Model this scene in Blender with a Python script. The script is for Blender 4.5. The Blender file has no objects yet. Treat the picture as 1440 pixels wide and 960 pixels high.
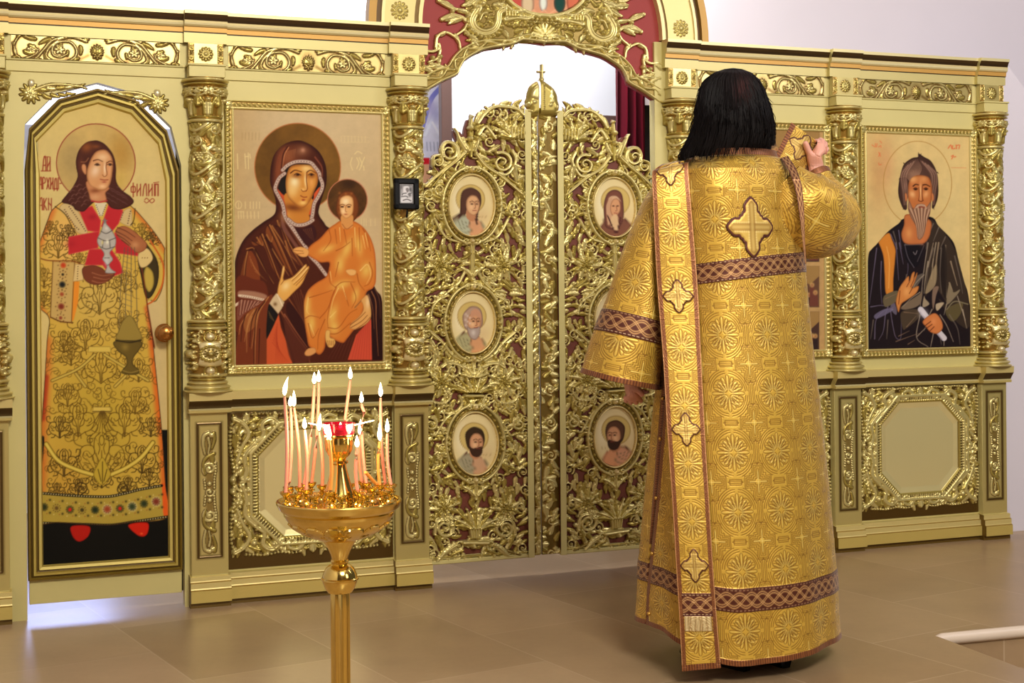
import bpy, bmesh, math, random
import numpy as np
from mathutils import Vector, Matrix
random.seed(7)
SC = bpy.context.scene
COL = SC.collection
# ---------------------------------------------------------------- camera (50 mm, level, a touch of roll, shifted down)
EYE = 1.15
cam_d = bpy.data.cameras.new('camera'); cam_d.sensor_width = 36.0; cam_d.lens = 50.0
cam_d.shift_y = -72/1440; cam_d.clip_start = .05
cam = bpy.data.objects.new('camera', cam_d); COL.objects.link(cam)
cam.matrix_world = Matrix.Translation((0, 0, EYE)) @ Matrix.Rotation(math.pi/2, 4, 'X') @ Matrix.Rotation(math.radians(-.5), 4, 'Z')
SC.camera = cam
# ---------------------------------------------------------------- light and exposure
SC.view_settings.view_transform = 'Standard'; SC.view_settings.look = 'None'
SC.view_settings.exposure = -0.45; SC.view_settings.gamma = 1.0; SC.view_settings.use_curve_mapping = False
SC.cycles.use_denoising = True
SC.cycles.max_bounces = 6; SC.cycles.diffuse_bounces = 3; SC.cycles.glossy_bounces = 3; SC.cycles.transmission_bounces = 4
SC.cycles.sample_clamp_indirect = 4.0
W = bpy.data.worlds.new('world'); SC.world = W; W.use_nodes = True
W.node_tree.nodes['Background'].inputs[0].default_value = (1.0, .93, .84, 1)
W.node_tree.nodes['Background'].inputs[1].default_value = 0.12
def area(name, loc, target, sx, sy, power, col):
    l = bpy.data.lights.new(name, 'AREA'); l.shape = 'RECTANGLE'; l.size = sx; l.size_y = sy; l.energy = power; l.color = col
    o = bpy.data.objects.new(name, l); COL.objects.link(o); o.location = loc
    o.rotation_euler = (Vector(target)-Vector(loc)).to_track_quat('-Z', 'Y').to_euler(); return o
area('nave_ceiling_light', (1.5, -.4, 4.1), (.3, 5.4, .8), 1.5, 1.1, 440, (1.0, .955, .86))
area('nave_side_fill', (-4.2, 1.8, 2.4), (0.3, 5.2, 1.1), 1.2, 1.8, 70, (1.0, .96, .92))  # unseen soft fill, added from the left
area('nave_right_fill', (3.6, .6, 2.6), (.7, 5, 1.0), 1.0, 1.6, 40, (1.0, .95, .9))  # weaker unseen fill, added from the right
area('altar_board_fill', tuple(Vector((.035, 5.95, 3.2))), (-.33, 6.95, 1.9), 1.6, .4, 85, (.97, .98, 1.0))  # unseen light added above the doors to brighten the white board
area('altar_floor_window', (-2.3, 7.2, .8), (-1.55, 5.2, 0), .5, .4, 15, (.42, .52, 1.0))
area('vault_fill', (3.4, 3.6, 2.9), (2.4, 7.2, 2.9), 1.6, .6, 70, (.96, .94, 1.0))  # unseen light added to brighten the plaster vault
# ---------------------------------------------------------------- geometry of the place: the icon screen stands on a line turned 20.75 deg
TH = math.radians(69.25); FPX = 2000.0; ROLL = math.radians(.5)
D0 = EYE*FPX/(813.4-408)
UX, UY = math.sin(TH), math.cos(TH)
SCREEN = Matrix.Translation((0, D0, 0)) @ Matrix.Rotation(math.atan2(UY, UX), 4, 'Z')   # screen frame: x along, y away, z up
cR, sR = math.cos(ROLL), math.sin(ROLL)
def PIX(x, y, z):                          # screen frame -> picture coordinates (arrays)
    X = UX*x-UY*y; Y = D0+UY*x+UX*y; Z = z-EYE
    a, b = X/Y*FPX, -Z/Y*FPX
    return 720+cR*a+sR*b, 408-sR*a+cR*b
def RAY(px, py):
    X, Y = px-720, py-408
    return Vector(((cR*X-sR*Y)/FPX, 1, -(sR*X+cR*Y)/FPX))
def LOC(px, py, y=0.0):                    # picture coordinates -> (x, z) on the upright plane at depth y of the screen frame
    r = RAY(px, py); n = Vector((-UY, UX, 0)); c = Vector((0, -D0, 0))
    t = (y-n.dot(c))/n.dot(r); p = c+r*t
    return p.x*UX+p.y*UY, EYE+p.z
def ATD(px, py, Y): return Vector((0, 0, EYE))+RAY(px, py)*Y          # point at world depth Y
def FLR(px, py, z=0.0):
    r = RAY(px, py); t = (z-EYE)/r.z; return Vector((0, 0, EYE))+r*t

def lin(c):
    c = np.asarray(c, np.float32)/255.0
    return np.where(c <= .04045, c/12.92, ((c+.055)/1.055)**2.4)
def rgba(c): return tuple(float(v) for v in lin(c))+(1.0,)
# ---------------------------------------------------------------- materials
MATS = {}
def material(name, col=None, rough=.5, metal=0.0, noise=0.0, nscale=20, bump=0.0, bscale=200, emit=None, estr=0, trans=0.0, attr=False, spec=.5, sheen=0.0, coat=0.0, sub=0.0):
    if name in MATS: return MATS[name]
    m = bpy.data.materials.new(name); m.use_nodes = True; nt = m.node_tree; b = nt.nodes['Principled BSDF']
    L = nt.links; tc = nt.nodes.new('ShaderNodeTexCoord')
    b.inputs['Roughness'].default_value = rough; b.inputs['Metallic'].default_value = metal
    b.inputs['Specular IOR Level'].default_value = spec
    if sheen: b.inputs['Sheen Weight'].default_value = sheen
    if coat: b.inputs['Coat Weight'].default_value = coat; b.inputs['Coat Roughness'].default_value = .1
    if sub: b.inputs['Subsurface Weight'].default_value = sub; b.inputs['Subsurface Radius'].default_value = (.01, .004, .002)
    out = None
    if attr:
        a = nt.nodes.new('ShaderNodeAttribute'); a.attribute_name = 'Col'; out = a.outputs['Color']
    if noise:
        n = nt.nodes.new('ShaderNodeTexNoise'); n.inputs['Scale'].default_value = nscale; n.inputs['Detail'].default_value = 4
        L.new(tc.outputs['Object'], n.inputs['Vector'])
        mx = nt.nodes.new('ShaderNodeMix'); mx.data_type = 'RGBA'; mx.blend_type = 'MULTIPLY'; mx.inputs[0].default_value = 1
        mr = nt.nodes.new('ShaderNodeMapRange'); mr.inputs[3].default_value = 1-noise; mr.inputs[4].default_value = 1+noise
        L.new(n.outputs['Fac'], mr.inputs[0]); L.new(mr.outputs[0], mx.inputs[7])
        if out is not None: L.new(out, mx.inputs[6])
        else: mx.inputs[6].default_value = rgba(col)
        out = mx.outputs[2]
    if out is not None: L.new(out, b.inputs['Base Color'])
    elif col is not None: b.inputs['Base Color'].default_value = rgba(col)
    if bump:
        n = nt.nodes.new('ShaderNodeTexNoise'); n.inputs['Scale'].default_value = bscale; n.inputs['Detail'].default_value = 3
        L.new(tc.outputs['Object'], n.inputs['Vector'])
        bp = nt.nodes.new('ShaderNodeBump'); bp.inputs['Strength'].default_value = bump; bp.inputs['Distance'].default_value = .002
        L.new(n.outputs['Fac'], bp.inputs['Height']); L.new(bp.outputs[0], b.inputs['Normal'])
    if emit is not None:
        b.inputs['Emission Color'].default_value = rgba(emit); b.inputs['Emission Strength'].default_value = estr
    if trans: b.inputs['Transmission Weight'].default_value = trans; b.inputs['IOR'].default_value = 1.45
    MATS[name] = m; return m
BOARD = material('pale_gold_board', (204, 190, 122), .5, .15, .06, 6, .05, 300)
GILT = material('gilded_carving', attr=True, rough=.30, metal=.56)
PRINT = material('painted_panel', attr=True, rough=.55, metal=0.0, spec=.08)
BRASS = material('polished_brass', (214, 160, 62), .17, 1.0, .05, 30)

# ---------------------------------------------------------------- object helpers
def link_mesh(name, V, F, mat, parent=None, world=None, smooth=True, col=None, kind=None):
    """V: (n,3) array; F: (m,4)/(m,3) array or list; col: (n,3) sRGB 0..255"""
    me = bpy.data.meshes.new(name)
    if isinstance(F, np.ndarray):
        k = F.shape[1]; me.vertices.add(len(V)); me.vertices.foreach_set('co', np.asarray(V, np.float32).ravel())
        me.loops.add(F.size); me.loops.foreach_set('vertex_index', F.astype(np.int32).ravel())
        me.polygons.add(len(F)); me.polygons.foreach_set('loop_start', np.arange(0, F.size, k, dtype=np.int32))
        me.update(calc_edges=True); me.validate()
    else:
        me.from_pydata([tuple(v) for v in V], [], F); me.update()
    if smooth: me.polygons.foreach_set('use_smooth', np.ones(len(me.polygons), bool))
    if col is not None:
        a = me.color_attributes.new('Col', 'FLOAT_COLOR', 'POINT')
        c = np.ones((len(me.vertices), 4), np.float32); c[:, :3] = lin(np.clip(np.asarray(col), 0, 255)); a.data.foreach_set('color', c.ravel())
    for m in (mat if isinstance(mat, (list, tuple)) else [mat]): me.materials.append(m)
    o = bpy.data.objects.new(name, me); COL.objects.link(o)
    if parent is not None: o.parent = parent
    elif world is not None: o.matrix_world = world
    if kind: o['kind'] = kind
    return o
def tag(o, label, cat, group=None, kind=None):
    o['label'] = label; o['category'] = cat
    if group: o['group'] = group
    if kind: o['kind'] = kind
    return o
def thing(name, label, cat, M, group=None, kind=None):
    o = bpy.data.objects.new(name, None); COL.objects.link(o); o.matrix_world = M; o.empty_display_size = .1
    return tag(o, label, cat, group, kind)
class Part:
    """collects boxes, mouldings, lathes into one mesh; coordinates are absolute in the given frame and the thing's origin is subtracted"""
    def __init__(self, org=(0, 0, 0)): self.V = []; self.F = []; self.org = np.array(org, float); self.C = []
    def add(self, V, F, col=(0, 0, 0)):
        n = len(self.V); self.V += [tuple(np.asarray(v, float)-self.org) for v in V]; self.F += [tuple(i+n for i in f) for f in F]; self.C += [col]*len(V)
        return self
    def box(self, x0, x1, y0, y1, z0, z1, b=.002, col=(0, 0, 0)):
        b = min(b, (x1-x0)*.3, (y1-y0)*.3, (z1-z0)*.3); bm = bmesh.new()
        bmesh.ops.create_cube(bm, size=1)
        for v in bm.verts: v.co = Vector(((x0+x1)/2+v.co.x*(x1-x0), (y0+y1)/2+v.co.y*(y1-y0), (z0+z1)/2+v.co.z*(z1-z0)))
        if b > 0: bmesh.ops.bevel(bm, geom=bm.edges[:], offset=b, segments=1, affect='EDGES')
        bm.verts.index_update(); self.add([v.co[:] for v in bm.verts], [[v.index for v in f.verts] for f in bm.faces], col); bm.free(); return self
    def mould(self, prof, x0, x1, cols=None):
        """profile [(y,z)..] run along x, with end caps"""
        n = len(prof)
        for i in range(n-1):
            a, b = prof[i], prof[i+1]
            self.add([(x0, a[0], a[1]), (x1, a[0], a[1]), (x1, b[0], b[1]), (x0, b[0], b[1])], [(0, 1, 2, 3)], cols[i] if cols else (0, 0, 0))
        yb = max(p[0] for p in prof)
        for x in (x0, x1):
            self.add([(x, p[0], p[1]) for p in prof]+[(x, yb, prof[-1][1]), (x, yb, prof[0][1])], [tuple(range(n+2))], cols[0] if cols else (0, 0, 0))
        return self
    def lathe(self, prof, cx, cy, cz=0.0, n=40, col=(0, 0, 0), flute=None, close=True):
        """prof [(r,z)...] bottom to top"""
        V = []; F = []
        for r, z in prof:
            for k in range(n):
                a = 2*math.pi*k/n; rr = r*(flute(a, z) if flute else 1); V.append((cx+rr*math.cos(a), cy+rr*math.sin(a), cz+z))
        for i in range(len(prof)-1):
            for k in range(n): F.append((i*n+k, i*n+(k+1) % n, (i+1)*n+(k+1) % n, (i+1)*n+k))
        if close: F.append(tuple(range(n-1, -1, -1))); F.append(tuple((len(prof)-1)*n+k for k in range(n)))
        return self.add(V, F, col)
    def prism(self, poly, y0, y1, bev=0.0, col=(0, 0, 0)):
        """outline in x,z pushed along y"""
        n = len(poly); p = [tuple(q) for q in poly]
        V = [(x, y0, z) for x, z in p]+[(x, y1, z) for x, z in p]
        F = [tuple(range(n-1, -1, -1)), tuple(range(n, 2*n))]+[(i, (i+1) % n, n+(i+1) % n, n+i) for i in range(n)]
        return self.add(V, F, col)
    def tube(self, pts, rad, n=8, col=(0, 0, 0)):
        pts = [Vector(p) for p in pts]; V = []; F = []; up = Vector((0, 0, 1)); m = len(pts)
        rad = rad if hasattr(rad, '__len__') else [rad]*m
        for i, p in enumerate(pts):
            t = (pts[min(i+1, m-1)]-pts[max(i-1, 0)]).normalized()
            a = t.cross(up); a = t.cross(Vector((1, 0, 0))) if a.length < .1 else a; a.normalize(); b = t.cross(a)
            for k in range(n):
                w = 2*math.pi*k/n; V.append(tuple(p+(a*math.cos(w)+b*math.sin(w))*rad[i]))
        for i in range(m-1):
            for k in range(n): F.append((i*n+k, i*n+(k+1) % n, (i+1)*n+(k+1) % n, (i+1)*n+k))
        F.append(tuple(range(n))); F.append(tuple((m-1)*n+k for k in range(n-1, -1, -1)))
        return self.add(V, F, col)
    def ball(self, c, r, n=12, sz=1.0, col=(0, 0, 0)):
        return self.lathe([(r*math.sin(math.pi*i/n)+1e-5, -r*sz*math.cos(math.pi*i/n)) for i in range(n+1)], c[0], c[1], c[2], 2*n, col)
    def build(self, name, mat, parent=None, world=None, smooth=False, col=False, kind=None, angle=True):
        o = link_mesh(name, self.V, self.F, mat, parent, world, smooth, np.array(self.C) if col else None, kind)
        bm = bmesh.new(); bm.from_mesh(o.data); bmesh.ops.recalc_face_normals(bm, faces=bm.faces[:]); bm.to_mesh(o.data); bm.free()
        if angle:
            o.data.polygons.foreach_set('use_smooth', np.ones(len(o.data.polygons), bool))
            try: o.data.set_sharp_from_angle(angle=math.radians(38))
            except Exception: pass
        return o
# ---------------------------------------------------------------- drawing helpers (numpy): pictures and carvings as fields
def smooth_pts(p, closed=True, n=6):
    p = np.asarray(p, float)
    if len(p) < 3: return p
    if closed: q = np.vstack([p[-1], p, p[0], p[1]])
    else: q = np.vstack([2*p[0]-p[1], p, 2*p[-1]-p[-2]])
    out = []
    t = np.linspace(0, 1, n, endpoint=False)[:, None]
    for i in range(1, len(q)-2):
        a, b, c, d = q[i-1], q[i], q[i+1], q[i+2]
        out.append(.5*((2*b)+(c-a)*t+(2*a-5*b+4*c-d)*t*t+(3*b-a-3*c+d)*t**3))
    if not closed: out.append(q[-2][None])
    return np.vstack(out)

def K(x0, y0, k):                       # crop coordinates -> picture coordinates
    return lambda *p: [(x0+p[i]/k, y0+p[i+1]/k) for i in range(0, len(p), 2)]

def spiral(cx, cy, r, turns, a0, grow=1.0, end=0.12, n=40):
    """from the outside (angle a0, radius r) inwards; turns sign = direction"""
    t = np.linspace(0, 1, n)
    rr = r*(1-t*(1-end))**grow
    a = a0+turns*2*math.pi*t
    return np.stack([cx+rr*np.cos(a), cy+rr*np.sin(a)], 1)

def ring_pts(cx, cy, rx, ry, n=40, rot=0.0):
    a = np.linspace(0, 2*math.pi, n, endpoint=False)
    x, y = rx*np.cos(a), ry*np.sin(a)
    return np.stack([cx+x*math.cos(rot)-y*math.sin(rot), cy+x*math.sin(rot)+y*math.cos(rot)], 1)

class Field:
    """a raster over the rectangle x0..x1, y0..y1 with s samples per unit: colour, height, presence"""
    def __init__(self, x0, y0, x1, y1, s, col=(0, 0, 0)):
        self.x0, self.y0, self.s = x0, y0, s
        self.w = int(math.ceil((x1-x0)*s))+1; self.hh = int(math.ceil((y1-y0)*s))+1
        self.rgb = np.empty((self.hh, self.w, 3), np.float32); self.rgb[:] = np.array(col, np.float32)
        self.h = np.zeros((self.hh, self.w), np.float32)
        self.clip = None
        self.mir = None; self.ol = None
    def win(self, p, m):
        lo, hi = p.min(0)-m, p.max(0)+m
        a = max(0, int((lo[0]-self.x0)*self.s)); b = min(self.w, int((hi[0]-self.x0)*self.s)+2)
        c = max(0, int((lo[1]-self.y0)*self.s)); d = min(self.hh, int((hi[1]-self.y0)*self.s)+2)
        if a >= b or c >= d: return None
        X, Y = np.meshgrid(self.x0+np.arange(a, b)/self.s, self.y0+np.arange(c, d)/self.s)
        return (slice(c, d), slice(a, b)), X.astype(np.float32), Y.astype(np.float32)
    def poly_d(self, p, m=2.0):
        p = np.asarray(p, np.float32); w = self.win(p, m)
        if w is None: return None
        sl, X, Y = w
        d2 = np.full(X.shape, 1e9, np.float32); ins = np.zeros(X.shape, bool)
        q = np.roll(p, -1, 0)
        for (ax, ay), (bx, by) in zip(p, q):
            ex, ey = bx-ax, by-ay; L = ex*ex+ey*ey
            if L < 1e-12: continue
            t = np.clip(((X-ax)*ex+(Y-ay)*ey)/L, 0, 1)
            d2 = np.minimum(d2, (X-ax-t*ex)**2+(Y-ay-t*ey)**2)
            if ay != by:
                c = ((ay > Y) != (by > Y)) & (X < ex*(Y-ay)/(by-ay)+ax)
                ins ^= c
        d = np.sqrt(d2); d[ins] *= -1
        return sl, X, Y, d
    def line_d(self, p, m):
        p = np.asarray(p, np.float32); w = self.win(p, m)
        if w is None: return None
        sl, X, Y = w
        d2 = np.full(X.shape, 1e9, np.float32); tt = np.zeros(X.shape, np.float32)
        seg = np.hypot(*(p[1:]-p[:-1]).T); cum = np.concatenate([[0], np.cumsum(seg)]); tot = max(cum[-1], 1e-9)
        mm = m*1.05+.5/self.s
        for i in range(len(p)-1):
            ax, ay = p[i]; bx, by = p[i+1]
            ia = max(0, int((min(ax, bx)-mm-X[0, 0])*self.s)); ib = int((max(ax, bx)+mm-X[0, 0])*self.s)+2
            ja = max(0, int((min(ay, by)-mm-Y[0, 0])*self.s)); jb = int((max(ay, by)+mm-Y[0, 0])*self.s)+2
            if ib <= 0 or jb <= 0: continue
            s2 = (slice(ja, jb), slice(ia, ib)); XX, YY = X[s2], Y[s2]
            if XX.size == 0: continue
            ex, ey = bx-ax, by-ay; L = max(ex*ex+ey*ey, 1e-12)
            t = np.clip(((XX-ax)*ex+(YY-ay)*ey)/L, 0, 1)
            dd = (XX-ax-t*ex)**2+(YY-ay-t*ey)**2
            k = dd < d2[s2]
            d2[s2] = np.where(k, dd, d2[s2]); tt[s2] = np.where(k, (cum[i]+t*seg[i])/tot, tt[s2])
        return sl, np.sqrt(d2), tt
    def _mix(self, sl, a, col):
        if self.clip is not None: a = a*self.clip[sl]
        a = a[..., None]
        self.rgb[sl] = self.rgb[sl]*(1-a)+np.array(col, np.float32)*a
    # ---- painting
    def fill(self, p, col, alpha=1.0, soft=.6, sm=True, edge=None, ew=3.0, ea=.7, lit=None):
        p = smooth_pts(p) if sm else np.asarray(p, float)
        r = self.poly_d(p, soft+1)
        if r is None: return None
        sl, X, Y, d = r
        m = np.clip(.5-d/(2*soft), 0, 1)
        self._mix(sl, m*alpha, col)
        if edge is not None:                       # a darker contour, as icon painters model a form
            self._mix(sl, m*ea*np.clip(1+d/ew, 0, 1)**1.5, edge)
        return sl, m
    def mask(self, p, sm=True, soft=.6):
        p = smooth_pts(p) if sm else np.asarray(p, float)
        out = np.zeros((self.hh, self.w), np.float32); r = self.poly_d(p, soft+1)
        if r is not None: out[r[0]] = np.clip(.5-r[3]/(2*soft), 0, 1)
        return out
    def line(self, p, col, w0, w1=None, alpha=1.0, sm=True, closed=False, soft=.5):
        w1 = w0 if w1 is None else w1
        p = np.asarray(p, float)
        if sm and len(p) > 2: p = smooth_pts(p, closed)
        if closed: p = np.vstack([p, p[:1]])
        r = self.line_d(p, max(w0, w1)/2+soft+.5)
        if r is None: return
        sl, d, t = r
        w = (w0+(w1-w0)*t)/2
        self._mix(sl, np.clip((w-d)/(2*soft)+.5, 0, 1)*alpha*np.minimum(1, w*2.2+.25), col)
    def lines(self, ps, *a, **k):
        for p in ps: self.line(p, *a, **k)
    def glow(self, cx, cy, rx, ry, col, alpha=1.0, rot=0.0, hard=1.0):
        w = self.win(np.array([[cx-2.4*max(rx, ry), cy-2.4*max(rx, ry)], [cx+2.4*max(rx, ry), cy+2.4*max(rx, ry)]]), 0)
        if w is None: return
        sl, X, Y = w
        c, s = math.cos(rot), math.sin(rot)
        u = ((X-cx)*c+(Y-cy)*s)/rx; v = (-(X-cx)*s+(Y-cy)*c)/ry
        self._mix(sl, alpha*np.exp(-(u*u+v*v)**hard), col)
    def dots(self, p, step, r, col, alpha=1.0):
        p = smooth_pts(p, False); seg = np.hypot(*(p[1:]-p[:-1]).T); cum = np.concatenate([[0], np.cumsum(seg)])
        for s in np.arange(step/2, cum[-1], step):
            x, y = np.interp(s, cum, p[:, 0]), np.interp(s, cum, p[:, 1])
            self.glow(x, y, r, r, col, alpha, hard=2)
    def mottle(self, amt, seed, scale=6, sl=None):
        rg = np.random.default_rng(seed); n = np.zeros((self.hh, self.w), np.float32)
        for k, a in ((scale, .5), (scale*.4, .3), (scale*.15, .2)):
            kx = max(2, int(self.w/self.s/k)+2); ky = max(2, int(self.hh/self.s/k)+2)
            g = rg.random((ky, kx)).astype(np.float32)-.5
            yi = np.linspace(0, ky-1.001, self.hh); xi = np.linspace(0, kx-1.001, self.w)
            y0 = yi.astype(int); x0 = xi.astype(int); fy = (yi-y0)[:, None]; fx = (xi-x0)[None]
            n += a*((g[y0][:, x0]*(1-fx)+g[y0][:, x0+1]*fx)*(1-fy)+(g[y0+1][:, x0]*(1-fx)+g[y0+1][:, x0+1]*fx)*fy)
        f = 1+2*amt*n
        if self.clip is not None: f = 1+(f-1)*self.clip
        self.rgb *= f[..., None]
    # ---- carving (height in the field's own unit); every stroke may be mirrored about self.mir
    def _up(self, sl, z, col, a=None):
        old = self.h[sl]; k = z > old
        self.h[sl] = np.where(k, z, old)
        if col is not None:
            self.rgb[sl] = np.where(k[..., None], np.array(col, np.float32), self.rgb[sl])
    def _each(self, p):
        p = np.asarray(p, float); yield p
        if self.mir is not None:
            q = p.copy(); q[:, 0] = 2*self.mir-q[:, 0]; yield q
    def ridge(self, p, w0, w1, z, z1=None, col=None, base=0.0, sm=True, closed=False, pw=.5, groove=0.0):
        """a rounded bar; groove cuts a channel along its middle"""
        z1 = z if z1 is None else z1
        p = np.asarray(p, float)
        if sm and len(p) > 2: p = smooth_pts(p, closed, 5)
        if closed: p = np.vstack([p, p[:1]])
        for q in self._each(p):
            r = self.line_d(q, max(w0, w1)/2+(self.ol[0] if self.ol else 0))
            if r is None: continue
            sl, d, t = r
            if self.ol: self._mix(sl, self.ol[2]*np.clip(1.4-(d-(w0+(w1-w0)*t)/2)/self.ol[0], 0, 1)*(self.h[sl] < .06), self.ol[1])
            w = np.maximum((w0+(w1-w0)*t)/2, 1e-6); e = np.clip(1-(d/w)**2, 0, 1)
            hh = (z+(z1-z)*t)*e**pw
            if groove: hh *= 1-groove*np.exp(-(d/(w*.38))**2)
            self._up(sl, np.where(d < w, base+hh, 0), col)
    def dome(self, p, z, soft, col=None, base=0.0, sm=True, flat=1.0):
        p = np.asarray(p, float)
        if sm: p = smooth_pts(p, True, 5)
        for q in self._each(p):
            r = self.poly_d(q, 0)
            if r is None: continue
            sl, X, Y, d = r
            e = np.clip(-d/soft, 0, 1); self._up(sl, np.where(d < 0, base+z*np.sqrt(np.clip(1-(1-e)**2, 0, 1)), 0), col)
    def bead(self, x, y, r, z, col=None, base=0.0):
        self.ridge([(x-1e-3, y), (x+1e-3, y)], 2*r, 2*r, z, None, col, base, False)
    def beads(self, p, step, r, z, col=None, base=0.0, closed=False):
        p = smooth_pts(p, closed)
        if closed: p = np.vstack([p, p[:1]])
        seg = np.hypot(*(p[1:]-p[:-1]).T); cum = np.concatenate([[0], np.cumsum(seg)])
        n = max(1, round(cum[-1]/step))
        for s in (np.arange(n)+.5)*cum[-1]/n:
            self.bead(np.interp(s, cum, p[:, 0]), np.interp(s, cum, p[:, 1]), r, z, col, base)
    def leaf(self, x, y, ang, L, W, curl=0.0, z=1.0, lobes=4, col=None, base=0.0):
        """an acanthus leaf: bent midrib with paired fluted lobes"""
        t = np.linspace(0, 1, 9); a = ang+curl*t
        dx, dy = np.cos(a)*L/9, np.sin(a)*L/9
        px, py = x+np.cumsum(dx)-dx[0], y+np.cumsum(dy)-dy[0]
        sh = W*.42*np.sin(np.pi*np.clip(t*.9+.12, 0, 1))**.7*(1-.35*t); nx, ny = -np.sin(a), np.cos(a)
        self.dome(np.vstack([np.stack([px+nx*sh, py+ny*sh], 1), np.stack([px-nx*sh, py-ny*sh], 1)[::-1]]), z*.62, W*.3, col, base, False)
        self.ridge(np.stack([px, py], 1), W*.30, W*.10, z, z*.6, col, base)
        for i in range(lobes):
            f = (i+.35)/lobes; k = min(8, int(f*8)); sc = (1-.55*f)*(0.55+.45*min(1, 3*f+.3))
            for sg in (-1, 1):
                b = a[k]+sg*(.95-.35*f); l = W*.62*sc
                q = [(px[k], py[k]), (px[k]+math.cos(b)*l*.55, py[k]+math.sin(b)*l*.55), (px[k]+math.cos(b-sg*.5)*l*.98, py[k]+math.sin(b-sg*.5)*l*.98)]
                self.ridge(q, W*.34*sc, W*.24*sc, z*.82, z*.7, col, base, groove=.25)
    def scroll(self, cx, cy, r, turns, a0, w, z=1.0, col=None, base=0.0, end=.2, groove=.3, eye=True):
        p = spiral(cx, cy, r, turns, a0, 1.0, end, 26)
        self.ridge(p, w, w*.5, z*.8, z, col, base, False, groove=groove)
        if eye: self.bead(cx, cy, w*.55, z*1.05, col, base)
    def flower(self, x, y, r, n=8, z=1.0, col=None, base=0.0, rings=2, ph=0.0):
        for k in range(rings):
            rr = r*(1-.42*k)
            for i in range(n):
                a = ph+2*math.pi*(i+.5*k)/n
                self.ridge([(x+rr*.25*math.cos(a), y+rr*.25*math.sin(a)), (x+rr*.8*math.cos(a), y+rr*.8*math.sin(a))], rr*2.0/n, rr*3.4/n, z*(.45+.2*k), z*(.75+.2*k), col, base, False, groove=.3)
        self.bead(x, y, r*.24, z*1.1, col, base)
    def sample(self, X, Y, blur=True):
        """bilinear reading of colour and height at picture coordinates"""
        fx = np.clip((X-self.x0)*self.s, 0, self.w-1.001); fy = np.clip((Y-self.y0)*self.s, 0, self.hh-1.001)
        i, j = fx.astype(int), fy.astype(int); a, b = (fx-i)[..., None], (fy-j)[..., None]
        R = np.concatenate([self.rgb, self.h[..., None]], 2)
        return (R[j, i]*(1-a)+R[j, i+1]*a)*(1-b)+(R[j+1, i]*(1-a)+R[j+1, i+1]*a)*b
    def soften(self, n=1, what='rgb'):
        A = getattr(self, what)
        for _ in range(n):
            for ax in (0, 1):
                A = (np.roll(A, 1, ax)+2*A+np.roll(A, -1, ax))/4
        setattr(self, what, A)
# ---------------------------------------------------------------- relief sheets: a field becomes real depth and colour on a fine grid
def grid_faces(nx, nz, keep=None):
    i, j = np.meshgrid(np.arange(nx-1), np.arange(nz-1)); a = (j*nx+i).ravel()
    F = np.stack([a, a+1, a+nx+1, a+nx], 1)
    return F if keep is None else F[keep.ravel()]
def compact(V, F, C):
    u, inv = np.unique(F, return_inverse=True)
    return V[u], inv.reshape(F.shape), C[u]
def sheet(name, fld, x0, x1, z0, z1, y, res, mat, parent, org, scale=0.0, mode='px', ox=0.0, oz=0.0, unit=.01, cut=None, mirror=None, maskpoly=None, hbase=0.0):
    """flat or carved sheet in the screen frame over x0..x1, z0..z1; mode px: the field is read where the picture sees it; cm: field units from (ox,oz)"""
    nx = max(2, int((x1-x0)/res)+1); nz = max(2, int((z1-z0)/res)+1)
    X, Z = np.meshgrid(np.linspace(x0, x1, nx), np.linspace(z0, z1, nz))
    XS = X if mirror is None else 2*mirror-X
    if mode == 'px': fx, fy = PIX(XS, y, Z)
    else: fx, fy = (XS-ox)/unit, (oz-Z)/unit
    R = fld.sample(fx, fy); h = R[..., 3]
    V = np.stack([X-org[0], y-scale*h-hbase-org[1], Z-org[2]], 2).reshape(-1, 3)
    keep = None
    if cut is not None:
        k = h > cut; keep = k[:-1, :-1] | k[1:, :-1] | k[:-1, 1:] | k[1:, 1:]
    if maskpoly is not None:
        p = np.asarray(maskpoly); xs, zs = (X[:-1, :-1]+X[1:, 1:])/2, (Z[:-1, :-1]+Z[1:, 1:])/2; ins = np.zeros(xs.shape, bool)
        for (ax, ay), (bx, by) in zip(p, np.roll(p, -1, 0)):
            if ay != by: ins ^= ((ay > zs) != (by > zs)) & (xs < (bx-ax)*(zs-ay)/(by-ay)+ax)
        keep = ins if keep is None else keep & ins
    F = grid_faces(nx, nz, keep); C = R[..., :3].reshape(-1, 3)
    if keep is not None: V, F, C = compact(V, F, C)
    return link_mesh(name, V, F, mat, parent, None, True, C)
def drum(name, fld, cx, cy, radius, z0, z1, res, mat, parent, org, scale, prof=None, a0=-1.9, a1=1.9, unit=.01):
    """a carved round shaft: the field is wrapped on a cylinder (x = arc from the front, y down from z1)"""
    na = int((a1-a0)*radius/res)+1; nz = int((z1-z0)/res)+1
    A, Z = np.meshgrid(np.linspace(a0, a1, na), np.linspace(z0, z1, nz))
    R = fld.sample(A*radius/unit, (z1-Z)/unit); r = radius+scale*R[..., 3]
    if prof is not None: r = r+np.interp(Z, [p[0] for p in prof], [p[1] for p in prof])
    V = np.stack([cx+r*np.sin(A)-org[0], cy-r*np.cos(A)-org[1], Z-org[2]], 2).reshape(-1, 3)
    return link_mesh(name, V, grid_faces(na, nz), mat, parent, None, True, R[..., :3].reshape(-1, 3))
def at_screen(x, y, z): return SCREEN @ Matrix.Translation((x, y, z))
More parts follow.
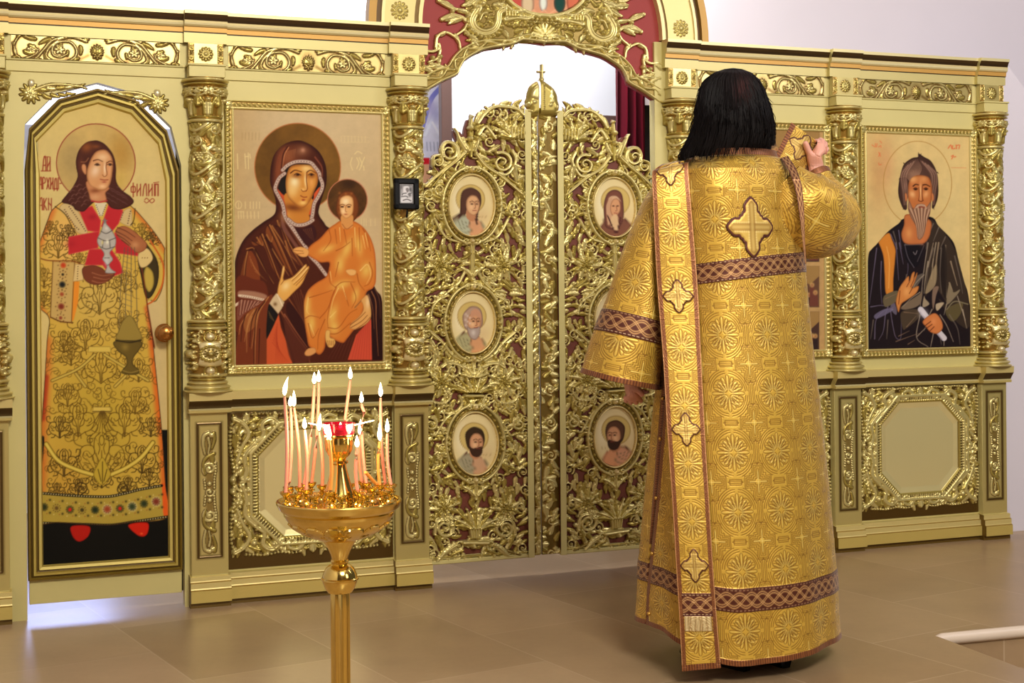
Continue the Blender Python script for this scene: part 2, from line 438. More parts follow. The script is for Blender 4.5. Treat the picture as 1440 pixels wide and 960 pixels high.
# ---------------------------------------------------------------- the painted icons (flat pictures on panels)
def paint_mother(S=2.0):
    c = Field(324, 148, 544, 520, S, (196, 170, 124))
    c.glow(435, 165, 120, 60, (208, 184, 140), .8); c.glow(330, 230, 40, 160, (188, 156, 104), .7); c.glow(520, 330, 40, 120, (202, 174, 128), .6)
    c.mottle(.035, 3, 8)
    A = K(320, 140, 8); B = K(420, 140, 6.857); F = K(370, 200, 9.6); G = K(440, 240, 8); Hh = K(320, 280, 8); I = K(320, 400, 8); J = K(400, 360, 6.857)
    # pale lettering on the gold ground
    gl = (222, 200, 140)
    for q in ([A(110, 610, 115, 780)], [A(195, 610, 205, 775), A(232, 600, 236, 780), A(200, 640, 236, 640)], [A(250, 612, 256, 660)],
              [B(515, 560, 500, 620, 520, 680)], [B(560, 560, 580, 610, 560, 665)], [B(585, 560, 610, 620, 585, 680), B(635, 555, 600, 640)], [B(625, 640, 630, 680)], [B(540, 525, 570, 500, 610, 520)]):
        c.lines(q, gl, 1.3)
    for i in range(8): c.line(B(410+i*33, 352, 412+i*33, 408), gl, .8, alpha=.6)
    c.line(B(420, 350, 680, 365), gl, .6, alpha=.5); c.line(B(420, 412, 680, 412), gl, .6, alpha=.5)
    for i in range(6): c.line(A(165+i*38, 372, 163+i*38, 455), (150, 122, 70), .7, alpha=.5)
    for x in (200, 255, 290, 325, 360): c.line(Hh(x, 30, x, 105), gl, 1.0)
    c.line(ring_pts(335.5, 288, 4.2, 5.4), gl, 1.0, closed=True); c.line(Hh(125, 40, 125, 105), gl, .8)
    for x in (120, 150, 178, 220, 260, 300, 345): c.line(Hh(x, 140, x+4, 215), gl, 1.0)
    c.line(Hh(120, 140, 180, 140), gl, .8); c.line(Hh(95, 190, 360, 190), gl, .6, alpha=.5)
    for x in (545, 575, 600, 650, 700): c.line(G(x, 540, x, 620), gl, .9, alpha=.7)
    # haloes
    hp = ring_pts(418.5, 235, 60.5, 61.8, 60)
    c.fill(hp, (118, 80, 28), sm=False); c.clip = c.mask(hp, False)
    c.glow(380, 235, 22, 60, (88, 58, 18), .6); c.glow(455, 215, 20, 30, (132, 92, 36), .5); c.glow(450, 265, 25, 25, (74, 52, 18), .6); c.mottle(.16, 5, 20); c.clip = None
    c.line(hp, (186, 112, 62), 1.3, closed=True, sm=False)
    # cloak: whole silhouette
    sil = [(418, 197.5)]+F(560, -5, 680, 60, 770, 150, 830, 270, 855, 400, 850, 560, 810, 700, 770, 830)+[(448, 300), (455, 312), (464, 321), (500, 335), (526, 402), (536, 418), (539, 450), (545, 560), (312, 560), (327, 400), (330, 372), (334, 355), (342.5, 337.5), (355, 324), (370, 312.5), (386, 301), (388, 285)]+F(140, 680, 100, 560, 95, 450, 110, 300, 150, 170, 230, 70, 330, 5)
    c.fill(sil, (74, 30, 15), edge=(36, 12, 10), ew=7, ea=.8)
    c.clip = c.mask(sil)
    c.glow(405, 222, 14, 18, (150, 84, 48), .75, -.4); c.glow(392, 240, 6, 26, (140, 74, 40), .8, .15); c.glow(425, 212, 10, 8, (176, 124, 86), .55); c.glow(426, 211, 3, 3, (196, 140, 108), .8)
    c.line(F(330, 60, 270, 170, 245, 380), (64, 22, 14), 1.6); c.line(F(345, 70, 290, 170, 262, 340), (188, 122, 76), 1.2, .6)
    c.line(F(290, 80, 210, 200, 170, 400), (120, 60, 34), 2, 1); c.line(F(700, 200, 790, 330, 800, 460), (130, 66, 44), 2, 1.2)
    for k in range(7): c.line(F(300+k*22, 130-k*6, 290+k*22, 250-k*7), (180, 116, 66), .9, .3, .6)
    c.glow(463, 240, 7, 30, (44, 14, 14), .5)
    # shoulder folds
    hi, lo, md = (172, 112, 54), (46, 16, 8), (128, 66, 28)
    c.fill(Hh(390, 390, 330, 480, 270, 470, 300, 520, 410, 530, 500, 760, 590, 900, 540, 780, 470, 600), md, .9)
    c.fill(Hh(470, 290, 430, 380, 500, 490, 560, 600, 650, 760, 740, 860, 650, 640, 560, 430), md, .9)
    c.fill(Hh(560, 300, 590, 330, 640, 480, 760, 700, 860, 760, 760, 600, 660, 400, 600, 320), (110, 54, 28), .9)
    c.fill(Hh(230, 580, 200, 700, 170, 960, 130, 960, 180, 700), md, .7); c.fill(Hh(240, 590, 330, 700, 360, 960, 210, 960), (132, 62, 26), .8)
    for q in (Hh(390, 395, 470, 600, 585, 900), Hh(330, 430, 390, 520, 400, 470), Hh(475, 290, 600, 540, 720, 820), Hh(500, 300, 640, 520, 780, 800), Hh(440, 400, 490, 480, 510, 400), Hh(560, 240, 585, 320, 590, 260), Hh(300, 560, 420, 790, 520, 950), Hh(225, 590, 195, 750, 180, 960), Hh(620, 350, 740, 580, 850, 740), Hh(215, 560, 280, 545, 300, 575), Hh(500, 560, 600, 720, 690, 860), Hh(650, 470, 700, 620, 780, 700)):
        c.line(q, hi, 1.9, .6, .85)
    for q in (Hh(370, 390, 450, 580, 560, 880), Hh(455, 290, 580, 560, 700, 830), Hh(420, 440, 500, 500), Hh(540, 300, 590, 330, 640, 520), Hh(280, 470, 390, 535), Hh(310, 560, 440, 820, 500, 950), Hh(610, 330, 720, 580, 830, 760), Hh(250, 570, 300, 570, 320, 620), Hh(430, 430, 560, 700, 640, 900), Hh(700, 480, 760, 590)):
        c.line(q, lo, 1.8, .8, .85)
    for k in range(6): c.line(Hh(250+k*12, 640+k*34, 270+k*34, 760+k*32), (196, 132, 70), .9, .3, .5)
    # sleeve
    c.fill(Hh(100, 900, 300, 900, 440, 980, 440, 1400, 90, 1480), (98, 40, 20))
    c.fill(I(130, 70, 300, 75, 440, 120, 410, 185, 250, 160, 130, 140), (160, 112, 84), edge=(110, 60, 46), ew=2)
    c.line(I(130, 122, 260, 140, 410, 172), (216, 192, 162), 3.2); c.dots(I(150, 128, 260, 142, 400, 168), 3.2, .7, (130, 90, 70))
    c.line(I(85, 235, 160, 185), (214, 188, 160), 4.0, 3.2)
    c.fill(I(115, 230, 160, 175, 400, 195, 300, 270, 170, 360, 110, 400), (128, 74, 56), .9)
    for k in range(14): c.line(I(140+k*19, 172+k*2, 125+k*15, 350-k*9), (196, 150, 120) if k % 2 else (84, 36, 26), 1.1, .9, .8)
    c.fill(I(150, 400, 200, 320, 330, 240, 500, 110, 470, 300, 440, 620, 440, 960, 110, 960, 115, 560), (112, 50, 24))
    c.fill(I(180, 420, 240, 310, 340, 260, 320, 420, 300, 480, 210, 540), (160, 98, 48), .7)
    for q in (I(460, 140, 350, 330, 315, 600, 310, 890), I(300, 290, 240, 400, 190, 640), I(230, 330, 150, 450, 130, 560), I(345, 300, 300, 520, 270, 720), I(270, 360, 220, 520, 215, 760)):
        c.line(q, (184, 124, 66), 1.7, .7, .8)
    for q in (I(420, 190, 330, 330, 300, 600, 295, 890), I(330, 270, 270, 430, 250, 700), I(200, 350, 165, 480, 150, 640), I(360, 500, 350, 890)):
        c.line(q, (52, 18, 10), 1.6, .9, .8)
    c.fill(I(470, 215, 560, 330, 530, 420, 445, 610, 440, 420), (26, 20, 16))
    for k in range(4): c.line(I(462+k*4, 300+k*22, 520+k*2, 400+k*5), (120, 92, 50), .8, .4, .7)
    c.fill(I(575, 335, 520, 460, 440, 620, 440, 960, 750, 960, 660, 640, 600, 480), (198, 84, 42), sm=False)
    for k in range(8): c.line(I(560-k*8, 440+k*30, 540+k*22, 880), (168, 56, 30), 1.0, .5, .6)
    c.line(I(600, 300, 760, 560, 890, 740, 930, 900), (140, 78, 46), 1.8, .8); c.line(I(590, 340, 680, 640, 760, 900), (52, 18, 12), 2); c.line(I(690, 160, 850, 400), (132, 72, 36), 1.6, .7); c.line(I(820, 60, 870, 220), (120, 60, 30), 1.2, .6)
    c.fill(I(700, 200, 860, 420, 880, 560, 900, 720, 780, 540, 660, 300), (48, 18, 14), .8)
    for k in range(5): c.line(J(60+k*30, 330+k*10, 190+k*6, 640+k*30), (108, 60, 34), 1.2, .5, .55)
    for k in range(4): c.line(Hh(690+k*40, 300+k*60, 840+k*30, 560+k*60), (120, 64, 34), 1.2, .5, .7)
    # right mantle edge and red dress
    c.fill(J(690, 760, 840, 600, 850, 1000, 610, 1000), (200, 76, 50), sm=False)
    for k in range(7): c.line(J(720+k*16, 720-k*14, 650+k*28, 990), (164, 48, 36), 1.1, .6, .6)
    c.fill(J(840, 300, 880, 285, 935, 400, 950, 1000, 845, 1000, 835, 560, 780, 370), (40, 16, 14), sm=False)
    c.line(J(840, 340, 880, 440, 885, 640, 905, 960), (150, 92, 54), 1.4, .6); c.line(J(810, 370, 850, 500, 865, 700), (122, 70, 44), 1.2, .6); c.line(J(870, 310, 915, 420, 925, 600), (96, 56, 36), 1.4, .6)
    for k in range(6): c.line(J(660-k*30, 780+k*12, 590-k*34, 990), (106, 52, 42), .9, .5, .6)
    c.line(J(0, 560, 120, 740, 220, 880), (150, 84, 52), 1.6, .7); c.fill(J(0, 590, 120, 760, 260, 980, 60, 1000), (88, 40, 26), .7)
    # face
    c.fill(F(260, 450, 330, 330, 430, 280, 560, 270, 660, 310, 730, 380, 770, 480, 770, 620, 700, 800, 650, 970, 300, 970, 270, 760, 200, 640), (30, 22, 16))
    c.fill(F(185, 630, 250, 690, 300, 740, 330, 860, 350, 970, 270, 970, 250, 830), (196, 74, 36)); c.fill(F(770, 600, 690, 690, 680, 760, 600, 870, 610, 970, 690, 970, 700, 810, 760, 700), (204, 82, 40))
    c.fill(F(300, 690, 330, 960)+Hh(690, 230, 760, 275, 850, 280, 930, 240)+F(620, 960, 660, 760), (196, 124, 46))
    c.glow(412, 292, 14, 5, (112, 54, 18), .9, .1); c.glow(402, 305, 8, 8, (222, 160, 76), .6)
    fc = F(325, 420, 360, 340, 430, 305, 530, 300, 630, 310, 690, 350, 735, 430, 735, 550, 690, 660, 655, 750, 600, 840, 540, 885, 470, 870, 390, 805, 330, 720, 305, 560)
    c.fill(fc, (206, 136, 54), edge=(130, 66, 22), ew=4.5, ea=.85)
    cl = c.clip; c.clip = c.mask(fc)
    c.glow(414, 256, 7, 9, (242, 226, 174), .95); c.glow(411, 268, 8, 10, (236, 200, 126), .7); c.glow(431, 237, 8, 5, (236, 200, 126), .85); c.glow(429.8, 254, 2.0, 10, (248, 224, 160), .9, -.06)
    c.glow(426, 285, 5, 3, (238, 196, 112), .9); c.glow(438, 256, 3.5, 8, (226, 160, 84), .8); c.glow(426, 266.5, 3.2, 2, (236, 190, 110), .8)
    c.glow(417, 247, 7, 3.6, (132, 70, 24), .75); c.glow(438.5, 247, 5, 3.6, (126, 66, 24), .75)
    c.line(F(370, 415, 430, 378, 520, 400), (84, 36, 12), 1.7, 1.1); c.line(F(590, 405, 640, 378, 715, 415), (84, 36, 12), 1.4, .9)
    c.line(F(420, 440, 460, 418, 510, 445), (60, 26, 12), 1.0); c.glow(418.8, 245.6, 2.6, 1.5, (40, 18, 10), 1, hard=2); c.line(F(610, 440, 650, 420, 690, 440), (60, 26, 12), .9); c.glow(438, 245.6, 2.2, 1.4, (40, 18, 10), 1, hard=2)
    c.line(F(590, 420, 585, 520, 598, 620, 580, 660), (120, 52, 16), 1.3, 1.0); c.line(F(515, 640, 540, 662, 580, 655), (130, 60, 22), 1.0)
    c.line(F(505, 720, 545, 740, 590, 738), (130, 46, 22), 1.1); c.glow(426.5, 281, 2.6, 1.4, (150, 58, 30), .9, hard=2); c.clip = cl
    # ribbon trim
    tw, td = (192, 166, 146), (92, 62, 58)
    for q in (F(262, 375, 330, 310, 430, 265, 540, 258, 640, 275, 700, 335, 755, 410, 765, 460), F(290, 420, 220, 480, 175, 570, 165, 640, 210, 730, 260, 830, 290, 960)+Hh(630, 150, 665, 235, 740, 340, 810, 440, 880, 540)+J(250, 0, 320, 75, 400, 180), F(770, 480, 800, 560, 790, 640, 740, 740, 690, 830, 670, 960)+Hh(945, 225), Hh(680, 225, 760, 285, 840, 290, 905, 270, 960, 235)):
        c.line(q, (120, 74, 60), 5.6); c.line(q, tw, 4.2); c.dots(q, 4.0, .75, td, .95)
    c.fill(Hh(610, 180, 650, 300, 740, 450, 850, 600, 830, 640, 700, 450, 610, 320), (146, 96, 80), .55)
    c.fill(Hh(760, 320, 840, 330, 960, 290, 1000, 420, 900, 520, 830, 450), (58, 22, 20)); 
    for k in range(5): c.line(Hh(850+k*22, 340-k*4, 930+k*12, 440+k*10), (150, 92, 50), .8, .3, .6)
    # hand
    hd = Hh(560, 1080, 575, 960, 600, 870, 622, 758, 640, 755, 643, 800, 628, 905, 700, 890, 760, 850, 868, 740, 890, 742, 888, 765, 908, 752, 916, 775, 880, 860, 830, 960, 740, 1050, 650, 1140, 600, 1140)
    c.fill(hd, (222, 164, 78), edge=(150, 84, 30), ew=1.6); c.glow(402, 402, 5, 7, (242, 212, 146), .8, .6)
    for q in (Hh(880, 770, 800, 850, 725, 920), Hh(905, 790, 830, 880, 745, 960), Hh(893, 830, 840, 900, 770, 970), Hh(640, 905, 600, 960)): c.line(q, (138, 76, 26), 1.0, .6)
    for q in (Hh(870, 750, 790, 845, 715, 905), Hh(895, 775, 815, 872, 740, 940), Hh(630, 770, 615, 860)): c.line(q, (240, 206, 138), 1.1, .6)
    c.fill(I(505, 150, 550, 95, 640, 200, 610, 270, 570, 330, 520, 270, 470, 212), (206, 180, 136), sm=False, edge=(140, 100, 60), ew=1.2); c.glow(387, 427.5, 2.6, 2.6, (112, 76, 40), .9); c.line(I(560, 110, 600, 200, 620, 240), (230, 208, 170), 1.4)
    # the child
    ch = ring_pts(488.5, 281, 28, 29.2, 40); cl = c.clip; c.clip = None
    c.fill(ch, (84, 52, 20), sm=False); c.clip = c.mask(ch, False); c.mottle(.28, 8, 12); c.glow(490, 258, 12, 6, (52, 28, 12), .7); c.clip = None; c.line(ch, (190, 116, 82), 1.2, closed=True, sm=False)
    body = G(320, 560, 250, 600, 180, 650, 80, 760, -20, 835)+[(432, 352), (431, 357), (445, 366), (452, 369)]+J(430, 60, 430, 120, 400, 200, 300, 262, 225, 335, 192, 430, 190, 540, 198, 650, 215, 760, 232, 855, 262, 888, 312, 938, 348, 945, 388, 885, 402, 760, 440, 780, 500, 815, 565, 835, 600, 800, 650, 735, 720, 640, 770, 480, 790, 350, 850, 310, 880, 240, 880, 60)+G(690, 880, 640, 740, 560, 630, 450, 565)
    c.fill(body, (206, 118, 44), edge=(160, 70, 26), ew=3, ea=.8); c.clip = c.mask(body)
    ye, do = (228, 190, 92), (158, 74, 24)
    for (x, y, rx, ry, ro) in ((432, 432, 5, 18, .1), (438, 455, 6, 14, 0), (468, 442, 6, 14, .3), (480, 400, 14, 6, -.3), (505, 345, 5, 14, -.1), (488, 350, 6, 16, .4), (515, 380, 8, 12, .2), (478, 372, 6, 12, 0), (460, 350, 12, 5, -.4), (470, 460, 7, 10, 0), (500, 415, 5, 12, .2)): c.glow(x, y, rx, ry, ye, .75, ro)
    for q in (J(430, 130, 440, 250, 490, 300), J(490, 300, 560, 250, 680, 250), J(500, 300, 450, 420, 415, 600, 420, 680), J(420, 690, 520, 690, 620, 560, 700, 510), J(200, 600, 250, 575, 330, 590), J(340, 600, 420, 500, 480, 330), J(390, 610, 330, 760, 320, 900), J(230, 650, 270, 790, 330, 700), J(700, 170, 720, 260, 770, 330), J(820, 60, 850, 160, 820, 260, 770, 290), J(520, 60, 490, 200), J(640, 260, 690, 400, 650, 500), J(430, 750, 520, 740, 640, 640), J(240, 400, 340, 370, 460, 330), J(580, 350, 620, 480), G(440, 760, 445, 960), G(250, 660, 270, 820), G(350, 660, 380, 820), G(260, 900, 340, 860, 420, 800), G(520, 640, 530, 900), G(560, 650, 620, 760, 650, 900), G(180, 660, 200, 780, 120, 900)):
        c.line(q, do, 1.3, .7, .8)
    for q in (J(440, 150, 455, 240), J(520, 310, 470, 420, 440, 560), J(230, 400, 215, 520, 240, 560), J(250, 660, 290, 770), J(560, 290, 600, 420), J(730, 140, 800, 80, 830, 180, 790, 270), J(440, 590, 500, 530), G(300, 640, 310, 800), G(470, 640, 480, 860), G(590, 700, 620, 860), G(560, 730, 590, 880)): c.line(q, (240, 206, 120), 1.3, .5, .8)
    c.clip = None
    hr = G(390, 225, 440, 235, 490, 290, 515, 370, 510, 480, 450, 570, 320, 570, 265, 480, 262, 380, 290, 280, 340, 235); c.fill(hr, (120, 62, 24), edge=(60, 28, 12), ew=3)
    for k in range(14): c.glow(*G(300+(k*67) % 200, 250+(k*53) % 260)[0], 1.8, 1.8, (170, 96, 40), .6)
    c.fill(G(325, 500, 320, 600, 350, 650, 440, 640, 450, 590, 445, 500), (210, 144, 76))
    fc = G(305, 330, 350, 285, 410, 280, 450, 320, 455, 420, 440, 490, 385, 535, 345, 520, 310, 460); c.fill(fc, (224, 168, 102), edge=(150, 84, 40), ew=2)
    c.glow(486, 283, 6, 5, (244, 220, 170), .9); c.glow(483, 297, 3.5, 4, (244, 210, 156), .8)
    for x in (330, 405): c.glow(*G(x, 405)[0], 2.6, 1.2, (62, 28, 14), 1, hard=2); c.line(G(x-28, 390, x, 378, x+28, 388), (96, 44, 20), .9)
    c.line(G(372, 390, 366, 450, 380, 462), (168, 96, 50), .9); c.glow(*G(370, 490)[0], 2.4, 1, (172, 80, 50), .9)
    c.line(G(330, 600, 380, 655, 450, 610), (160, 86, 40), 1.0)
    c.fill([(414, 349), (424, 347), (434, 352), (432, 360), (424, 361), (416, 356), (412, 353)], (222, 160, 86), edge=(150, 84, 34), ew=1.2); c.lines([[(413, 352), (426, 353)], [(416, 357), (427, 356)]], (150, 84, 34), .8)
    c.fill(J(590, 140, 640, 125, 690, 140, 680, 180, 630, 185), (226, 170, 96), edge=(150, 84, 34), ew=1)
    # feet and the other hand
    c.fill(J(195, 930, 230, 890, 290, 885, 305, 925, 250, 960, 205, 958), (214, 150, 84), edge=(140, 76, 32), ew=1.3); c.fill(J(400, 720, 440, 720, 440, 780, 480, 800, 490, 840, 460, 880, 420, 870, 395, 800), (222, 172, 90), edge=(140, 76, 32), ew=1.3)
    for k in range(4): c.line(J(415+k*18, 815, 425+k*16, 860), (140, 76, 32), .7)
    c.fill(J(675, 495, 720, 440, 790, 375, 815, 420, 835, 520, 830, 600, 780, 660, 690, 705, 640, 700, 630, 685, 650, 640, 720, 580, 760, 510, 740, 440, 690, 500), (216, 158, 86), edge=(140, 76, 30), ew=1.4); c.glow(517, 425, 3, 9, (240, 206, 150), .8)
    for q in (J(635, 662, 720, 600, 780, 540), J(640, 690, 740, 630, 800, 570), J(690, 705, 780, 640, 825, 590), J(680, 495, 740, 430)): c.line(q, (132, 70, 30), 1.0, .7)
    c.clip = None
    return c
def strokes(c, segs, col, w, ox, oy, sx, sy):
    for s in segs: c.line([(ox+s[i]*sx, oy+s[i+1]*sy) for i in range(0, len(s), 2)], col, w, sm=len(s) > 6)
LET = {  # narrow vyaz letters in a unit box
    'A': [(0, 1, .25, .1, .6, 0, .7, 1), (.1, .6, .65, .6)], 'R': [(0, 1, 0, 0, .55, .08, .55, .42, 0, .5)], 'X': [(0, 0, .65, 1), (.65, 0, 0, 1)],
    'I': [(0, 0, 0, 1), (.6, 0, .6, 1), (0, .75, .6, .3)], 'D': [(0, 1, .15, .15, .55, .15, .6, 1), (-.1, 1, .75, 1), (-.1, 1, -.1, 1.15), (.75, 1, .75, 1.15)], 'i': [(0, 0, 0, 1)],
    'K': [(0, 0, 0, 1), (.55, 0, .05, .5, .6, 1)], 'N': [(0, 0, 0, 1), (.6, 0, .6, 1), (0, .35, .6, .65)], 'F': [(.35, -.1, .35, 1.1), (.35, .2, .02, .25, .02, .65, .35, .7), (.35, .2, .68, .25, .68, .65, .35, .7)],
    'L': [(0, 1, .2, .2, .55, 0, .65, 1)], 'P': [(0, 0, 0, 1), (.6, 0, .6, 1), (0, 0, .6, 0)], 'G': [(0, 1, 0, 0, .55, 0)], '-': [(0, .5, .25, .5)]}
def word(c, t, x, y, w, h, col, lw):
    for ch in t:
        strokes(c, LET[ch], col, lw, x, y, w, h); x += w*(.45 if ch in 'i-' else 1.0)

def vine(c, x, y, s, m, col, w):
    """a symmetric spray of line scrolls, as on brocade"""
    for sg in (-1, 1):
        f = lambda a, b: (x+sg*a*s, y+b*s)
        c.line([f(0, 1.0), f(.35, .75), f(.75, .55), f(.95, .1), f(.8, -.35), f(.4, -.4), f(.3, -.1), f(.5, .08), f(.62, -.06)], col, w)
        c.line([f(.04, .9), f(.1, .3), f(.3, -.2), f(.28, -.7), f(.05, -.95)], col, w)
        c.line([f(.95, .1), f(1.15, .4), f(1.02, .7), f(.8, .62)], col, w); c.line([f(.78, -.35), f(1.1, -.5), f(1.15, -.85), f(.9, -.92), f(.85, -.7)], col, w)
        c.line([f(.1, .4), f(.3, .28), f(.36, .05)], col, w); c.line([f(.4, .7), f(.5, .9), f(.75, .95)], col, w); c.line([f(.45, -.4), f(.5, -.7), f(.36, -.9)], col, w)
        c.line([f(.62, .2), f(.78, .05), f(.74, -.12)], col, w); c.line([f(.5, .35), f(.7, .3)], col, w); c.line([f(.15, -.5), f(.08, -.3), f(.14, -.05)], col, w)
    c.line([(x, y+s), (x, y-.2*s)], col, w*.8); c.line(ring_pts(x, y-.62*s, .1*s, .2*s, 12), col, w, closed=True)

def paint_deacon_saint(S=2.0):
    c = Field(40, 130, 256, 815, S, (212, 188, 118))
    c.glow(140, 160, 80, 60, (216, 190, 112), .8); c.glow(215, 480, 30, 200, (204, 178, 122), .8); c.mottle(.03, 4, 10)
    P = K(40, 160, 4.8); Q = K(40, 300, 4.8); R = K(40, 480, 6); T = K(40, 620, 4.8); Z = K(90, 190, 9.6)
    c.fill([(36, 606), (258, 604), (258, 830), (36, 830)], (17, 15, 10), sm=False); c.glow(140, 700, 60, 100, (24, 20, 12), .5)
    red = (146, 54, 36)
    hp = ring_pts(134.8, 229, 55.4, 55, 60)
    c.fill(hp, (200, 168, 98), sm=False); c.clip = c.mask(hp, False); c.glow(100, 225, 20, 30, (176, 150, 92), .8); c.glow(170, 215, 18, 30, (184, 138, 60), .8); c.glow(160, 255, 18, 16, (206, 172, 80), .8); c.mottle(.08, 9, 22); c.clip = None
    c.line(hp, (140, 52, 40), 1.3, closed=True, sm=False)
    # red lettering
    word(c, 'AI', 60, 221, 6.5, 19, red, 1.5); c.line(P(85, 385, 150, 385), red, 1.2); c.line(P(105, 290, 140, 290), red, 1.0)
    word(c, 'ARXIDi-', 55, 250, 5.4, 15.5, red, 1.5); word(c, 'AKN', 55, 279, 6.6, 16, red, 1.5)
    word(c, 'FILIP', 184.5, 259, 8.2, 16, red, 1.5); word(c, 'P', 218.5, 259, 6, 16, red, 1.4); c.line(P(845, 465, 880, 460), red, 1)
    c.line(P(785, 580, 800, 570, 830, 600, 850, 585, 835, 572, 800, 600, 782, 590), red, 1.1)
    # robe
    robe = P(170, 640, 130, 720, 80, 860, 50, 960)+Q(45, 300, 45, 420, 50, 560, 80, 640, 140, 710)+R(158, 0, 135, 380, 110, 760)+T(105, 0, 75, 330, 72, 440, 75, 555)+T(200, 548, 400, 560, 550, 565, 700, 545, 940, 512)+T(925, 300, 905, 0)+R(1110, 600, 1080, 300, 1050, 0)+Q(850, 900, 800, 600)+Q(860, 590, 910, 470, 918, 260)+P(915, 900, 850, 800, 760, 690, 700, 630, 600, 570, 300, 570)
    c.fill(robe, (206, 168, 66)); c.clip = c.mask(robe)
    c.glow(90, 330, 30, 70, (226, 178, 96), .8); c.glow(140, 420, 40, 40, (206, 176, 96), .6); c.glow(140, 600, 60, 90, (186, 156, 48), .8); c.glow(90, 690, 30, 70, (196, 146, 50), .6)
    for q, w in ((R(150, 0, 135, 380, 105, 800)+T(90, 100, 75, 330), 20), (Q(50, 270, 45, 420, 60, 590, 120, 700), 9), (P(160, 650, 90, 830, 50, 950), 12), (P(720, 650, 850, 810, 920, 920), 9)):
        for k in range(5): c.line(q, (206, 92, 34), w*(1-k*.2), alpha=.22, soft=4)
    for k in range(6): c.line(R(1055, 0, 1085, 300, 1115, 620)+T(915, 60, 935, 500), (218, 88, 26), 16*(1-k*.15), alpha=.26, soft=3)
    for k in range(4): c.line(Q(800, 640, 850, 900), (196, 84, 40), 9*(1-k*.2), alpha=.3, soft=2)
    for k in range(4): c.line(R(150, 300, 120, 650), (168, 50, 26), 8*(1-k*.2), alpha=.35, soft=2)
    ln = (96, 70, 20); dk = (60, 42, 14)
    # brocade line work
    vine(c, 140, 415, 27, 0, ln, 1.1); vine(c, 120, 470, 22, 0, ln, 1.0); vine(c, 172, 455, 20, 0, ln, .9); vine(c, 142, 515, 24, 0, ln, 1.1); vine(c, 90, 480, 16, 0, ln, 1.0); vine(c, 100, 500, 14, 0, ln, 1.0); vine(c, 195, 520, 17, 0, ln, 1.0)
    vine(c, 95, 555, 17, 0, ln, 1.0); vine(c, 190, 565, 17, 0, ln, 1.0); vine(c, 84, 600, 16, 0, dk, 1.0); vine(c, 212, 600, 14, 0, dk, 1.0); vine(c, 110, 590, 24, 0, ln, 1.1); vine(c, 175, 590, 24, 0, ln, 1.1)
    vine(c, 143, 640, 34, 0, ln, 1.1); vine(c, 90, 650, 20, 0, dk, 1.1); vine(c, 200, 645, 20, 0, dk, 1.1); vine(c, 80, 690, 12, 0, dk, 1.0); vine(c, 143, 672, 14, 0, dk, 1.1); vine(c, 110, 685, 13, 0, dk, 1.1); vine(c, 180, 683, 13, 0, dk, 1.1); vine(c, 210, 670, 13, 0, dk, 1.0)
    vine(c, 82, 345, 18, 0, ln, 1.1); vine(c, 62, 390, 14, 0, ln, 1.0); vine(c, 70, 320, 10, 0, ln, 1); vine(c, 62, 420, 11, 0, ln, 1); vine(c, 96, 325, 10, 0, dk, .9); vine(c, 200, 325, 12, 0, ln, 1.0); vine(c, 215, 335, 10, 0, dk, 1.0); vine(c, 112, 365, 10, 0, ln, .9); vine(c, 175, 395, 16, 0, ln, .9); vine(c, 215, 470, 8, 0, dk, .8)
    rg = random.Random(12)
    for k in range(190):
        x, y = rg.uniform(56, 232), rg.uniform(330, 690); r = rg.uniform(4, 7.5); sg = rg.choice((-1, 1)); a0 = rg.uniform(0, 6.28)
        c.line(spiral(x, y, r, 1.2*sg, a0), ln if k % 3 else dk, .9, .7, .75, sm=False); c.line([(x+r*math.cos(a0), y+r*math.sin(a0)), (x+r*1.9*math.cos(a0-sg*.5), y+r*1.9*math.sin(a0-sg*.5)), (x+r*2.3*math.cos(a0-sg*1.0), y+r*2.3*math.sin(a0-sg*1.0))], ln, .9, .5, .75)
    band = (200, 172, 74)
    for q in (R(560, 110, 420, 230, 200, 330), R(640, 110, 820, 220, 1010, 330), R(480, 380, 400, 270), R(730, 380, 820, 290)):
        c.line(q, ln, 4.6); c.line(q, band, 3.0)
    for q in (T(120, 20, 200, 130, 320, 190, 430, 225), T(840, 10, 760, 110, 660, 180, 560, 225)):
        c.line(q, ln, 7); c.line(q, (206, 178, 66), 5); c.line(q, (222, 196, 90), 1.6)
    for (x, y, w) in ((118+22, 487, 15), (143, 572, 12)):
        c.fill([(x-w, y), (x+w, y), (x+w*1.1, y+8), (x-w*1.1, y+8)], (214, 184, 82), sm=False, edge=ln, ew=1.2)
    c.line(R(545, 590, 690, 590), ln, 1.4)
    for k in range(9):
        a = -.9+k*.225; c.line([(144+3*math.sin(a), 578), (144+14*math.sin(a), 578+22*math.cos(a)), (144+26*math.sin(a), 578+34*math.cos(a))], ln, 1.3, .6); c.line([(143+4*math.sin(a), 672), (143+34*math.sin(a), 672-36*math.cos(a))], ln, 1.5, .5)
    c.fill(T(500, 110, 540, 180, 555, 230, 510, 290, 480, 290, 440, 230, 460, 170), (190, 160, 50), edge=dk, ew=1.4); c.lines([T(500, 140, 500, 285), T(470, 190, 490, 270), T(530, 190, 510, 270)], dk, 1)
    for x in (360, 640): c.line(spiral(*T(x, 320)[0], 10, 1.8, 2.6 if x < 500 else .5), dk, 1.3)
    # sleeves and hem bands
    c.fill(Q(165, 325, 315, 330, 290, 735, 220, 730, 148, 700), (196, 162, 92), sm=False, edge=(140, 104, 50), ew=1.5); c.line(Q(150, 700, 220, 730, 300, 738), (90, 44, 16), 1.5)
    c.fill(Q(300, 455, 345, 460, 335, 600, 305, 720, 290, 730), (228, 140, 40), sm=False)
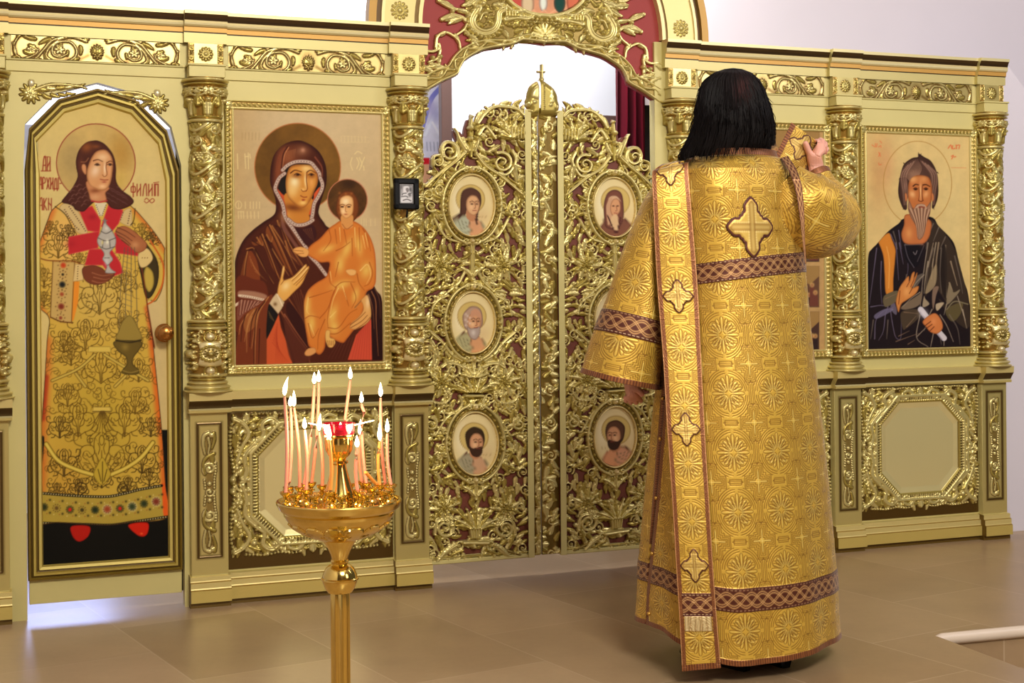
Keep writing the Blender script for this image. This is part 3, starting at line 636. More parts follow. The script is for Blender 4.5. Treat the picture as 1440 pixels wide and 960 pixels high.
    for y, cc, r in ((350, (190, 60, 26), 4), (412, (40, 30, 20), 2), (480, (20, 22, 24), 4.5), (545, (160, 70, 40), 3), (628, (120, 40, 26), 4.5), (705, (140, 60, 40), 2.5)):
        x, yy = Q(235-(y-350)*.05, y)[0]; c.glow(x, yy, r, r, cc, .95, hard=2)
        for k in range(8): c.glow(x+(r+3.2)*math.cos(k*.785), yy+(r+3.2)*math.sin(k*.785), .9, .9, (96, 60, 30), .9)
    for q in (Q(165, 325, 148, 700), Q(312, 330, 290, 735)): c.line(q, (120, 84, 40), 1.2)
    c.line(Q(45, 290, 120, 315, 190, 320, 300, 322, 372, 350), (120, 60, 24), 1.5)
    c.fill(T(75, 355, 300, 372, 550, 378, 700, 345, 900, 300, 905, 480, 920, 515, 700, 545, 550, 563, 300, 552, 75, 545), (176, 150, 58), sm=False)
    c.fill(T(900, 285, 925, 280, 942, 512, 915, 518), (226, 92, 30), sm=False)
    for q in (T(75, 350, 300, 368, 520, 375, 640, 355, 760, 325, 900, 300), T(75, 552, 200, 556, 400, 562, 560, 566, 700, 546, 940, 510)):
        c.line(q, (34, 28, 14), 3.8); c.dots(q, 3.6, 1.0, (208, 190, 130), 1)
    for x, y, cc, rc in ((105, 445, (40, 44, 22), 0), (190, 452, (96, 70, 34), 1), (280, 462, (52, 56, 26), 2), (362, 465, (60, 50, 24), 1), (450, 464, (28, 40, 24), 0), (532, 460, (150, 60, 30), 3), (618, 455, (56, 56, 30), 2), (700, 442, (44, 56, 30), 3), (780, 422, (40, 50, 28), 0), (862, 408, (120, 44, 28), 3)):
        X, Y = T(x, y)[0]
        if rc == 3: c.glow(X, Y, 7, 7, (214, 198, 140), .95, hard=3)
        for k in range(10): c.glow(X+5.2*math.cos(k*.628), Y+5.2*math.sin(k*.628), .9, .9, (70, 50, 26), .8)
        c.glow(X, Y, 5 if rc != 1 else 3, 5 if rc != 1 else 3, cc, .95, hard=2)
        if rc == 2: c.glow(X, Y, 2.6, 2.8, (206, 40, 26), 1, hard=2)
        for sy in (-9, 9):
            c.glow(X+8.4, Y+sy-1, 1.6, 1.6, (50, 40, 20), .9); c.glow(X+4, Y+sy, .8, .8, (150, 60, 30), .8); c.glow(X-4, Y+sy, .8, .8, (230, 214, 150), .8)
    c.clip = None
    c.line(robe, (70, 44, 20), 1.0, closed=True)
    # open left sleeve, dark lining
    c.fill(Q(800, 200, 850, 270, 880, 370, 870, 480, 830, 560, 790, 560, 760, 420, 740, 300), (60, 48, 22), edge=(20, 16, 10), ew=3); c.fill(Q(800, 360, 840, 400, 845, 480, 815, 530, 785, 480, 780, 400), (188, 160, 66), edge=(110, 90, 30), ew=2.5)
    c.line(Q(800, 190, 880, 320, 885, 450, 840, 560, 790, 600), (200, 166, 70), 3.2, 2.4); c.line(Q(820, 180, 905, 330, 905, 470, 850, 580, 800, 615), (196, 96, 36), 2.4)
    c.line(Q(730, 240, 770, 400, 800, 600, 850, 900), (110, 44, 20), 1.6)
    # yoke, stole
    for sg in (0, 1):
        q = P(210, 640, 290, 720, 330, 800, 400, 800, 330, 650, 260, 600) if sg == 0 else P(690, 640, 700, 700, 690, 760, 610, 720, 650, 650)
        c.fill(q, (204, 176, 116), edge=(130, 96, 54), ew=1.2)
    for q in (P(240, 640, 300, 740, 350, 790), P(270, 620, 340, 720, 385, 790), P(640, 660, 620, 720), P(690, 650, 670, 740)): c.dots(q, 3.4, .95, (70, 40, 34), .95)
    c.line(P(180, 625, 250, 680, 310, 800), dk, 1.2); c.line(P(720, 640, 710, 720, 690, 750), dk, 1.2)
    st, se = (186, 40, 44), (210, 96, 84)
    for q in (Q(410, 240, 560, 240, 620, 330, 640, 400, 560, 430, 500, 350, 380, 350), P(340, 650, 430, 620, 490, 720, 480, 800, 400, 790), P(540, 610, 640, 650, 610, 740, 560, 800, 490, 760, 510, 700), P(270, 830, 480, 790, 470, 905, 270, 950), P(580, 800, 660, 800, 740, 900, 740, 960, 590, 940)):
        c.fill(q, st, sm=False, edge=se, ew=1.8, ea=.8)
    c.fill(P(445, 600, 530, 600, 500, 690, 475, 690), (214, 200, 160), sm=False); c.dots(P(455, 610, 485, 690), 3, .8, (70, 44, 40)); c.dots(P(525, 610, 495, 690), 3, .8, (70, 44, 40))
    c.glow(130, 305, 6, 4, (150, 26, 36), .7); c.glow(100, 343, 8, 5, (160, 30, 38), .5)
    # hair, neck, face
    hairp = Z(400, 75, 300, 100, 210, 190, 165, 320, 165, 430, 185, 560, 120, 700, 40, 800, -30, 900, 60, 930, 120, 960, 160, 1010, 260, 1030, 340, 960, 420, 900, 560, 900, 640, 980, 760, 1000, 880, 960, 940, 900, 900, 830, 780, 740, 705, 620, 700, 420, 660, 260, 560, 130, 470, 80)
    c.fill(hairp, (74, 36, 26), edge=(40, 16, 14), ew=2.5); c.clip = c.mask(hairp); c.glow(122, 207, 8, 7, (140, 76, 34), .9, -.5); c.glow(135, 206, 6, 3, (150, 84, 36), .6); c.glow(114, 232, 4, 12, (104, 54, 34), .7)
    for k in range(16):
        x, y = Z(60+(k*83) % 260, 660+(k*37) % 280)[0]; c.line([(x-3, y+2), (x, y-1), (x+4, y)], (134, 88, 76), 1.5, .6, .6)
        x, y = Z(600+(k*71) % 280, 700+(k*41) % 230)[0]; c.line([(x-3, y-2), (x, y-1), (x+4, y+2)], (110, 70, 66), 1.5, .6, .6)
    c.clip = None
    c.fill(Z(310, 620, 340, 800, 370, 880, 470, 900, 570, 880, 560, 780, 600, 700), (196, 130, 84), sm=True, edge=(130, 70, 36), ew=2); c.glow(134, 268, 8, 3.2, (126, 66, 34), .8, -.1); c.glow(134, 277, 7, 4, (218, 170, 120), .6)
    c.line(Z(370, 885, 470, 905, 580, 885), (180, 50, 50), 1.8)
    fc = Z(530, 195, 440, 220, 380, 290, 340, 380, 310, 480, 310, 580, 340, 660, 400, 710, 480, 745, 560, 735, 610, 680, 640, 590, 655, 480, 660, 380, 640, 290, 590, 220)
    c.fill(fc, (208, 148, 94), edge=(134, 78, 40), ew=3.2, ea=.8); cl = c.mask(fc); c.clip = cl
    c.glow(134, 240, 6, 9, (236, 204, 164), .9, .4); c.glow(144, 221, 8, 5, (232, 192, 142), .9); c.glow(147.5, 237, 1.8, 9, (246, 218, 176), .9); c.glow(144, 262, 5, 3, (236, 190, 140), .9); c.glow(154, 240, 2, 7, (224, 160, 110), .7); c.glow(130, 258, 5, 6, (214, 156, 100), .7)
    c.line(Z(395, 345, 460, 330, 520, 355), (90, 46, 24), 1.5, .9); c.line(Z(585, 370, 620, 350, 655, 360), (90, 46, 24), 1.4, .9)
    for x in (450, 622): c.glow(*Z(x, 400)[0], 3 if x < 500 else 2.2, 1.4, (50, 26, 16), 1, hard=2); c.line(Z(x-38, 400, x, 380, x+36, 405), (70, 36, 20), .9)
    c.line(Z(575, 370, 568, 440, 580, 530, 545, 560, 520, 535), (128, 66, 34), 1.2, .8); c.line(Z(490, 595, 540, 605, 595, 602), (140, 56, 38), 1.2); c.glow(146.5, 255.8, 3, 1.2, (160, 74, 54), .9); c.clip = None
    c.fill(Z(245, 400, 275, 390, 300, 430, 295, 530, 260, 500, 240, 450), (206, 142, 92), edge=(120, 62, 32), ew=1.2); c.line(Z(230, 360, 290, 360, 330, 310), (130, 80, 50), 1.6)
    # hands, cuffs
    c.fill(Q(315, 340, 375, 345, 370, 450, 300, 460), (216, 186, 120), sm=False, edge=(120, 80, 40), ew=1.2); c.dots(Q(335, 350, 330, 450), 3.4, .8, (80, 50, 30))
    c.fill(Q(740, 280, 800, 235, 840, 300, 800, 355, 755, 360), (216, 188, 120), edge=(120, 80, 40), ew=1.2); c.dots(Q(760, 300, 820, 300), 3.6, .8, (120, 70, 30))
    c.fill(Q(365, 370, 430, 350, 490, 365, 530, 395, 580, 405, 570, 430, 540, 455, 480, 480, 420, 475, 375, 440), (116, 58, 34), edge=(64, 28, 18), ew=1.8)
    for q in (Q(430, 400, 500, 420, 570, 410), Q(440, 430, 510, 445, 550, 440), Q(430, 455, 480, 468, 530, 460)): c.line(q, (170, 104, 66), 1.4, .8, .8)
    c.fill(Q(590, 110, 640, 85, 700, 110, 770, 170, 800, 210, 780, 250, 730, 265, 690, 230, 650, 200, 600, 150), (164, 98, 58), edge=(96, 46, 28), ew=1.8); c.glow(190, 344, 6, 5, (206, 148, 96), .7)
    for q in (Q(600, 95, 660, 120, 720, 160), Q(590, 120, 650, 150, 700, 185), Q(600, 145, 650, 175, 690, 210), Q(630, 180, 680, 215)): c.line(q, (92, 44, 28), 1.3, .8)
    # silver vessel in the hands
    sv = Q(515, 45, 530, 75, 560, 110, 590, 170, 585, 220, 550, 265, 570, 310, 545, 345, 560, 375, 590, 400, 520, 400, 530, 350, 500, 310, 510, 270, 470, 210, 465, 170, 490, 120)
    c.fill(sv, (178, 170, 156), edge=(70, 64, 60), ew=1.6); c.lines([Q(490, 120, 525, 135, 565, 115), Q(470, 165, 525, 185, 590, 165), Q(485, 225, 525, 240, 580, 225), Q(505, 180, 500, 230), Q(548, 180, 552, 230), Q(515, 300, 545, 300), Q(530, 350, 545, 345)], (84, 78, 72), 1.1); c.glow(151, 340, 2.2, 3.6, (236, 232, 200), .9); c.glow(144, 341, 1.5, 3, (222, 206, 130), .9); c.glow(150, 321, 3, 3, (222, 216, 200), .7); c.line(Q(515, 35, 515, 65), (120, 116, 110), 1.6); c.line(Q(500, 48, 530, 48), (120, 116, 110), 1.3)
    c.glow(150, 368, 3, 6, (206, 200, 196), .7)
    # censer on its chains
    for k in range(4): c.line(Q(650+k*22, 230, 625+k*34, 480, 610+k*42, 800), (90, 78, 60), 1.1, alpha=.8)
    for y in range(250, 700, 36): c.line(Q(640, y, 700, y+20), (104, 92, 70), .9, alpha=.6)
    c.fill(Q(640, 720, 690, 690, 740, 770, 758, 850, 600, 850, 610, 790), (150, 126, 54), edge=(60, 46, 20), ew=1.5)
    c.fill(R(725, 0, 950, 0, 935, 70, 890, 130, 880, 190, 935, 240, 920, 275, 850, 280, 785, 265, 800, 230, 830, 190, 820, 130, 755, 80), (104, 84, 32), edge=(36, 28, 12), ew=2.2); c.line(Q(590, 855, 680, 870, 760, 855), (52, 40, 16), 2.2); c.glow(176, 488, 5, 5, (150, 124, 52), .7); c.line(R(795, 245, 860, 262, 930, 245), (150, 124, 54), 1.2)
    # shoes
    c.fill(T(290, 575, 410, 575, 405, 640, 345, 678, 300, 645), (178, 30, 18), edge=(120, 16, 10), ew=2); c.fill(T(675, 565, 800, 550, 808, 610, 780, 643, 730, 630), (204, 36, 16), edge=(140, 20, 10), ew=2); c.glow(199, 750, 2, 1.4, (236, 110, 50), .8)
    return c

def paint_old_saint(S=2.0):
    c = Field(1212, 182, 1370, 500, S, (204, 176, 114))
    c.glow(1235, 240, 16, 60, (190, 144, 88), .7); c.glow(1340, 300, 20, 60, (208, 184, 122), .8); c.glow(1247, 230, 12, 30, (196, 142, 96), .5); c.mottle(.05, 12, 12)
    P = K(1200, 170, 5.333); Q = K(1200, 330, 5.333); Z = K(1250, 210, 12)
    c.line(ring_pts(1290.3, 257.5, 48, 59, 50), (166, 124, 62), .9, closed=True)
    rd = (206, 108, 64)
    c.lines([P(140, 180, 165, 195, 165, 170), P(175, 195, 178, 170), P(190, 195, 205, 185, 208, 200), P(200, 150, 212, 165), P(190, 235, 205, 265), P(190, 265, 200, 240), P(190, 315, 195, 330, 210, 325)], rd, 1.2, alpha=.8)
    c.lines([P(712, 205, 730, 180, 738, 208), P(745, 185, 745, 208, 765, 205), P(770, 180, 775, 208), P(775, 185, 790, 180), P(798, 182, 792, 208), P(735, 265, 750, 258, 738, 285), P(755, 270, 768, 268)], rd, 1.4); c.line(P(735, 350, 845, 352), rd, 1.0, alpha=.5)
    body = P(390, 730, 340, 770, 260, 830, 180, 920, 140, 960)+Q(115, 150, 105, 300, 100, 500, 60, 1050, 920, 1050, 868, 500, 830, 350, 790, 200, 760, 80)+P(720, 870, 640, 790, 580, 720)
    c.fill(body, (30, 22, 24), edge=(14, 10, 12), ew=4); c.clip = c.mask(body)
    c.fill(P(180, 905, 262, 840, 290, 890, 315, 960)+Q(315, 160, 300, 330, 295, 440, 245, 440, 235, 300, 225, 160, 190, 60), (198, 122, 44), edge=(150, 84, 30), ew=2); c.line(Q(250, 90, 270, 200, 265, 400), (216, 150, 70), 1.4)
    vi = (104, 92, 112); go = (150, 128, 100); br = (96, 80, 62)
    for q in (Q(175, 100, 150, 300, 120, 520), Q(210, 200, 205, 380, 215, 520), Q(130, 540, 220, 530, 300, 560), Q(160, 780, 170, 640, 230, 570, 300, 545), Q(300, 490, 280, 560, 300, 700, 320, 770, 355, 775, 360, 640), Q(240, 600, 225, 720, 190, 790), P(280, 850, 330, 960), P(340, 820, 360, 960), Q(320, 60, 330, 200, 340, 340), Q(345, 60, 375, 220), Q(395, 80, 410, 230, 405, 300), Q(265, 520, 240, 600)):
        c.line(q, vi, 1.5, .6, .85)
    c.fill(Q(160, 600, 240, 555, 300, 560, 240, 600, 170, 630), (108, 100, 124), .8); c.fill(Q(300, 490, 325, 560, 320, 600, 285, 560), (120, 110, 130), .7)
    # mantle on the right
    c.fill(P(580, 740, 700, 860, 760, 960)+Q(800, 220, 860, 480, 860, 700, 720, 600, 640, 480, 700, 520, 600, 380, 540, 460, 530, 300, 560, 60), (56, 44, 34), .9)
    for q in (Q(640, 60, 620, 220, 610, 360), Q(690, 80, 690, 260, 700, 470), Q(560, 240, 600, 60), Q(585, 330, 600, 180), Q(730, 200, 780, 380), Q(720, 360, 745, 420)): c.line(q, go, 2.2, 1, .8)
    c.fill(Q(540, 440, 570, 330, 620, 220, 625, 330, 600, 400), (150, 130, 96), .85); c.fill(Q(640, 120, 690, 80, 700, 300, 690, 480, 640, 300), (36, 28, 24), .9); c.fill(Q(700, 520, 720, 360, 750, 430, 800, 410, 770, 460), (142, 126, 96), .8)
    c.fill(Q(530, 460, 520, 540, 570, 520, 540, 480), (150, 132, 104)); c.fill(Q(600, 400, 640, 390, 620, 460, 600, 560, 590, 480), (120, 96, 78)); c.fill(Q(620, 520, 680, 510, 630, 570), (170, 150, 120))
    c.fill(Q(690, 580, 740, 530, 820, 510, 800, 600, 740, 650), (96, 84, 50), .8); c.line(Q(700, 560, 760, 500, 860, 520), (120, 108, 80), 1.6)
    for q in (Q(650, 600, 700, 680, 750, 800), Q(780, 460, 840, 640), Q(500, 600, 475, 770, 560, 840), Q(560, 60, 525, 300, 500, 560), Q(480, 760, 540, 700), Q(680, 760, 680, 830), Q(600, 740, 580, 840)): c.line(q, (158, 140, 118), 1.4, .8, .85)
    c.fill(Q(230, 460, 330, 420, 330, 490, 240, 540), (96, 84, 60)); c.fill(Q(360, 540, 500, 440, 520, 400, 500, 520, 400, 560), (112, 94, 74)); c.fill(Q(360, 580, 480, 560, 490, 620, 400, 700, 370, 700), (74, 60, 44), .9); c.fill(Q(430, 340, 530, 290, 470, 400, 460, 420), (100, 90, 78), .8)
    for q in (Q(240, 480, 330, 440), Q(400, 690, 470, 610), Q(380, 580, 480, 590), Q(320, 800, 430, 760, 490, 740), Q(410, 820, 460, 790), Q(340, 760, 420, 720)): c.line(q, (128, 100, 76), 1.3, .6, .8)
    for q in (Q(530, 300, 470, 360, 440, 420), Q(500, 430, 430, 480, 370, 540)): c.line(q, (150, 134, 112), 1.2, .6)
    c.fill(P(380, 920, 540, 920)+Q(530, 100, 480, 240, 400, 200), (22, 18, 22)); c.line(Q(385, 75, 520, 72), (90, 80, 80), 1.6); c.line(Q(450, 130, 465, 148, 478, 120), (120, 110, 110), 1.1); c.line(Q(385, 75, 410, 170, 455, 245), (84, 76, 82), 1.1); c.line(Q(530, 80, 480, 200), (70, 60, 62), 1.2)
    for q in (P(430, 790, 400, 860, 390, 930), P(300, 830, 320, 900, 330, 960), P(600, 770, 560, 860, 545, 960), P(640, 800, 600, 900), P(690, 870, 650, 960), Q(600, 100, 560, 250, 545, 420), Q(660, 100, 650, 280, 660, 440), Q(760, 160, 800, 330, 820, 440), Q(720, 600, 780, 700, 800, 820), Q(640, 700, 660, 820), Q(560, 640, 530, 720), Q(400, 300, 380, 420), Q(150, 640, 130, 780), Q(260, 640, 250, 780)):
        c.line(q, (116, 102, 88), 2.0, .8, .65)
    for q in (Q(560, 200, 540, 330, 530, 440), Q(620, 60, 590, 240), Q(700, 520, 680, 600), Q(820, 560, 850, 700), Q(590, 560, 560, 620)): c.line(q, (176, 158, 130), 1.8, .7, .7)
    c.clip = None
    # neck and face
    nk = P(400, 700, 380, 780, 360, 850, 385, 915, 470, 925, 545, 905, 580, 830, 570, 740); c.fill(nk, (180, 104, 56), edge=(110, 54, 26), ew=2.4); c.glow(1278, 328, 5, 8, (216, 150, 84), .7); c.glow(1297, 338, 4, 6, (196, 110, 62), .7)
    hr = P(490, 245, 485, 270, 440, 280, 385, 320, 360, 380, 340, 480, 340, 560, 370, 650, 400, 660, 420, 560, 580, 560, 590, 650, 610, 640, 635, 560, 635, 450, 620, 370, 580, 300, 530, 270)
    c.fill(hr, (62, 40, 32), edge=(30, 18, 16), ew=2.5); c.clip = c.mask(hr); 
    for k in range(26): 
        a = -2.7+k*.09; c.line([(1291+12*math.cos(a), 262+16*math.sin(a)), (1291+20*math.cos(a+.1), 262+27*math.sin(a+.1)), (1290+26*math.cos(a-.15), 260+36*math.sin(a-.15))], (166, 124, 96) if k < 15 else (96, 66, 54), 1.4, .5, .7)
    for sg, x0 in ((-1, 1272), (1, 1313)):
        for k in range(7): c.line([(1291+sg*(4+k*2), 226+k*1.2), (x0+sg*(-8+k*1.6)+sg*4, 246), (x0+sg*(-5+k*1.4), 268), (x0+sg*(-6+k*1.2), 288)], (164, 126, 104) if k % 2 else (110, 78, 62), 1.5, .7, .75)
    c.glow(1281, 243, 7, 4, (176, 134, 104), .3, -.4); c.glow(1273, 262, 2.5, 8, (150, 112, 92), .5); c.clip = None
    for q in (P(380, 318, 375, 312), P(350, 430, 342, 440), P(630, 385, 640, 395), P(490, 262, 488, 235), P(500, 262, 510, 245), P(600, 640, 606, 665), P(380, 650, 372, 665)): c.line(q, (50, 32, 26), 1.4, .4)
    fc = P(480, 408, 440, 425, 415, 470, 410, 540, 415, 610, 440, 660, 560, 660, 585, 600, 590, 500, 570, 430, 530, 410); c.fill(fc, (178, 104, 54), edge=(104, 50, 24), ew=3); c.clip = c.mask(fc)
    c.glow(1284, 252, 6, 5, (214, 154, 92), .9); c.glow(1299, 252, 5, 5, (206, 140, 82), .8); c.glow(1283, 273, 4, 5, (222, 168, 108), .9, -.4); c.glow(1302, 273, 3.5, 5, (216, 156, 98), .9, .4); c.glow(1294.5, 269, 1.6, 11, (228, 172, 112), .95)
    c.line(Z(410, 620, 450, 590, 500, 600), (60, 28, 16), 1.7, 1.2); c.line(Z(575, 600, 630, 595, 690, 625), (60, 28, 16), 1.7, 1.2)
    for x in (450, 625): c.glow(*Z(x, 672)[0], 2.5, 1.5, (40, 20, 14), 1, hard=2); c.line(Z(x-38, 665, x, 645, x+36, 668), (70, 34, 20), .9)
    c.line(Z(565, 620, 560, 740, 570, 850), (110, 54, 26), 1.2); c.line(Z(505, 640, 515, 760, 500, 860), (120, 62, 30), 1.0); c.line(Z(500, 860, 540, 880, 580, 860), (96, 44, 22), 1.2); c.clip = None
    for x in (395, 595): c.fill(P(x-8, 545, x+6, 550, x+8, 590, x-4, 600), (190, 116, 68), edge=(110, 54, 28), ew=1)
    bd = P(420, 600, 410, 650, 430, 720, 470, 790, 480, 870, 500, 890, 530, 850, 550, 760, 575, 690, 580, 610, 545, 650, 530, 625, 480, 625, 450, 660)
    c.fill(bd, (150, 112, 86), edge=(84, 52, 36), ew=2); c.clip = c.mask(bd)
    for k in range(13): c.line(P(415+k*14, 640+abs(k-5)*4, 450+k*9, 730, 468+k*7, 790, 480+k*4, 870), (196, 158, 124) if k % 2 else (92, 58, 42), 1.3, .7, .85)
    c.clip = None; c.line(P(470, 650, 490, 632, 530, 632, 548, 655), (188, 150, 120), 2, 1.4); c.line(P(492, 648, 510, 645, 530, 650), (130, 54, 36), 1.5)
    # hands and scroll
    c.fill(Q(320, 490, 345, 400, 385, 340, 415, 310, 420, 350, 440, 290, 460, 280, 455, 330, 475, 285, 478, 300, 455, 370, 440, 400, 490, 385, 470, 440, 400, 490, 360, 520, 340, 580, 325, 540), (196, 124, 62), edge=(116, 60, 26), ew=1.8); c.glow(1275, 410, 5, 7, (222, 160, 92), .7); c.lines([Q(420, 355, 400, 390), Q(455, 335, 430, 390), Q(440, 405, 420, 440), Q(350, 420, 340, 520)], (112, 56, 26), 1.0)
    c.line(Q(505, 560, 600, 680, 680, 775), (196, 188, 190), 8); c.line(Q(500, 580, 590, 690, 665, 785), (150, 140, 150), 2, 1.5); c.glow(*Q(525, 590)[0], 6, 6, (222, 214, 216), .6)
    c.fill(Q(520, 650, 575, 600, 620, 590, 660, 640, 670, 700, 630, 740, 580, 730, 545, 690), (196, 116, 62), edge=(110, 54, 28), ew=1.8); c.glow(1313, 452, 4, 5, (216, 140, 84), .7); c.lines([Q(540, 680, 580, 650), Q(550, 700, 590, 672), Q(570, 725, 605, 690)], (104, 50, 26), 1.2)
    return c
# ---------------------------------------------------------------- carved ornament
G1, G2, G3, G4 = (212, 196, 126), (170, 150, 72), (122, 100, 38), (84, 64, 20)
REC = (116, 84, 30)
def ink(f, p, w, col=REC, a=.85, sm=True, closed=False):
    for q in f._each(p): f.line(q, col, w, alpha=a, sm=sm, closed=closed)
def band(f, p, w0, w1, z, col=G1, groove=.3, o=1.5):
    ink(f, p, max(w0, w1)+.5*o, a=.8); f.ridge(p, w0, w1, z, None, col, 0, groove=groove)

def carve_frieze():
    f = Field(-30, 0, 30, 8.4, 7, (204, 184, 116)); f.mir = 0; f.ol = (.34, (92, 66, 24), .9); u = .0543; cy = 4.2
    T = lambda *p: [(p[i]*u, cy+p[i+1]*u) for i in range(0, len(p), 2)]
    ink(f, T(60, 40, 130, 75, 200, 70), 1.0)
    band(f, T(70, -55, 150, -78, 235, -62, 310, 0, 330, 55, 290, 85, 220, 92, 150, 60, 135, 5, 175, -45, 250, -40, 290, 0, 285, 45, 240, 60, 200, 40), .95, .5, 1.0)
    band(f, T(200, -80, 290, -50, 350, 20, 400, 75, 470, 88, 525, 55, 535, 0, 515, -50, 480, -78, 440, -60), .85, .5, 1.0)
    band(f, T(540, -20, 520, 60, 550, 85, 570, 90), .6, .3, .8); band(f, T(480, 85, 400, 50, 380, 10), .6, .3, .8)
    for a in (T(245, 8)[0], T(420, 15)[0]): f.flower(a[0], a[1], 1.7, 6, .9, G1)
    for x, y, an, L, W, c in ((300, -60, .2, 5.2, 2.2, .5), (395, -55, .05, 5, 2.0, -.4), (320, 85, -.9, 3.4, 2.0, -.6), (360, 90, -.5, 3, 1.8, .5), (175, 80, 2.6, 3, 1.8, .5), (110, -20, 1.9, 3.6, 2.0, -.6), (120, 60, .3, 3, 1.6, .6), (470, 30, 2.6, 4, 2.2, .6), (440, -10, 3.0, 3.2, 1.8, -.5), (500, 70, -.2, 3, 1.6, .6), (55, -70, -.2, 2.6, 1.6, .5), (230, -30, .6, 2.4, 1.4, .8), (190, 15, 1.2, 2.2, 1.4, .5), (510, -60, -1.9, 2.4, 1.5, -.5)):
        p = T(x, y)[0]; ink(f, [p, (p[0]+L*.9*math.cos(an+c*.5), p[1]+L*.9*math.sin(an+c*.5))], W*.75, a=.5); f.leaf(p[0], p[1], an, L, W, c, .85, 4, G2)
    f.mir = None
    f.glow(0, cy, 2.6, 3.2, REC, .9)
    for k in range(9):
        a = -math.pi/2+(k-4)*.36; f.leaf(0, cy+1.0, a, 3.6-abs(k-4)*.25, 1.1, 0, 1.0, 3, G2)
    f.flower(0, cy+1.6, 2.0, 8, .9, G3); f.bead(0, cy-.3, .6, 1.3, G1)
    return f
def carve_rosette():
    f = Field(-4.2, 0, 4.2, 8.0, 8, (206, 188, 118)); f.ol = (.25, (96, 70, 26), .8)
    f.glow(0, 4, 2.7, 2.7, REC, .6, hard=2); f.flower(0, 4.0, 2.7, 12, .8, G2, 0, 2); f.beads(ring_pts(0, 4, 1.3, 1.3, 20), .6, .25, 1.0, G1, closed=True); f.bead(0, 4, .75, 1.5, G1)
    return f
def carve_bracket():
    f = Field(0, 0, 2.6, 8, 8, (170, 132, 60))
    f.scroll(1.3, 2, 1.1, 1.6, 0, .6, .9, G2); f.scroll(1.3, 6, 1.1, -1.6, 0, .6, .9, G2); f.leaf(1.3, 3, math.pi/2, 2.4, 1.6, 0, .9, 3, G3); f.beads([(.3, .5), (.3, 7.5)], .7, .25, .7, G1); f.beads([(2.3, .5), (2.3, 7.5)], .7, .25, .7, G1)
    return f
def carve_frame(w, h, t):
    """leaf-and-dart picture frame: outer w x h cm, moulding t cm wide; origin top left"""
    f = Field(0, 0, w, h, 6, (186, 156, 84)); m = t*.62
    f.ridge([(t-.4, t-.4), (w-t+.4, t-.4), (w-t+.4, h-t+.4), (t-.4, h-t+.4)], .8, .8, 1.0, None, G1, 0, False, True)
    f.ridge([(.3, .3), (w-.3, .3), (w-.3, h-.3), (.3, h-.3)], .6, .6, .8, None, G2, 0, False, True)
    step = 1.9
    def run(n, fx):
        for i in range(n):
            x, y, a = fx(i); f.leaf(x, y, a, 1.9, 1.5, .7, .9, 2, G2); f.bead(x+.6*math.cos(a+1.2), y+.6*math.sin(a+1.2), .34, .8, G1)
    n = int((w-2)/step); run(n, lambda i: (1+i*step, t*.45, .2)); run(n, lambda i: (1+i*step, h-t*.45, -.2))
    n = int((h-2)/step); run(n, lambda i: (t*.45, 1+i*step, math.pi/2+.2)); run(n, lambda i: (w-t*.45, 1+i*step, math.pi/2-.2))
    for x, y in ((t/2, t/2), (w-t/2, t/2), (t/2, h-t/2), (w-t/2, h-t/2)): f.flower(x, y, t*.45, 6, 1.1, G1)
    return f
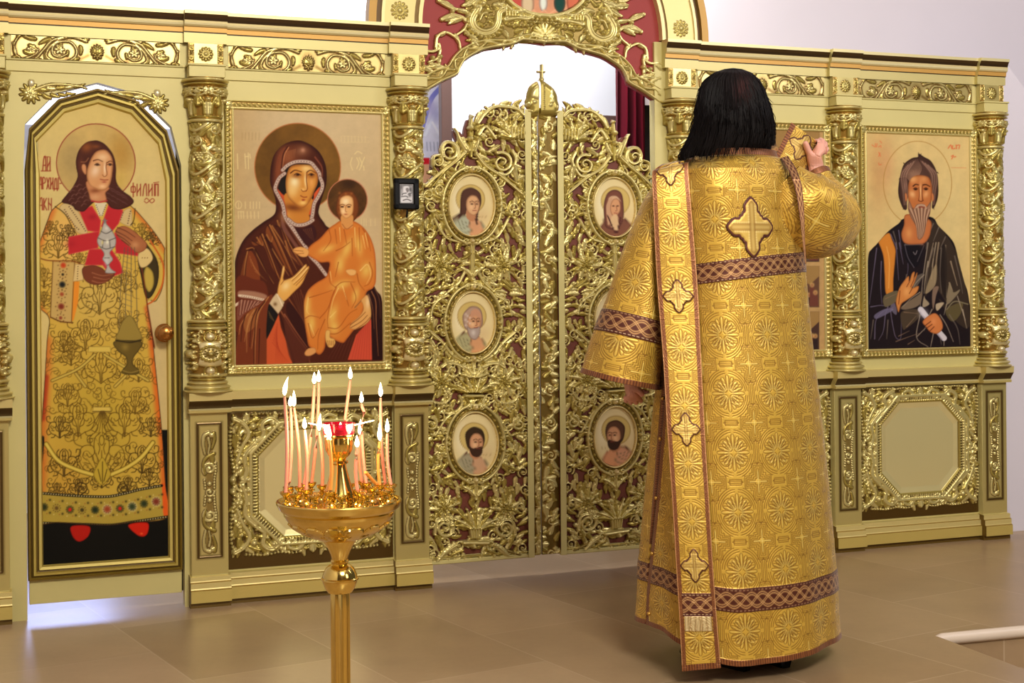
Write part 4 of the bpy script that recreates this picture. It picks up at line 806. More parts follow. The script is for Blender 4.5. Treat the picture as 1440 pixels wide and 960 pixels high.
def carve_octagon():
    """carved surround of the low panels; 64 x 56 cm, centre (0,0); returns field and the octagon of the plain mirror panel"""
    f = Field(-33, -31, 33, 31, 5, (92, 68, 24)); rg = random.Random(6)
    k = 64/800.0
    T = lambda *p: [((p[i]-400)*k, (p[i+1]-455)*k*.79) for i in range(0, len(p), 2)]
    f.mir = 0
    ox, oz, c = 20.5, 20.0, 9.5
    def octo(e): return [(-ox+c-e*.41, -oz-e), (ox-c+e*.41, -oz-e), (ox+e, -oz+c-e*.41), (ox+e, oz-c+e*.41), (ox-c+e*.41, oz+e), (-ox+c-e*.41, oz+e), (-ox-e, oz-c+e*.41), (-ox-e, -oz+c-e*.41)]
    pts = []
    for _ in range(1500):
        x, y = rg.uniform(.5, 30), rg.uniform(-24.6, 24.6)
        if max(abs(x)/(ox+3.4), abs(y)/(oz+3.2), (abs(x)+abs(y))/(ox+oz-c+4.6)) < 1 or any((x-a)**2+(y-b)**2 < 3.0 for a, b in pts): continue
        pts.append((x, y)); an = math.atan2(y, x)+rg.uniform(.5, 2.2)*(1 if y > 0 else -1); f.leaf(x, y, an, rg.uniform(3.4, 5), rg.uniform(2.2, 3), rg.uniform(-.8, .8), rg.uniform(.7, 1.1), 4, G1 if len(pts) % 2 else G2, .1)
        if len(pts) % 5 == 0: f.bead(x, y, .7, 1.5, G1)
    for sy in (1, -1):
        Y = lambda pts: [(x, y*sy) for x, y in pts]
        # corner scrolls, leaves, swags of beads
        for q, w0, w1 in (([(12, -21.5), (15.5, -24.5), (19, -22.5), (18.5, -18.5), (22, -15.5)], 2.6, 1.4), ([(22, -15), (25.5, -11), (25, -5), (26.5, 0)], 2.2, 1.6), ([(29.5, -25), (26, -23), (24, -19), (26.5, -14.5), (28.5, -9)], 2.0, 1.2), ([(3, -22.6), (6, -25.2), (9.5, -24), (8.8, -21.4), (6.5, -22)], 1.8, .9)):
            f.ridge(Y(q), w0, w1, 1.5, None, G1, .2, groove=.3)
        for (x, y, a, L, W, cc) in ((14, -24.4, .2, 6, 3.2, .4), (20, -24.5, .1, 6, 3.0, .5), (18, -20.5, .6, 5, 2.6, -.5), (23, -20, 1.3, 6, 3.0, -.5), (29, -19, 1.4, 7, 3.2, .4), (27, -24, .9, 5, 2.8, .6), (10, -25, 2.9, 5, 2.4, .4), (2, -25.2, .1, 4, 2.2, .3), (25, -8, 1.3, 6, 2.8, -.3), (29.6, -10, 1.5, 6, 2.6, .3), (22.2, -12.5, 1.2, 4, 2.0, -.3)):
            f.leaf(x, y*sy, a*sy, L, W, cc*sy, 1.4, 5, G2, .1)
        f.beads(Y([(28.5, -26.2), (30.6, -22), (31, -16), (30.4, -10), (29.6, -4), (29.8, 0)]), 1.5, .62, 1.4, G1); f.beads(Y([(21, -17.6), (23.6, -13), (23.6, -6), (24, 0)]), 1.35, .5, 1.3, G1); f.beads(Y([(26.8, -19.5), (28, -13), (27, -6)]), 1.5, .6, 1.4, G1); f.beads(Y([(3, -26), (8, -26.6), (13, -26), (18, -26.6), (26, -26)]), 1.4, .5, 1.2, G1)
        for x, y, r in ((22.4, -21.8, 1.4), (15, -22.6, 1.2), (28.6, -6.5, 1.2), (30, -2.2, 1.3), (24.5, -2, 1.1)): f.bead(x, y*sy, r, 1.9, G1)
        f.leaf(0, -26.4*sy, math.pi/2*sy, 5, 4.6, 0, 1.6, 4, G1); f.scroll(2.2, -23.2*sy, 1.7, 1.5*sy, 0, .8, 1.5, G2)
    f.scroll(26.3, 0, 2.6, 1.6, 0, 1.1, 1.7, G1)
    f.mir = None
    f.ridge(octo(2.9), 1.5, 1.5, 1.7, None, G1, .2, False, True, groove=.2)
    f.ridge(octo(.5), 1.1, 1.1, 1.0, None, G2, .2, False, True)
    o1 = octo(1.7); f.ridge(o1, 1.9, 1.9, .7, None, G4, .1, False, True)
    for (a, b) in zip(o1, o1[1:]+o1[:1]):
        L = math.hypot(b[0]-a[0], b[1]-a[1]); n = max(3, round(L/1.15)); nx, ny = -(b[1]-a[1])/L, (b[0]-a[0])/L
        for i in range(n):
            t = (i+.5)/n; x, y = a[0]+(b[0]-a[0])*t, a[1]+(b[1]-a[1])*t; f.ridge([(x-nx*.85, y-ny*.85), (x+nx*.85, y+ny*.85)], .72, .72, 1.5, None, G1, 0, False)
    # plain middle
    r = f.poly_d(np.array(octo(-.1)), 0); sl, X, Y, d = r; m = d < 0
    f.rgb[sl] = np.where(m[..., None], np.array((240, 224, 158), np.float32), f.rgb[sl]); f.h[sl] = np.where(m, .15+.5*np.clip((d+2.4)/2.4, 0, 1)*(d > -2.4), f.h[sl])
    return f
def carve_pedestal():
    """long dark scroll in a ruled panel, 13.4 x 57 cm"""
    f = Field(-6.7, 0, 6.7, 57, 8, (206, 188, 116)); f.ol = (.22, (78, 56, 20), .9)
    for e, w, c in ((2.0, .35, (92, 72, 26)), (2.5, .5, (222, 200, 130)), (2.95, .45, (92, 72, 26))):
        f.line([(-6.7+e, e+1.6), (6.7-e, e+1.6), (6.7-e, 55-e), (-6.7+e, 55-e)], c, w, sm=False, closed=True)
    f.ridge([(-4.2, 4.1), (4.2, 4.1), (4.2, 52.5), (-4.2, 52.5)], .5, .5, .3, None, None, 0, False, True)
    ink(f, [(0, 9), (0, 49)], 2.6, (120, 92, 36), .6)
    f.glow(0, 8.6, 1.5, 1.5, (110, 84, 34), .5); f.glow(0, 48.8, 1.5, 1.5, (110, 84, 34), .5)
    def half(sy):
        Y = lambda pts: [(x, 29+(y-29)*sy) for x, y in pts]
        f.ridge(Y([(-.2, 7.5), (-1.8, 8.5), (-2.2, 11.5), (-1.6, 15)]), 1.5, .8, .9, None, G1); f.ridge(Y([(1.6, 7.6), (1.9, 10), (1.0, 13)]), 1.4, .8, .9, None, G2); f.bead(.9, 29+(8.3-29)*sy, .95, 1.1, G1)
        f.ridge(Y([(-.3, 9.5), (.1, 12), (-.4, 15)]), .9, .6, .8, None, G1)
        f.scroll(0, 29+(20.5-29)*sy, 2.3, 1.5*sy, 2.4 if sy > 0 else -2.4, 1.3, 1.0, G1)
        f.ridge(Y([(1.6, 15), (-1.2, 16.5), (-2.2, 19), (-1.6, 22.5)]), 1.4, .8, .9, None, G2); f.leaf(.6, 29+(15.5-29)*sy, 1.2*sy, 4, 2.4, .3*sy, .9, 4, G2)
        f.beads(Y([(2.2, 18), (2.3, 21), (1.8, 24), (1.7, 28)]), 1.0, .45, .9, G1); f.beads(Y([(-1.9, 24), (-1.5, 28)]), 1.0, .42, .8, G1)
    half(1); half(-1)
    f.scroll(0, 29, 1.7, 1.2, 0, .9, 1.0, G1); f.bead(0, 26, .8, 1.0, G1); f.bead(0, 32, .8, 1.0, G1)
    return f
R_SH = 6.0                                  # shaft radius, cm
def carve_shaft(seed):
    """vine scrolls winding round the shaft: 64 cm tall"""
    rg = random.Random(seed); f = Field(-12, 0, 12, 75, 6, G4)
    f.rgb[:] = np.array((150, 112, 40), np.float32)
    for k in range(-3, 7):
        y0 = k*16
        p = [(x, y0+6*math.sin((x+12)/24*math.pi*2.0)+x*.62) for x in np.linspace(-12, 12, 16)]
        f.ridge(p, 1.2, 1.2, 1.4, None, G1, .1, groove=.35); f.ridge([(x+.2, y+1.7) for x, y in p], .7, .7, 1.1, None, G2, .1)
        for i in range(1, 15, 2):
            x, y = p[i]; sg = 1 if i % 4 == 1 else -1
            f.scroll(x, y+sg*4.2, 2.4, 1.5*sg, rg.uniform(0, 6), 1.0, 1.2, G1, .1)
            f.leaf(x+1.5, y+sg*2, rg.uniform(0, 6.28), 4.6, 3.2, rg.uniform(-1, 1), 1.2, 4, G2, .1)
            for q in range(8): f.leaf(x+rg.uniform(-3, 3), y+sg*rg.uniform(1.5, 8), rg.uniform(0, 6.28), 4.2, 3.0, rg.uniform(-1, 1), 1.0, 3, G2 if q % 2 else G1, .05)
    for gx, gy in ((-3, 11), (4, 25), (-4, 41), (3, 55)):
        for r_ in range(4):
            for q in range(4-r_): f.bead(gx+(q-(3-r_)/2)*.95, gy+r_*.85, .55, 1.7, G1)
    return f
def carve_capital():
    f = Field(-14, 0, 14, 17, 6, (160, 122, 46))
    f.ridge([(-14, 1.0), (14, 1.0)], 1.2, 1.2, 1.0, None, G1, .8, False); f.ridge([(-14, 2.5), (14, 2.5)], 1.0, 1.0, .8, None, G2, .6, False); f.ridge([(-14, 15.8), (14, 15.8)], 1.5, 1.5, 1.2, None, G1, 0, False); f.ridge([(-14, 14.4), (14, 14.4)], .7, .7, .8, None, G2, 0, False)
    for x in (-11.4, -5.7, 0, 5.7, 11.4):
        f.leaf(x, 13.6, -math.pi/2, 5.6, 4.4, 0, 1.5, 5, G1); f.ridge([(x-1.1, 13.5), (x-1.4, 9.5), (x-2.2, 7.4)], 1.2, .8, 1.2, None, G2); f.ridge([(x+1.1, 13.5), (x+1.4, 9.5), (x+2.2, 7.4)], 1.2, .8, 1.2, None, G2)
        f.leaf(x+2.85, 10.4, -math.pi/2, 6.4, 3.6, 0, 1.7, 4, G2, .3); f.flower(x, 5.2, 1.7, 6, 1.3, G1, .8)
        for sg in (-1, 1): f.scroll(x+sg*2.2, 5.2, 1.6, 1.4*sg, 1.5, .8, 1.5, G1, .6)
        f.bead(x, 8.3, .9, 1.9, G1, .4)
    return f
def carve_drum():
    """drum with the big roundel under the shaft, 24 cm tall, and the turned base"""
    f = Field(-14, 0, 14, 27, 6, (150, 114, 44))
    for y, w, z in ((.9, 1.2, 1.0), (2.2, .9, .7), (3.4, 1.2, 1.1), (20.6, 1.3, 1.0), (22.0, .8, .6), (23.3, 1.2, 1.2), (24.9, 1.6, 1.8), (26.4, 1.2, 2.2)): f.ridge([(-14, y), (14, y)], w, w, z, None, G1 if w > 1 else G2, .2, False)
    f.dome([(-2.9, 8.3), (2.9, 8.3), (3.4, 10), (2.6, 12.5), (3.4, 15), (2.9, 17.2), (-2.9, 17.2), (-3.4, 15), (-2.6, 12.5), (-3.4, 10)], 1.0, .9, (226, 208, 146), .2)
    f.beads(ring_pts(0, 12.6, 2.6, 2.6, 24), .95, .5, 1.5, G2, .9, True); f.flower(0, 12.6, 2.0, 10, .8, G3, 1.1); f.bead(0, 12.6, .5, 1.0, G1, 1.3)
    for y in (6.4, 19): f.dome(ring_pts(0, y, 1.35, 1.5, 16), 1.9, 1.3, (230, 212, 156), .4); f.ridge(ring_pts(0, y, 1.9, 2.0, 18), .5, .5, .9, None, G2, .2, False, True)
    f.mir = 0
    for (x, y, a, L, W, c) in ((3.6, 8.6, -.9, 3, 2.2, .6), (3.8, 16.4, .9, 3, 2.2, -.6), (2.4, 5.2, -1.2, 2.4, 1.6, .7), (2.4, 19.8, 1.2, 2.4, 1.6, -.7)): f.leaf(x, y, a, L, W, c, 1.2, 4, G1, .2)
    for q in range(7):
        f.bead(3.4+.25*math.sin(q*2.1), 5.0+q*.62, .42, 1.2, G1, .2); f.bead(4.9, 6+q*2, .75, 1.4, G1, .2); f.bead(6.5, 5+q*2.2, .6, 1.3, G2, .2); f.bead(8.8, 5.5+q*2.1, .7, 1.3, G1, .2); f.bead(11, 5+q*2.2, .7, 1.3, G2, .2)
    f.dome(ring_pts(6.4, 12.6, 1.7, 1.6, 16), 1.7, 1.5, G1, .5); f.dome(ring_pts(10, 12.6, 1.7, 1.6, 16), 1.7, 1.5, G1, .5); f.mir = None
    return f
def carve_corner():
    """leaf spray beside the arch of the side door: 15 x 9 cm, rosette at left"""
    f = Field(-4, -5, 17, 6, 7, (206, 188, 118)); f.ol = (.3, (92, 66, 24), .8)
    for k in range(11): f.leaf(0, 0, k*.571, 3.6, 2.0, .2, 1.2, 3, G2)
    f.flower(0, 0, 1.8, 8, 1.3, G1, .4); f.dome(ring_pts(.2, -3, .9, 1.1, 14), 1.3, .9, (226, 214, 170), .3)
    for k in range(5): f.leaf(2+k*2.6, -1.4-k*.22, .25-.1*k, 3.8, 2.2-.25*k, -.35, 1.1, 4, G1 if k % 2 else G2)
    f.ridge([(1, -1), (5, -2.6), (9, -3.0), (14, -2.6), (16, -2.0)], 1.0, .4, 1.2, None, G1)
    for k in range(4): f.leaf(3.5+k*2.2, .3-k*.2, .7-.15*k, 3, 1.8-.2*k, -.5, 1.0, 3, G2)
    return f
# ---------------------------------------------------------------- the carved double doors (drawn as the picture sees the left leaf) and the arch
D1, D2, D3, D4, D5 = K(595, 140, 6), K(595, 300, 6), K(595, 460, 6), K(595, 640, 6), K(735, 90, 6)
MED_L = ((661.5, 289, 31, 42), (663.5, 453.5, 30, 42), (666.5, 623, 31, 43))
MED_R = ((858, 295.5, 29, 42), (852.5, 447, 29, 41), (860, 612, 30, 41))
LEAF_TOP = [(597, 800), (597, 262)]+D1(10, 735, 60, 660, 100, 610, 70, 560, 78, 490, 130, 462, 155, 470, 152, 420, 172, 370, 230, 352, 290, 380, 300, 355, 262, 280, 262, 240, 320, 252, 348, 285, 358, 215, 378, 150, 412, 150, 422, 225, 460, 185, 500, 130, 560, 72, 630, 52, 780, 72, 835, 118, 880, 122)+[(748.5, 160), (748.5, 800)]
def carve_leaf():
    f = Field(594, 85, 752, 806, 2.5, (96, 40, 22)); rg = random.Random(5)
    M = lambda k, q: [(2*MED_L[k][0]-x, y) for x, y in q]
    def both(k, q, *a, **kw):
        f.ridge(q, *a, **kw); f.ridge(M(k, q), *a, **kw)
    def bl(k, x, y, an, L, Wd, c=0.0, z=5, col=G2, lo=5):
        f.leaf(x, y, an, L, Wd, c, z, lo, col, .5); f.leaf(2*MED_L[k][0]-x, y, math.pi-an, L, Wd, -c, z, lo, col, .5)
    def bs(k, x, y, r, t, a0, w, z=5.5, col=G1):
        f.scroll(x, y, r, t, a0, w, z, col, .5); f.scroll(2*MED_L[k][0]-x, y, r, -t, math.pi-a0, w, z, col, .5)
    # ---- a dense ground of leaves and small scrolls, with the red gaps left open
    hole = D2(330, 270, 460, 280, 300, 345, 545, 350, 340, 505, 490, 520, 150, 160, 640, 180, 770, 245, 100, 690, 710, 680, 120, 850, 700, 850, 690, 60)+D3(430, 290, 180, 350, 295, 370, 560, 350, 800, 190, 275, 570, 585, 550, 280, 680, 575, 680, 160, 800, 650, 120, 180, 120, 720, 880)+D4(330, 320, 565, 310, 365, 440, 525, 420, 335, 660, 540, 660, 210, 555, 600, 520, 660, 625, 780, 165, 650, 110, 790, 560, 420, 810, 370, 820, 470, 815, 80, 460)+D1(540, 400, 630, 370, 700, 460, 520, 210, 690, 590, 720, 780, 110, 570, 200, 455, 440, 515, 380, 515, 110, 900, 745, 500, 735, 660)
    P = np.array(LEAF_TOP[:-2]); pts = []
    for _ in range(4200):
        x, y = rg.uniform(598, 740), rg.uniform(146, 790)
        if any((x-a)**2+(y-b)**2 < 58 for a, b in hole) or any(((x-a)/(c+6))**2+((y-b)/(d+7))**2 < 1 for a, b, c, d in MED_L): continue
        if any((x-a)**2+(y-b)**2 < 34 for a, b in pts): continue
        if y < 262 and x < 596+np.interp(y, [150, 165, 185, 200, 215, 235, 262], [92, 72, 62, 48, 26, 14, 4]): continue
        pts.append((x, y))
    for i, (x, y) in enumerate(pts):
        cy = min((m[1] for m in MED_L), key=lambda v: abs(v-y)); sg = 1 if x > 664 else -1
        an = math.atan2(y-cy, x-664)+sg*(1.0+.9*math.sin(y*.07)); z = rg.uniform(2.2, 3.8)
        if i % 7 == 0: f.scroll(x, y, 7.5, 1.4*sg, an, 3.0, z+1, G1, .3)
        else: f.leaf(x-5*math.cos(an), y-5*math.sin(an), an, rg.uniform(13, 19), rg.uniform(8, 11), sg*rg.uniform(-.3, 1.2), z, 4, G1 if i % 2 else G2, .3)
        if i % 9 == 4: f.bead(x, y, 2.4, z+2.2, G1)
    # ---- leafy filling between the medallions
    for k, (cx, cy, rx, ry) in enumerate(MED_L):
        for sg in (-1, 1):
            for t in np.linspace(-1.25, 1.25, 8):
                a = (0 if sg > 0 else math.pi)+sg*t; x, y = cx+(rx+14)*math.cos(a), cy+(ry+13)*math.sin(a)
                f.leaf(x, y, a+rg.uniform(-.5, .5), rg.uniform(13, 19), rg.uniform(9, 12), rg.uniform(-1, 1), 4, 4, G2, .5)
    for k, yc in ((0, 374), (1, 538), (2, 714)):                       # flower clusters at both sides
        for sg in (-1, 1):
            x0 = MED_L[k][0]+sg*44
            if x0+sg*22 > 738: x0 = 738-22
            for i in range(9):
                a = i*.7+.3; f.leaf(x0+8*math.cos(a), yc+7*math.sin(a), a, rg.uniform(14, 20), 10, rg.uniform(-.6, .6), 5, 4, G1 if i % 3 else G2, .5)
            f.flower(x0, yc, 11, 9, 7, G2, .8); f.flower(x0-sg*9, yc+15, 7, 7, 6, G1, .6); f.flower(x0-sg*12, yc-8, 6, 7, 6, G2, .6); f.bead(x0, yc, 2.6, 8, G1)
            for q in range(5): f.bead(x0+rg.uniform(-16, 16), yc+rg.uniform(-16, 18), 2.2, 6.5, G1)
    # straps from ring to ring
    both(0, D2(350, 480, 300, 570, 250, 620, 170, 690), 5, 3, 5.5, col=G1, groove=.4); both(0, D2(330, 470, 180, 530, 60, 620, 20, 600), 4.5, 3, 4.5, col=G2, groove=.4)
    both(0, D2(200, 690, 130, 720, 80, 780, 60, 860), 5, 3, 5, col=G1, groove=.4); both(1, D3(60, 40, 160, 130, 230, 220, 320, 280), 5, 3.5, 5.5, col=G1, groove=.4); both(0, D2(90, 50, 140, 140, 200, 210, 330, 250), 4.5, 3.5, 5, col=G1, groove=.4)
    for k, (y0, y1) in ((0, (346, 392)), (1, (508, 530)), (2, (672, 700))):
        cx = MED_L[k][0]+1
        f.ridge([(cx, y0), (cx, y1)], 8, 6, 6, None, G1, .5, groove=.5)
        for sg in (-1, 1): f.leaf(cx+sg*2, y1-4, -math.pi/2+sg*.55, 24, 11, sg*.6, 6, 5, G1, .6); f.leaf(cx+sg*2, y0+10, math.pi/2-sg*.7, 20, 9, -sg*.6, 5.5, 4, G2, .6)
    # vase of leaves between second and third ring
    for i in range(9):
        a = -math.pi/2+(i-4)*.3; f.leaf(664+(i-4)*2.4, 551, a, 31-abs(i-4)*2.2, 9, (i-4)*.07, 6.5, 5, G1 if i % 2 else G2, 1)
    for i in range(7):
        a = -math.pi/2+(i-3)*.36; f.leaf(664+(i-3)*2, 530, a, 20, 8, (i-3)*.1, 7, 4, G1, 1)
    f.ridge([(652, 556), (677, 556)], 5, 5, 7, None, G1, .5, False); f.ridge([(654, 560), (661, 571)], 4.5, 4, 5.5, None, G2); f.ridge([(675, 560), (668, 571)], 4.5, 4, 5.5, None, G2)
    bs(1, 635, 521, 11, 1.4, -1.2, 4.5); bl(1, 625, 505, 1.2, 30, 11, -.2, 5.5, G1, 6); both(1, D3(150, 330, 200, 300, 280, 310, 340, 345), 6, 4, 6, col=G1, groove=.4)
    both(1, D3(30, 570, 70, 620, 150, 640, 210, 610, 230, 560), 5, 3.5, 5.5, col=G1, groove=.3); both(1, D3(300, 580, 320, 640, 280, 700, 190, 760, 100, 900, 60, 900), 4.5, 3, 5.5, col=G1, groove=.4)
    for i in range(6): f.ridge([(610+i*5.5, 564+abs(i-2.5)*1.0), (609+i*5.3, 572)], 3, 2, 5, None, G1); f.ridge([(724-i*5.5, 564+abs(i-2.5)*1.0), (725-i*5.3, 572)], 3, 2, 5, None, G1)
    bs(2, 605, 596, 9, 1.4, -1.5, 4.5)
    bl(2, 612, 576, 1.2, 22, 10, .3, 5); bl(2, 620, 655, 2.6, 22, 10, .4, 5); bl(2, 611, 640, 1.8, 20, 9, .4, 5)
    # foot of the leaf: basket, scrolls, low acanthus
    for i in range(9):
        a = -math.pi/2+(i-4)*.27; f.leaf(667+(i-4)*2, 742, a, 36-abs(i-4)*1.5, 9.5, (i-4)*.16, 6.5, 6, G1 if i % 2 else G2, .8)
    for i in range(5): f.ridge([(659+i*4, 740), (661+i*3, 755)], 4, 3.4, 6, None, G1, .5)
    f.ridge([(650, 762), (684, 762)], 7, 7, 6.5, None, G1, .5, False); f.bead(664, 767, 4, 9, G1)
    bs(2, 624, 742, 13, 1.5, -.6, 5.5); both(2, D4(90, 660, 110, 560, 180, 540, 240, 600), 5.5, 4, 5.5, col=G1, groove=.4); bs(2, 689, 765, 7, 1.3, 1, 4); bl(2, 640, 765, 2.7, 40, 14, -.5, 6, G1, 7); bl(2, 612, 752, 1.0, 22, 11, .5, 5.5, G2, 5); bl(2, 650, 772, 2.9, 24, 10, -.4, 5.5, G2, 5)
    f.ridge([(700, 770), (730, 779)], 9, 5, 3.5, None, G3, .3); f.ridge([(604, 784), (742, 775)], 3, 3, 3, None, G2, .3)
    # ---- crown of the leaf
    for i in range(9):
        a = -2.75+i*.27; f.leaf(718, 195, a, 37-abs(i-5)*1.8, 12.5, .12*(i-4), 6.5, 6, G1 if i % 2 else G2, .8)
    for i in range(5): f.ridge([(716+i*4.4, 181), (717+i*4.2, 195)], 3.6, 3, 7, None, G1, .8)
    f.ridge(D1(455, 200, 500, 135, 560, 80, 640, 60, 780, 82, 835, 130), 5, 5, 6, None, G1, .5, groove=.3)
    f.scroll(704, 229, 15, 1.5, -2, 5.5, 6.5, G1, .6); f.ridge(D1(740, 430, 770, 520, 700, 630, 620, 620), 5, 4, 6, None, G1, .5, groove=.3); f.leaf(720, 232, 1.2, 34, 11, .4, 6, 6, G1, .6); f.leaf(733, 255, 1.7, 34, 11, -.2, 5.5, 6, G2, .5); f.leaf(700, 205, 2.4, 24, 11, .5, 6, 5, G1, .5)
    f.ridge(D1(440, 460, 520, 560, 640, 640, 760, 740, 830, 800), 5.5, 4, 6, None, G1, .6, groove=.4); f.ridge(D1(700, 660, 800, 740, 840, 840), 4, 3, 5, None, G2, .6); f.ridge(D1(460, 300, 520, 230, 600, 330), 5, 4, 5.5, None, G1, .6, groove=.3); f.leaf(683, 175, .9, 26, 10, .4, 5.5, 5, G2, .5)
    f.ridge(D1(340, 450, 240, 540, 120, 630, 10, 735), 6, 4.5, 6.5, None, G1, .6, groove=.4); f.ridge(D1(300, 500, 180, 600, 60, 740), 4, 3, 5, None, G2, .6)
    f.scroll(*D1(208, 445)[0], 12.5, 1.4, -1.2, 5.5, 6.5, G1, .6); f.ridge(D1(160, 480, 150, 420, 185, 365, 260, 380, 290, 450, 270, 520), 6, 5, 6, None, G1, .6, groove=.35); f.scroll(*D1(115, 525)[0], 9, 1.3, -2.2, 4, 6, G1, .6); f.ridge(D1(75, 560, 80, 490, 130, 470), 5, 4, 6, None, G1, .6); f.ridge(D1(70, 560, 110, 620), 4, 4, 5, None, G2, .6)
    f.leaf(*D1(350, 430)[0], -2.15, 34, 11, .25, 6.5, 6, G1, .6); f.ridge(D1(345, 440, 300, 340, 270, 270, 256, 250), 5, 3, 6, None, G1, .6, groove=.3)
    for x, y, r in ((390, 245, 4.6), (388, 335, 4.4), (400, 150, 2.2)): f.bead(*D1(x, y)[0], r, 9, G1, .3)
    f.ridge(D1(398, 140, 395, 215), 3.5, 6.5, 5, None, G1, .5); f.ridge(D1(395, 280, 395, 480), 9, 5, 5, None, G2, .5, groove=.3); bl(0, *D1(420, 440)[0], -1.0, 24, 10, -.4, 6, G1, 5); f.leaf(*D1(440, 300)[0], -1.2, 18, 9, .6, 5.5, 5, G2, .5)
    for x, y in ((40, 800), (60, 900), (130, 760)): f.scroll(*D1(x, y)[0], 8, 1.4, 1, 3.6, 5.5, G1, .5)
    # ---- rings round the medallions
    for k, (cx, cy, rx, ry) in enumerate(MED_L):
        r = f.poly_d(ring_pts(cx, cy, rx+9, ry+11, 40), 0)
        sl, X, Y, d = r; f.h[sl] = np.where(d < 0, np.minimum(f.h[sl], 2.0), f.h[sl])
        f.ridge(ring_pts(cx, cy, rx+10, ry+11.5, 44), 4.5, 4.5, 6.5, None, G1, .5, False, True, groove=.2); f.ridge(ring_pts(cx, cy, rx+5, ry+6, 44), 7, 7, 4, None, G3, .3, False, True)
        f.beads(ring_pts(cx, cy, rx+5, ry+6.5, 44), 9.5, 2.3, 5.5, G2, .5, True); f.ridge(ring_pts(cx, cy, rx+1, ry+1.2, 44), 3, 3, 5.5, None, (236, 216, 150), .5, False, True)
        for sg in (-1, 1):
            f.scroll(cx-8, cy+sg*(ry+8), 5.5, 1.2*sg, 0, 3, 7.5, G1, .8); f.scroll(cx+8, cy+sg*(ry+8), 5.5, -1.2*sg, math.pi, 3, 7.5, G1, .8); f.bead(cx, cy+sg*(ry+8), 4.2, 9, (238, 220, 160), .5)
            for q in (-8, 0, 8): f.bead(cx+sg*(rx+7), cy+q, 3.6 if q == 0 else 2.8, 8, G1, .6)
            f.scroll(cx+sg*(rx+12), cy-15, 5, 1.2*sg, 1, 2.8, 6.5, G1, .6); f.scroll(cx+sg*(rx+12), cy+15, 5, -1.2*sg, -1, 2.8, 6.5, G1, .6)
    return f
def carve_astragal():
    """the tall strip between the leaves with the onion finial and the cross (both leaves read from it)"""
    f = Field(732, 84, 800, 806, 3, (150, 112, 40)); rg = random.Random(11)
    for k in range(140):
        y = 166+k*4.5; x = 770.5+.009*(y-400)
        f.leaf(x+rg.uniform(-9, 9), y, rg.uniform(0, 6.28), rg.uniform(14, 22), rg.uniform(9, 12), rg.uniform(-1.2, 1.2), rg.uniform(3, 5), 4, G1 if k % 3 else G2, .4)
        f.leaf(754+.009*(y-400), y+4, rg.uniform(.9, 2.2)*(1 if k % 2 else -1), 16, 9, rg.uniform(-.8, .8), 3.6, 3, G1 if k % 3 else G2, .4)
    for y in range(180, 790, 46): f.scroll(772+.009*(y-400), y, 8, 1.5, y, 3.4, 4, G1, .4)
    # dome in two halves
    f.dome(D5(150, 135, 115, 150, 60, 190, 35, 250, 30, 290, 17, 320, 18, 352, 42, 392, 50, 440, 150, 445, 270, 440, 285, 405, 302, 385, 303, 350, 290, 315, 282, 260, 250, 205, 200, 165), 9, 9, G2, .5)
    for x, y, r in ((80, 325, 6), (215, 350, 5), (270, 370, 4), (40, 345, 4)): f.bead(*D5(x, y)[0], r, 10, G1, 1)
    f.dome(D5(60, 240, 90, 200, 120, 190, 120, 300, 60, 290), 3, 4, G1, 8); f.beads(D5(160, 160, 160, 400), 2.6, 1.1, 4, G1, 8); f.ridge(D5(40, 400, 290, 410), 4, 4, 6, None, G1, 2, False); f.ridge(D5(60, 425, 280, 432), 3, 3, 5, None, G3, 2, False); f.leaf(*D5(230, 330)[0], -1.7, 22, 9, .2, 3, 5, G1, 8)
    f.ridge([(761.3, 92), (761.3, 114)], 3.6, 4.6, 4, None, G1, .5, False); f.ridge([(755.5, 101), (768, 101.5)], 2.6, 2.6, 4, None, G1, .5, False); f.bead(761.3, 112, 3.2, 5, G1, .5)
    return f

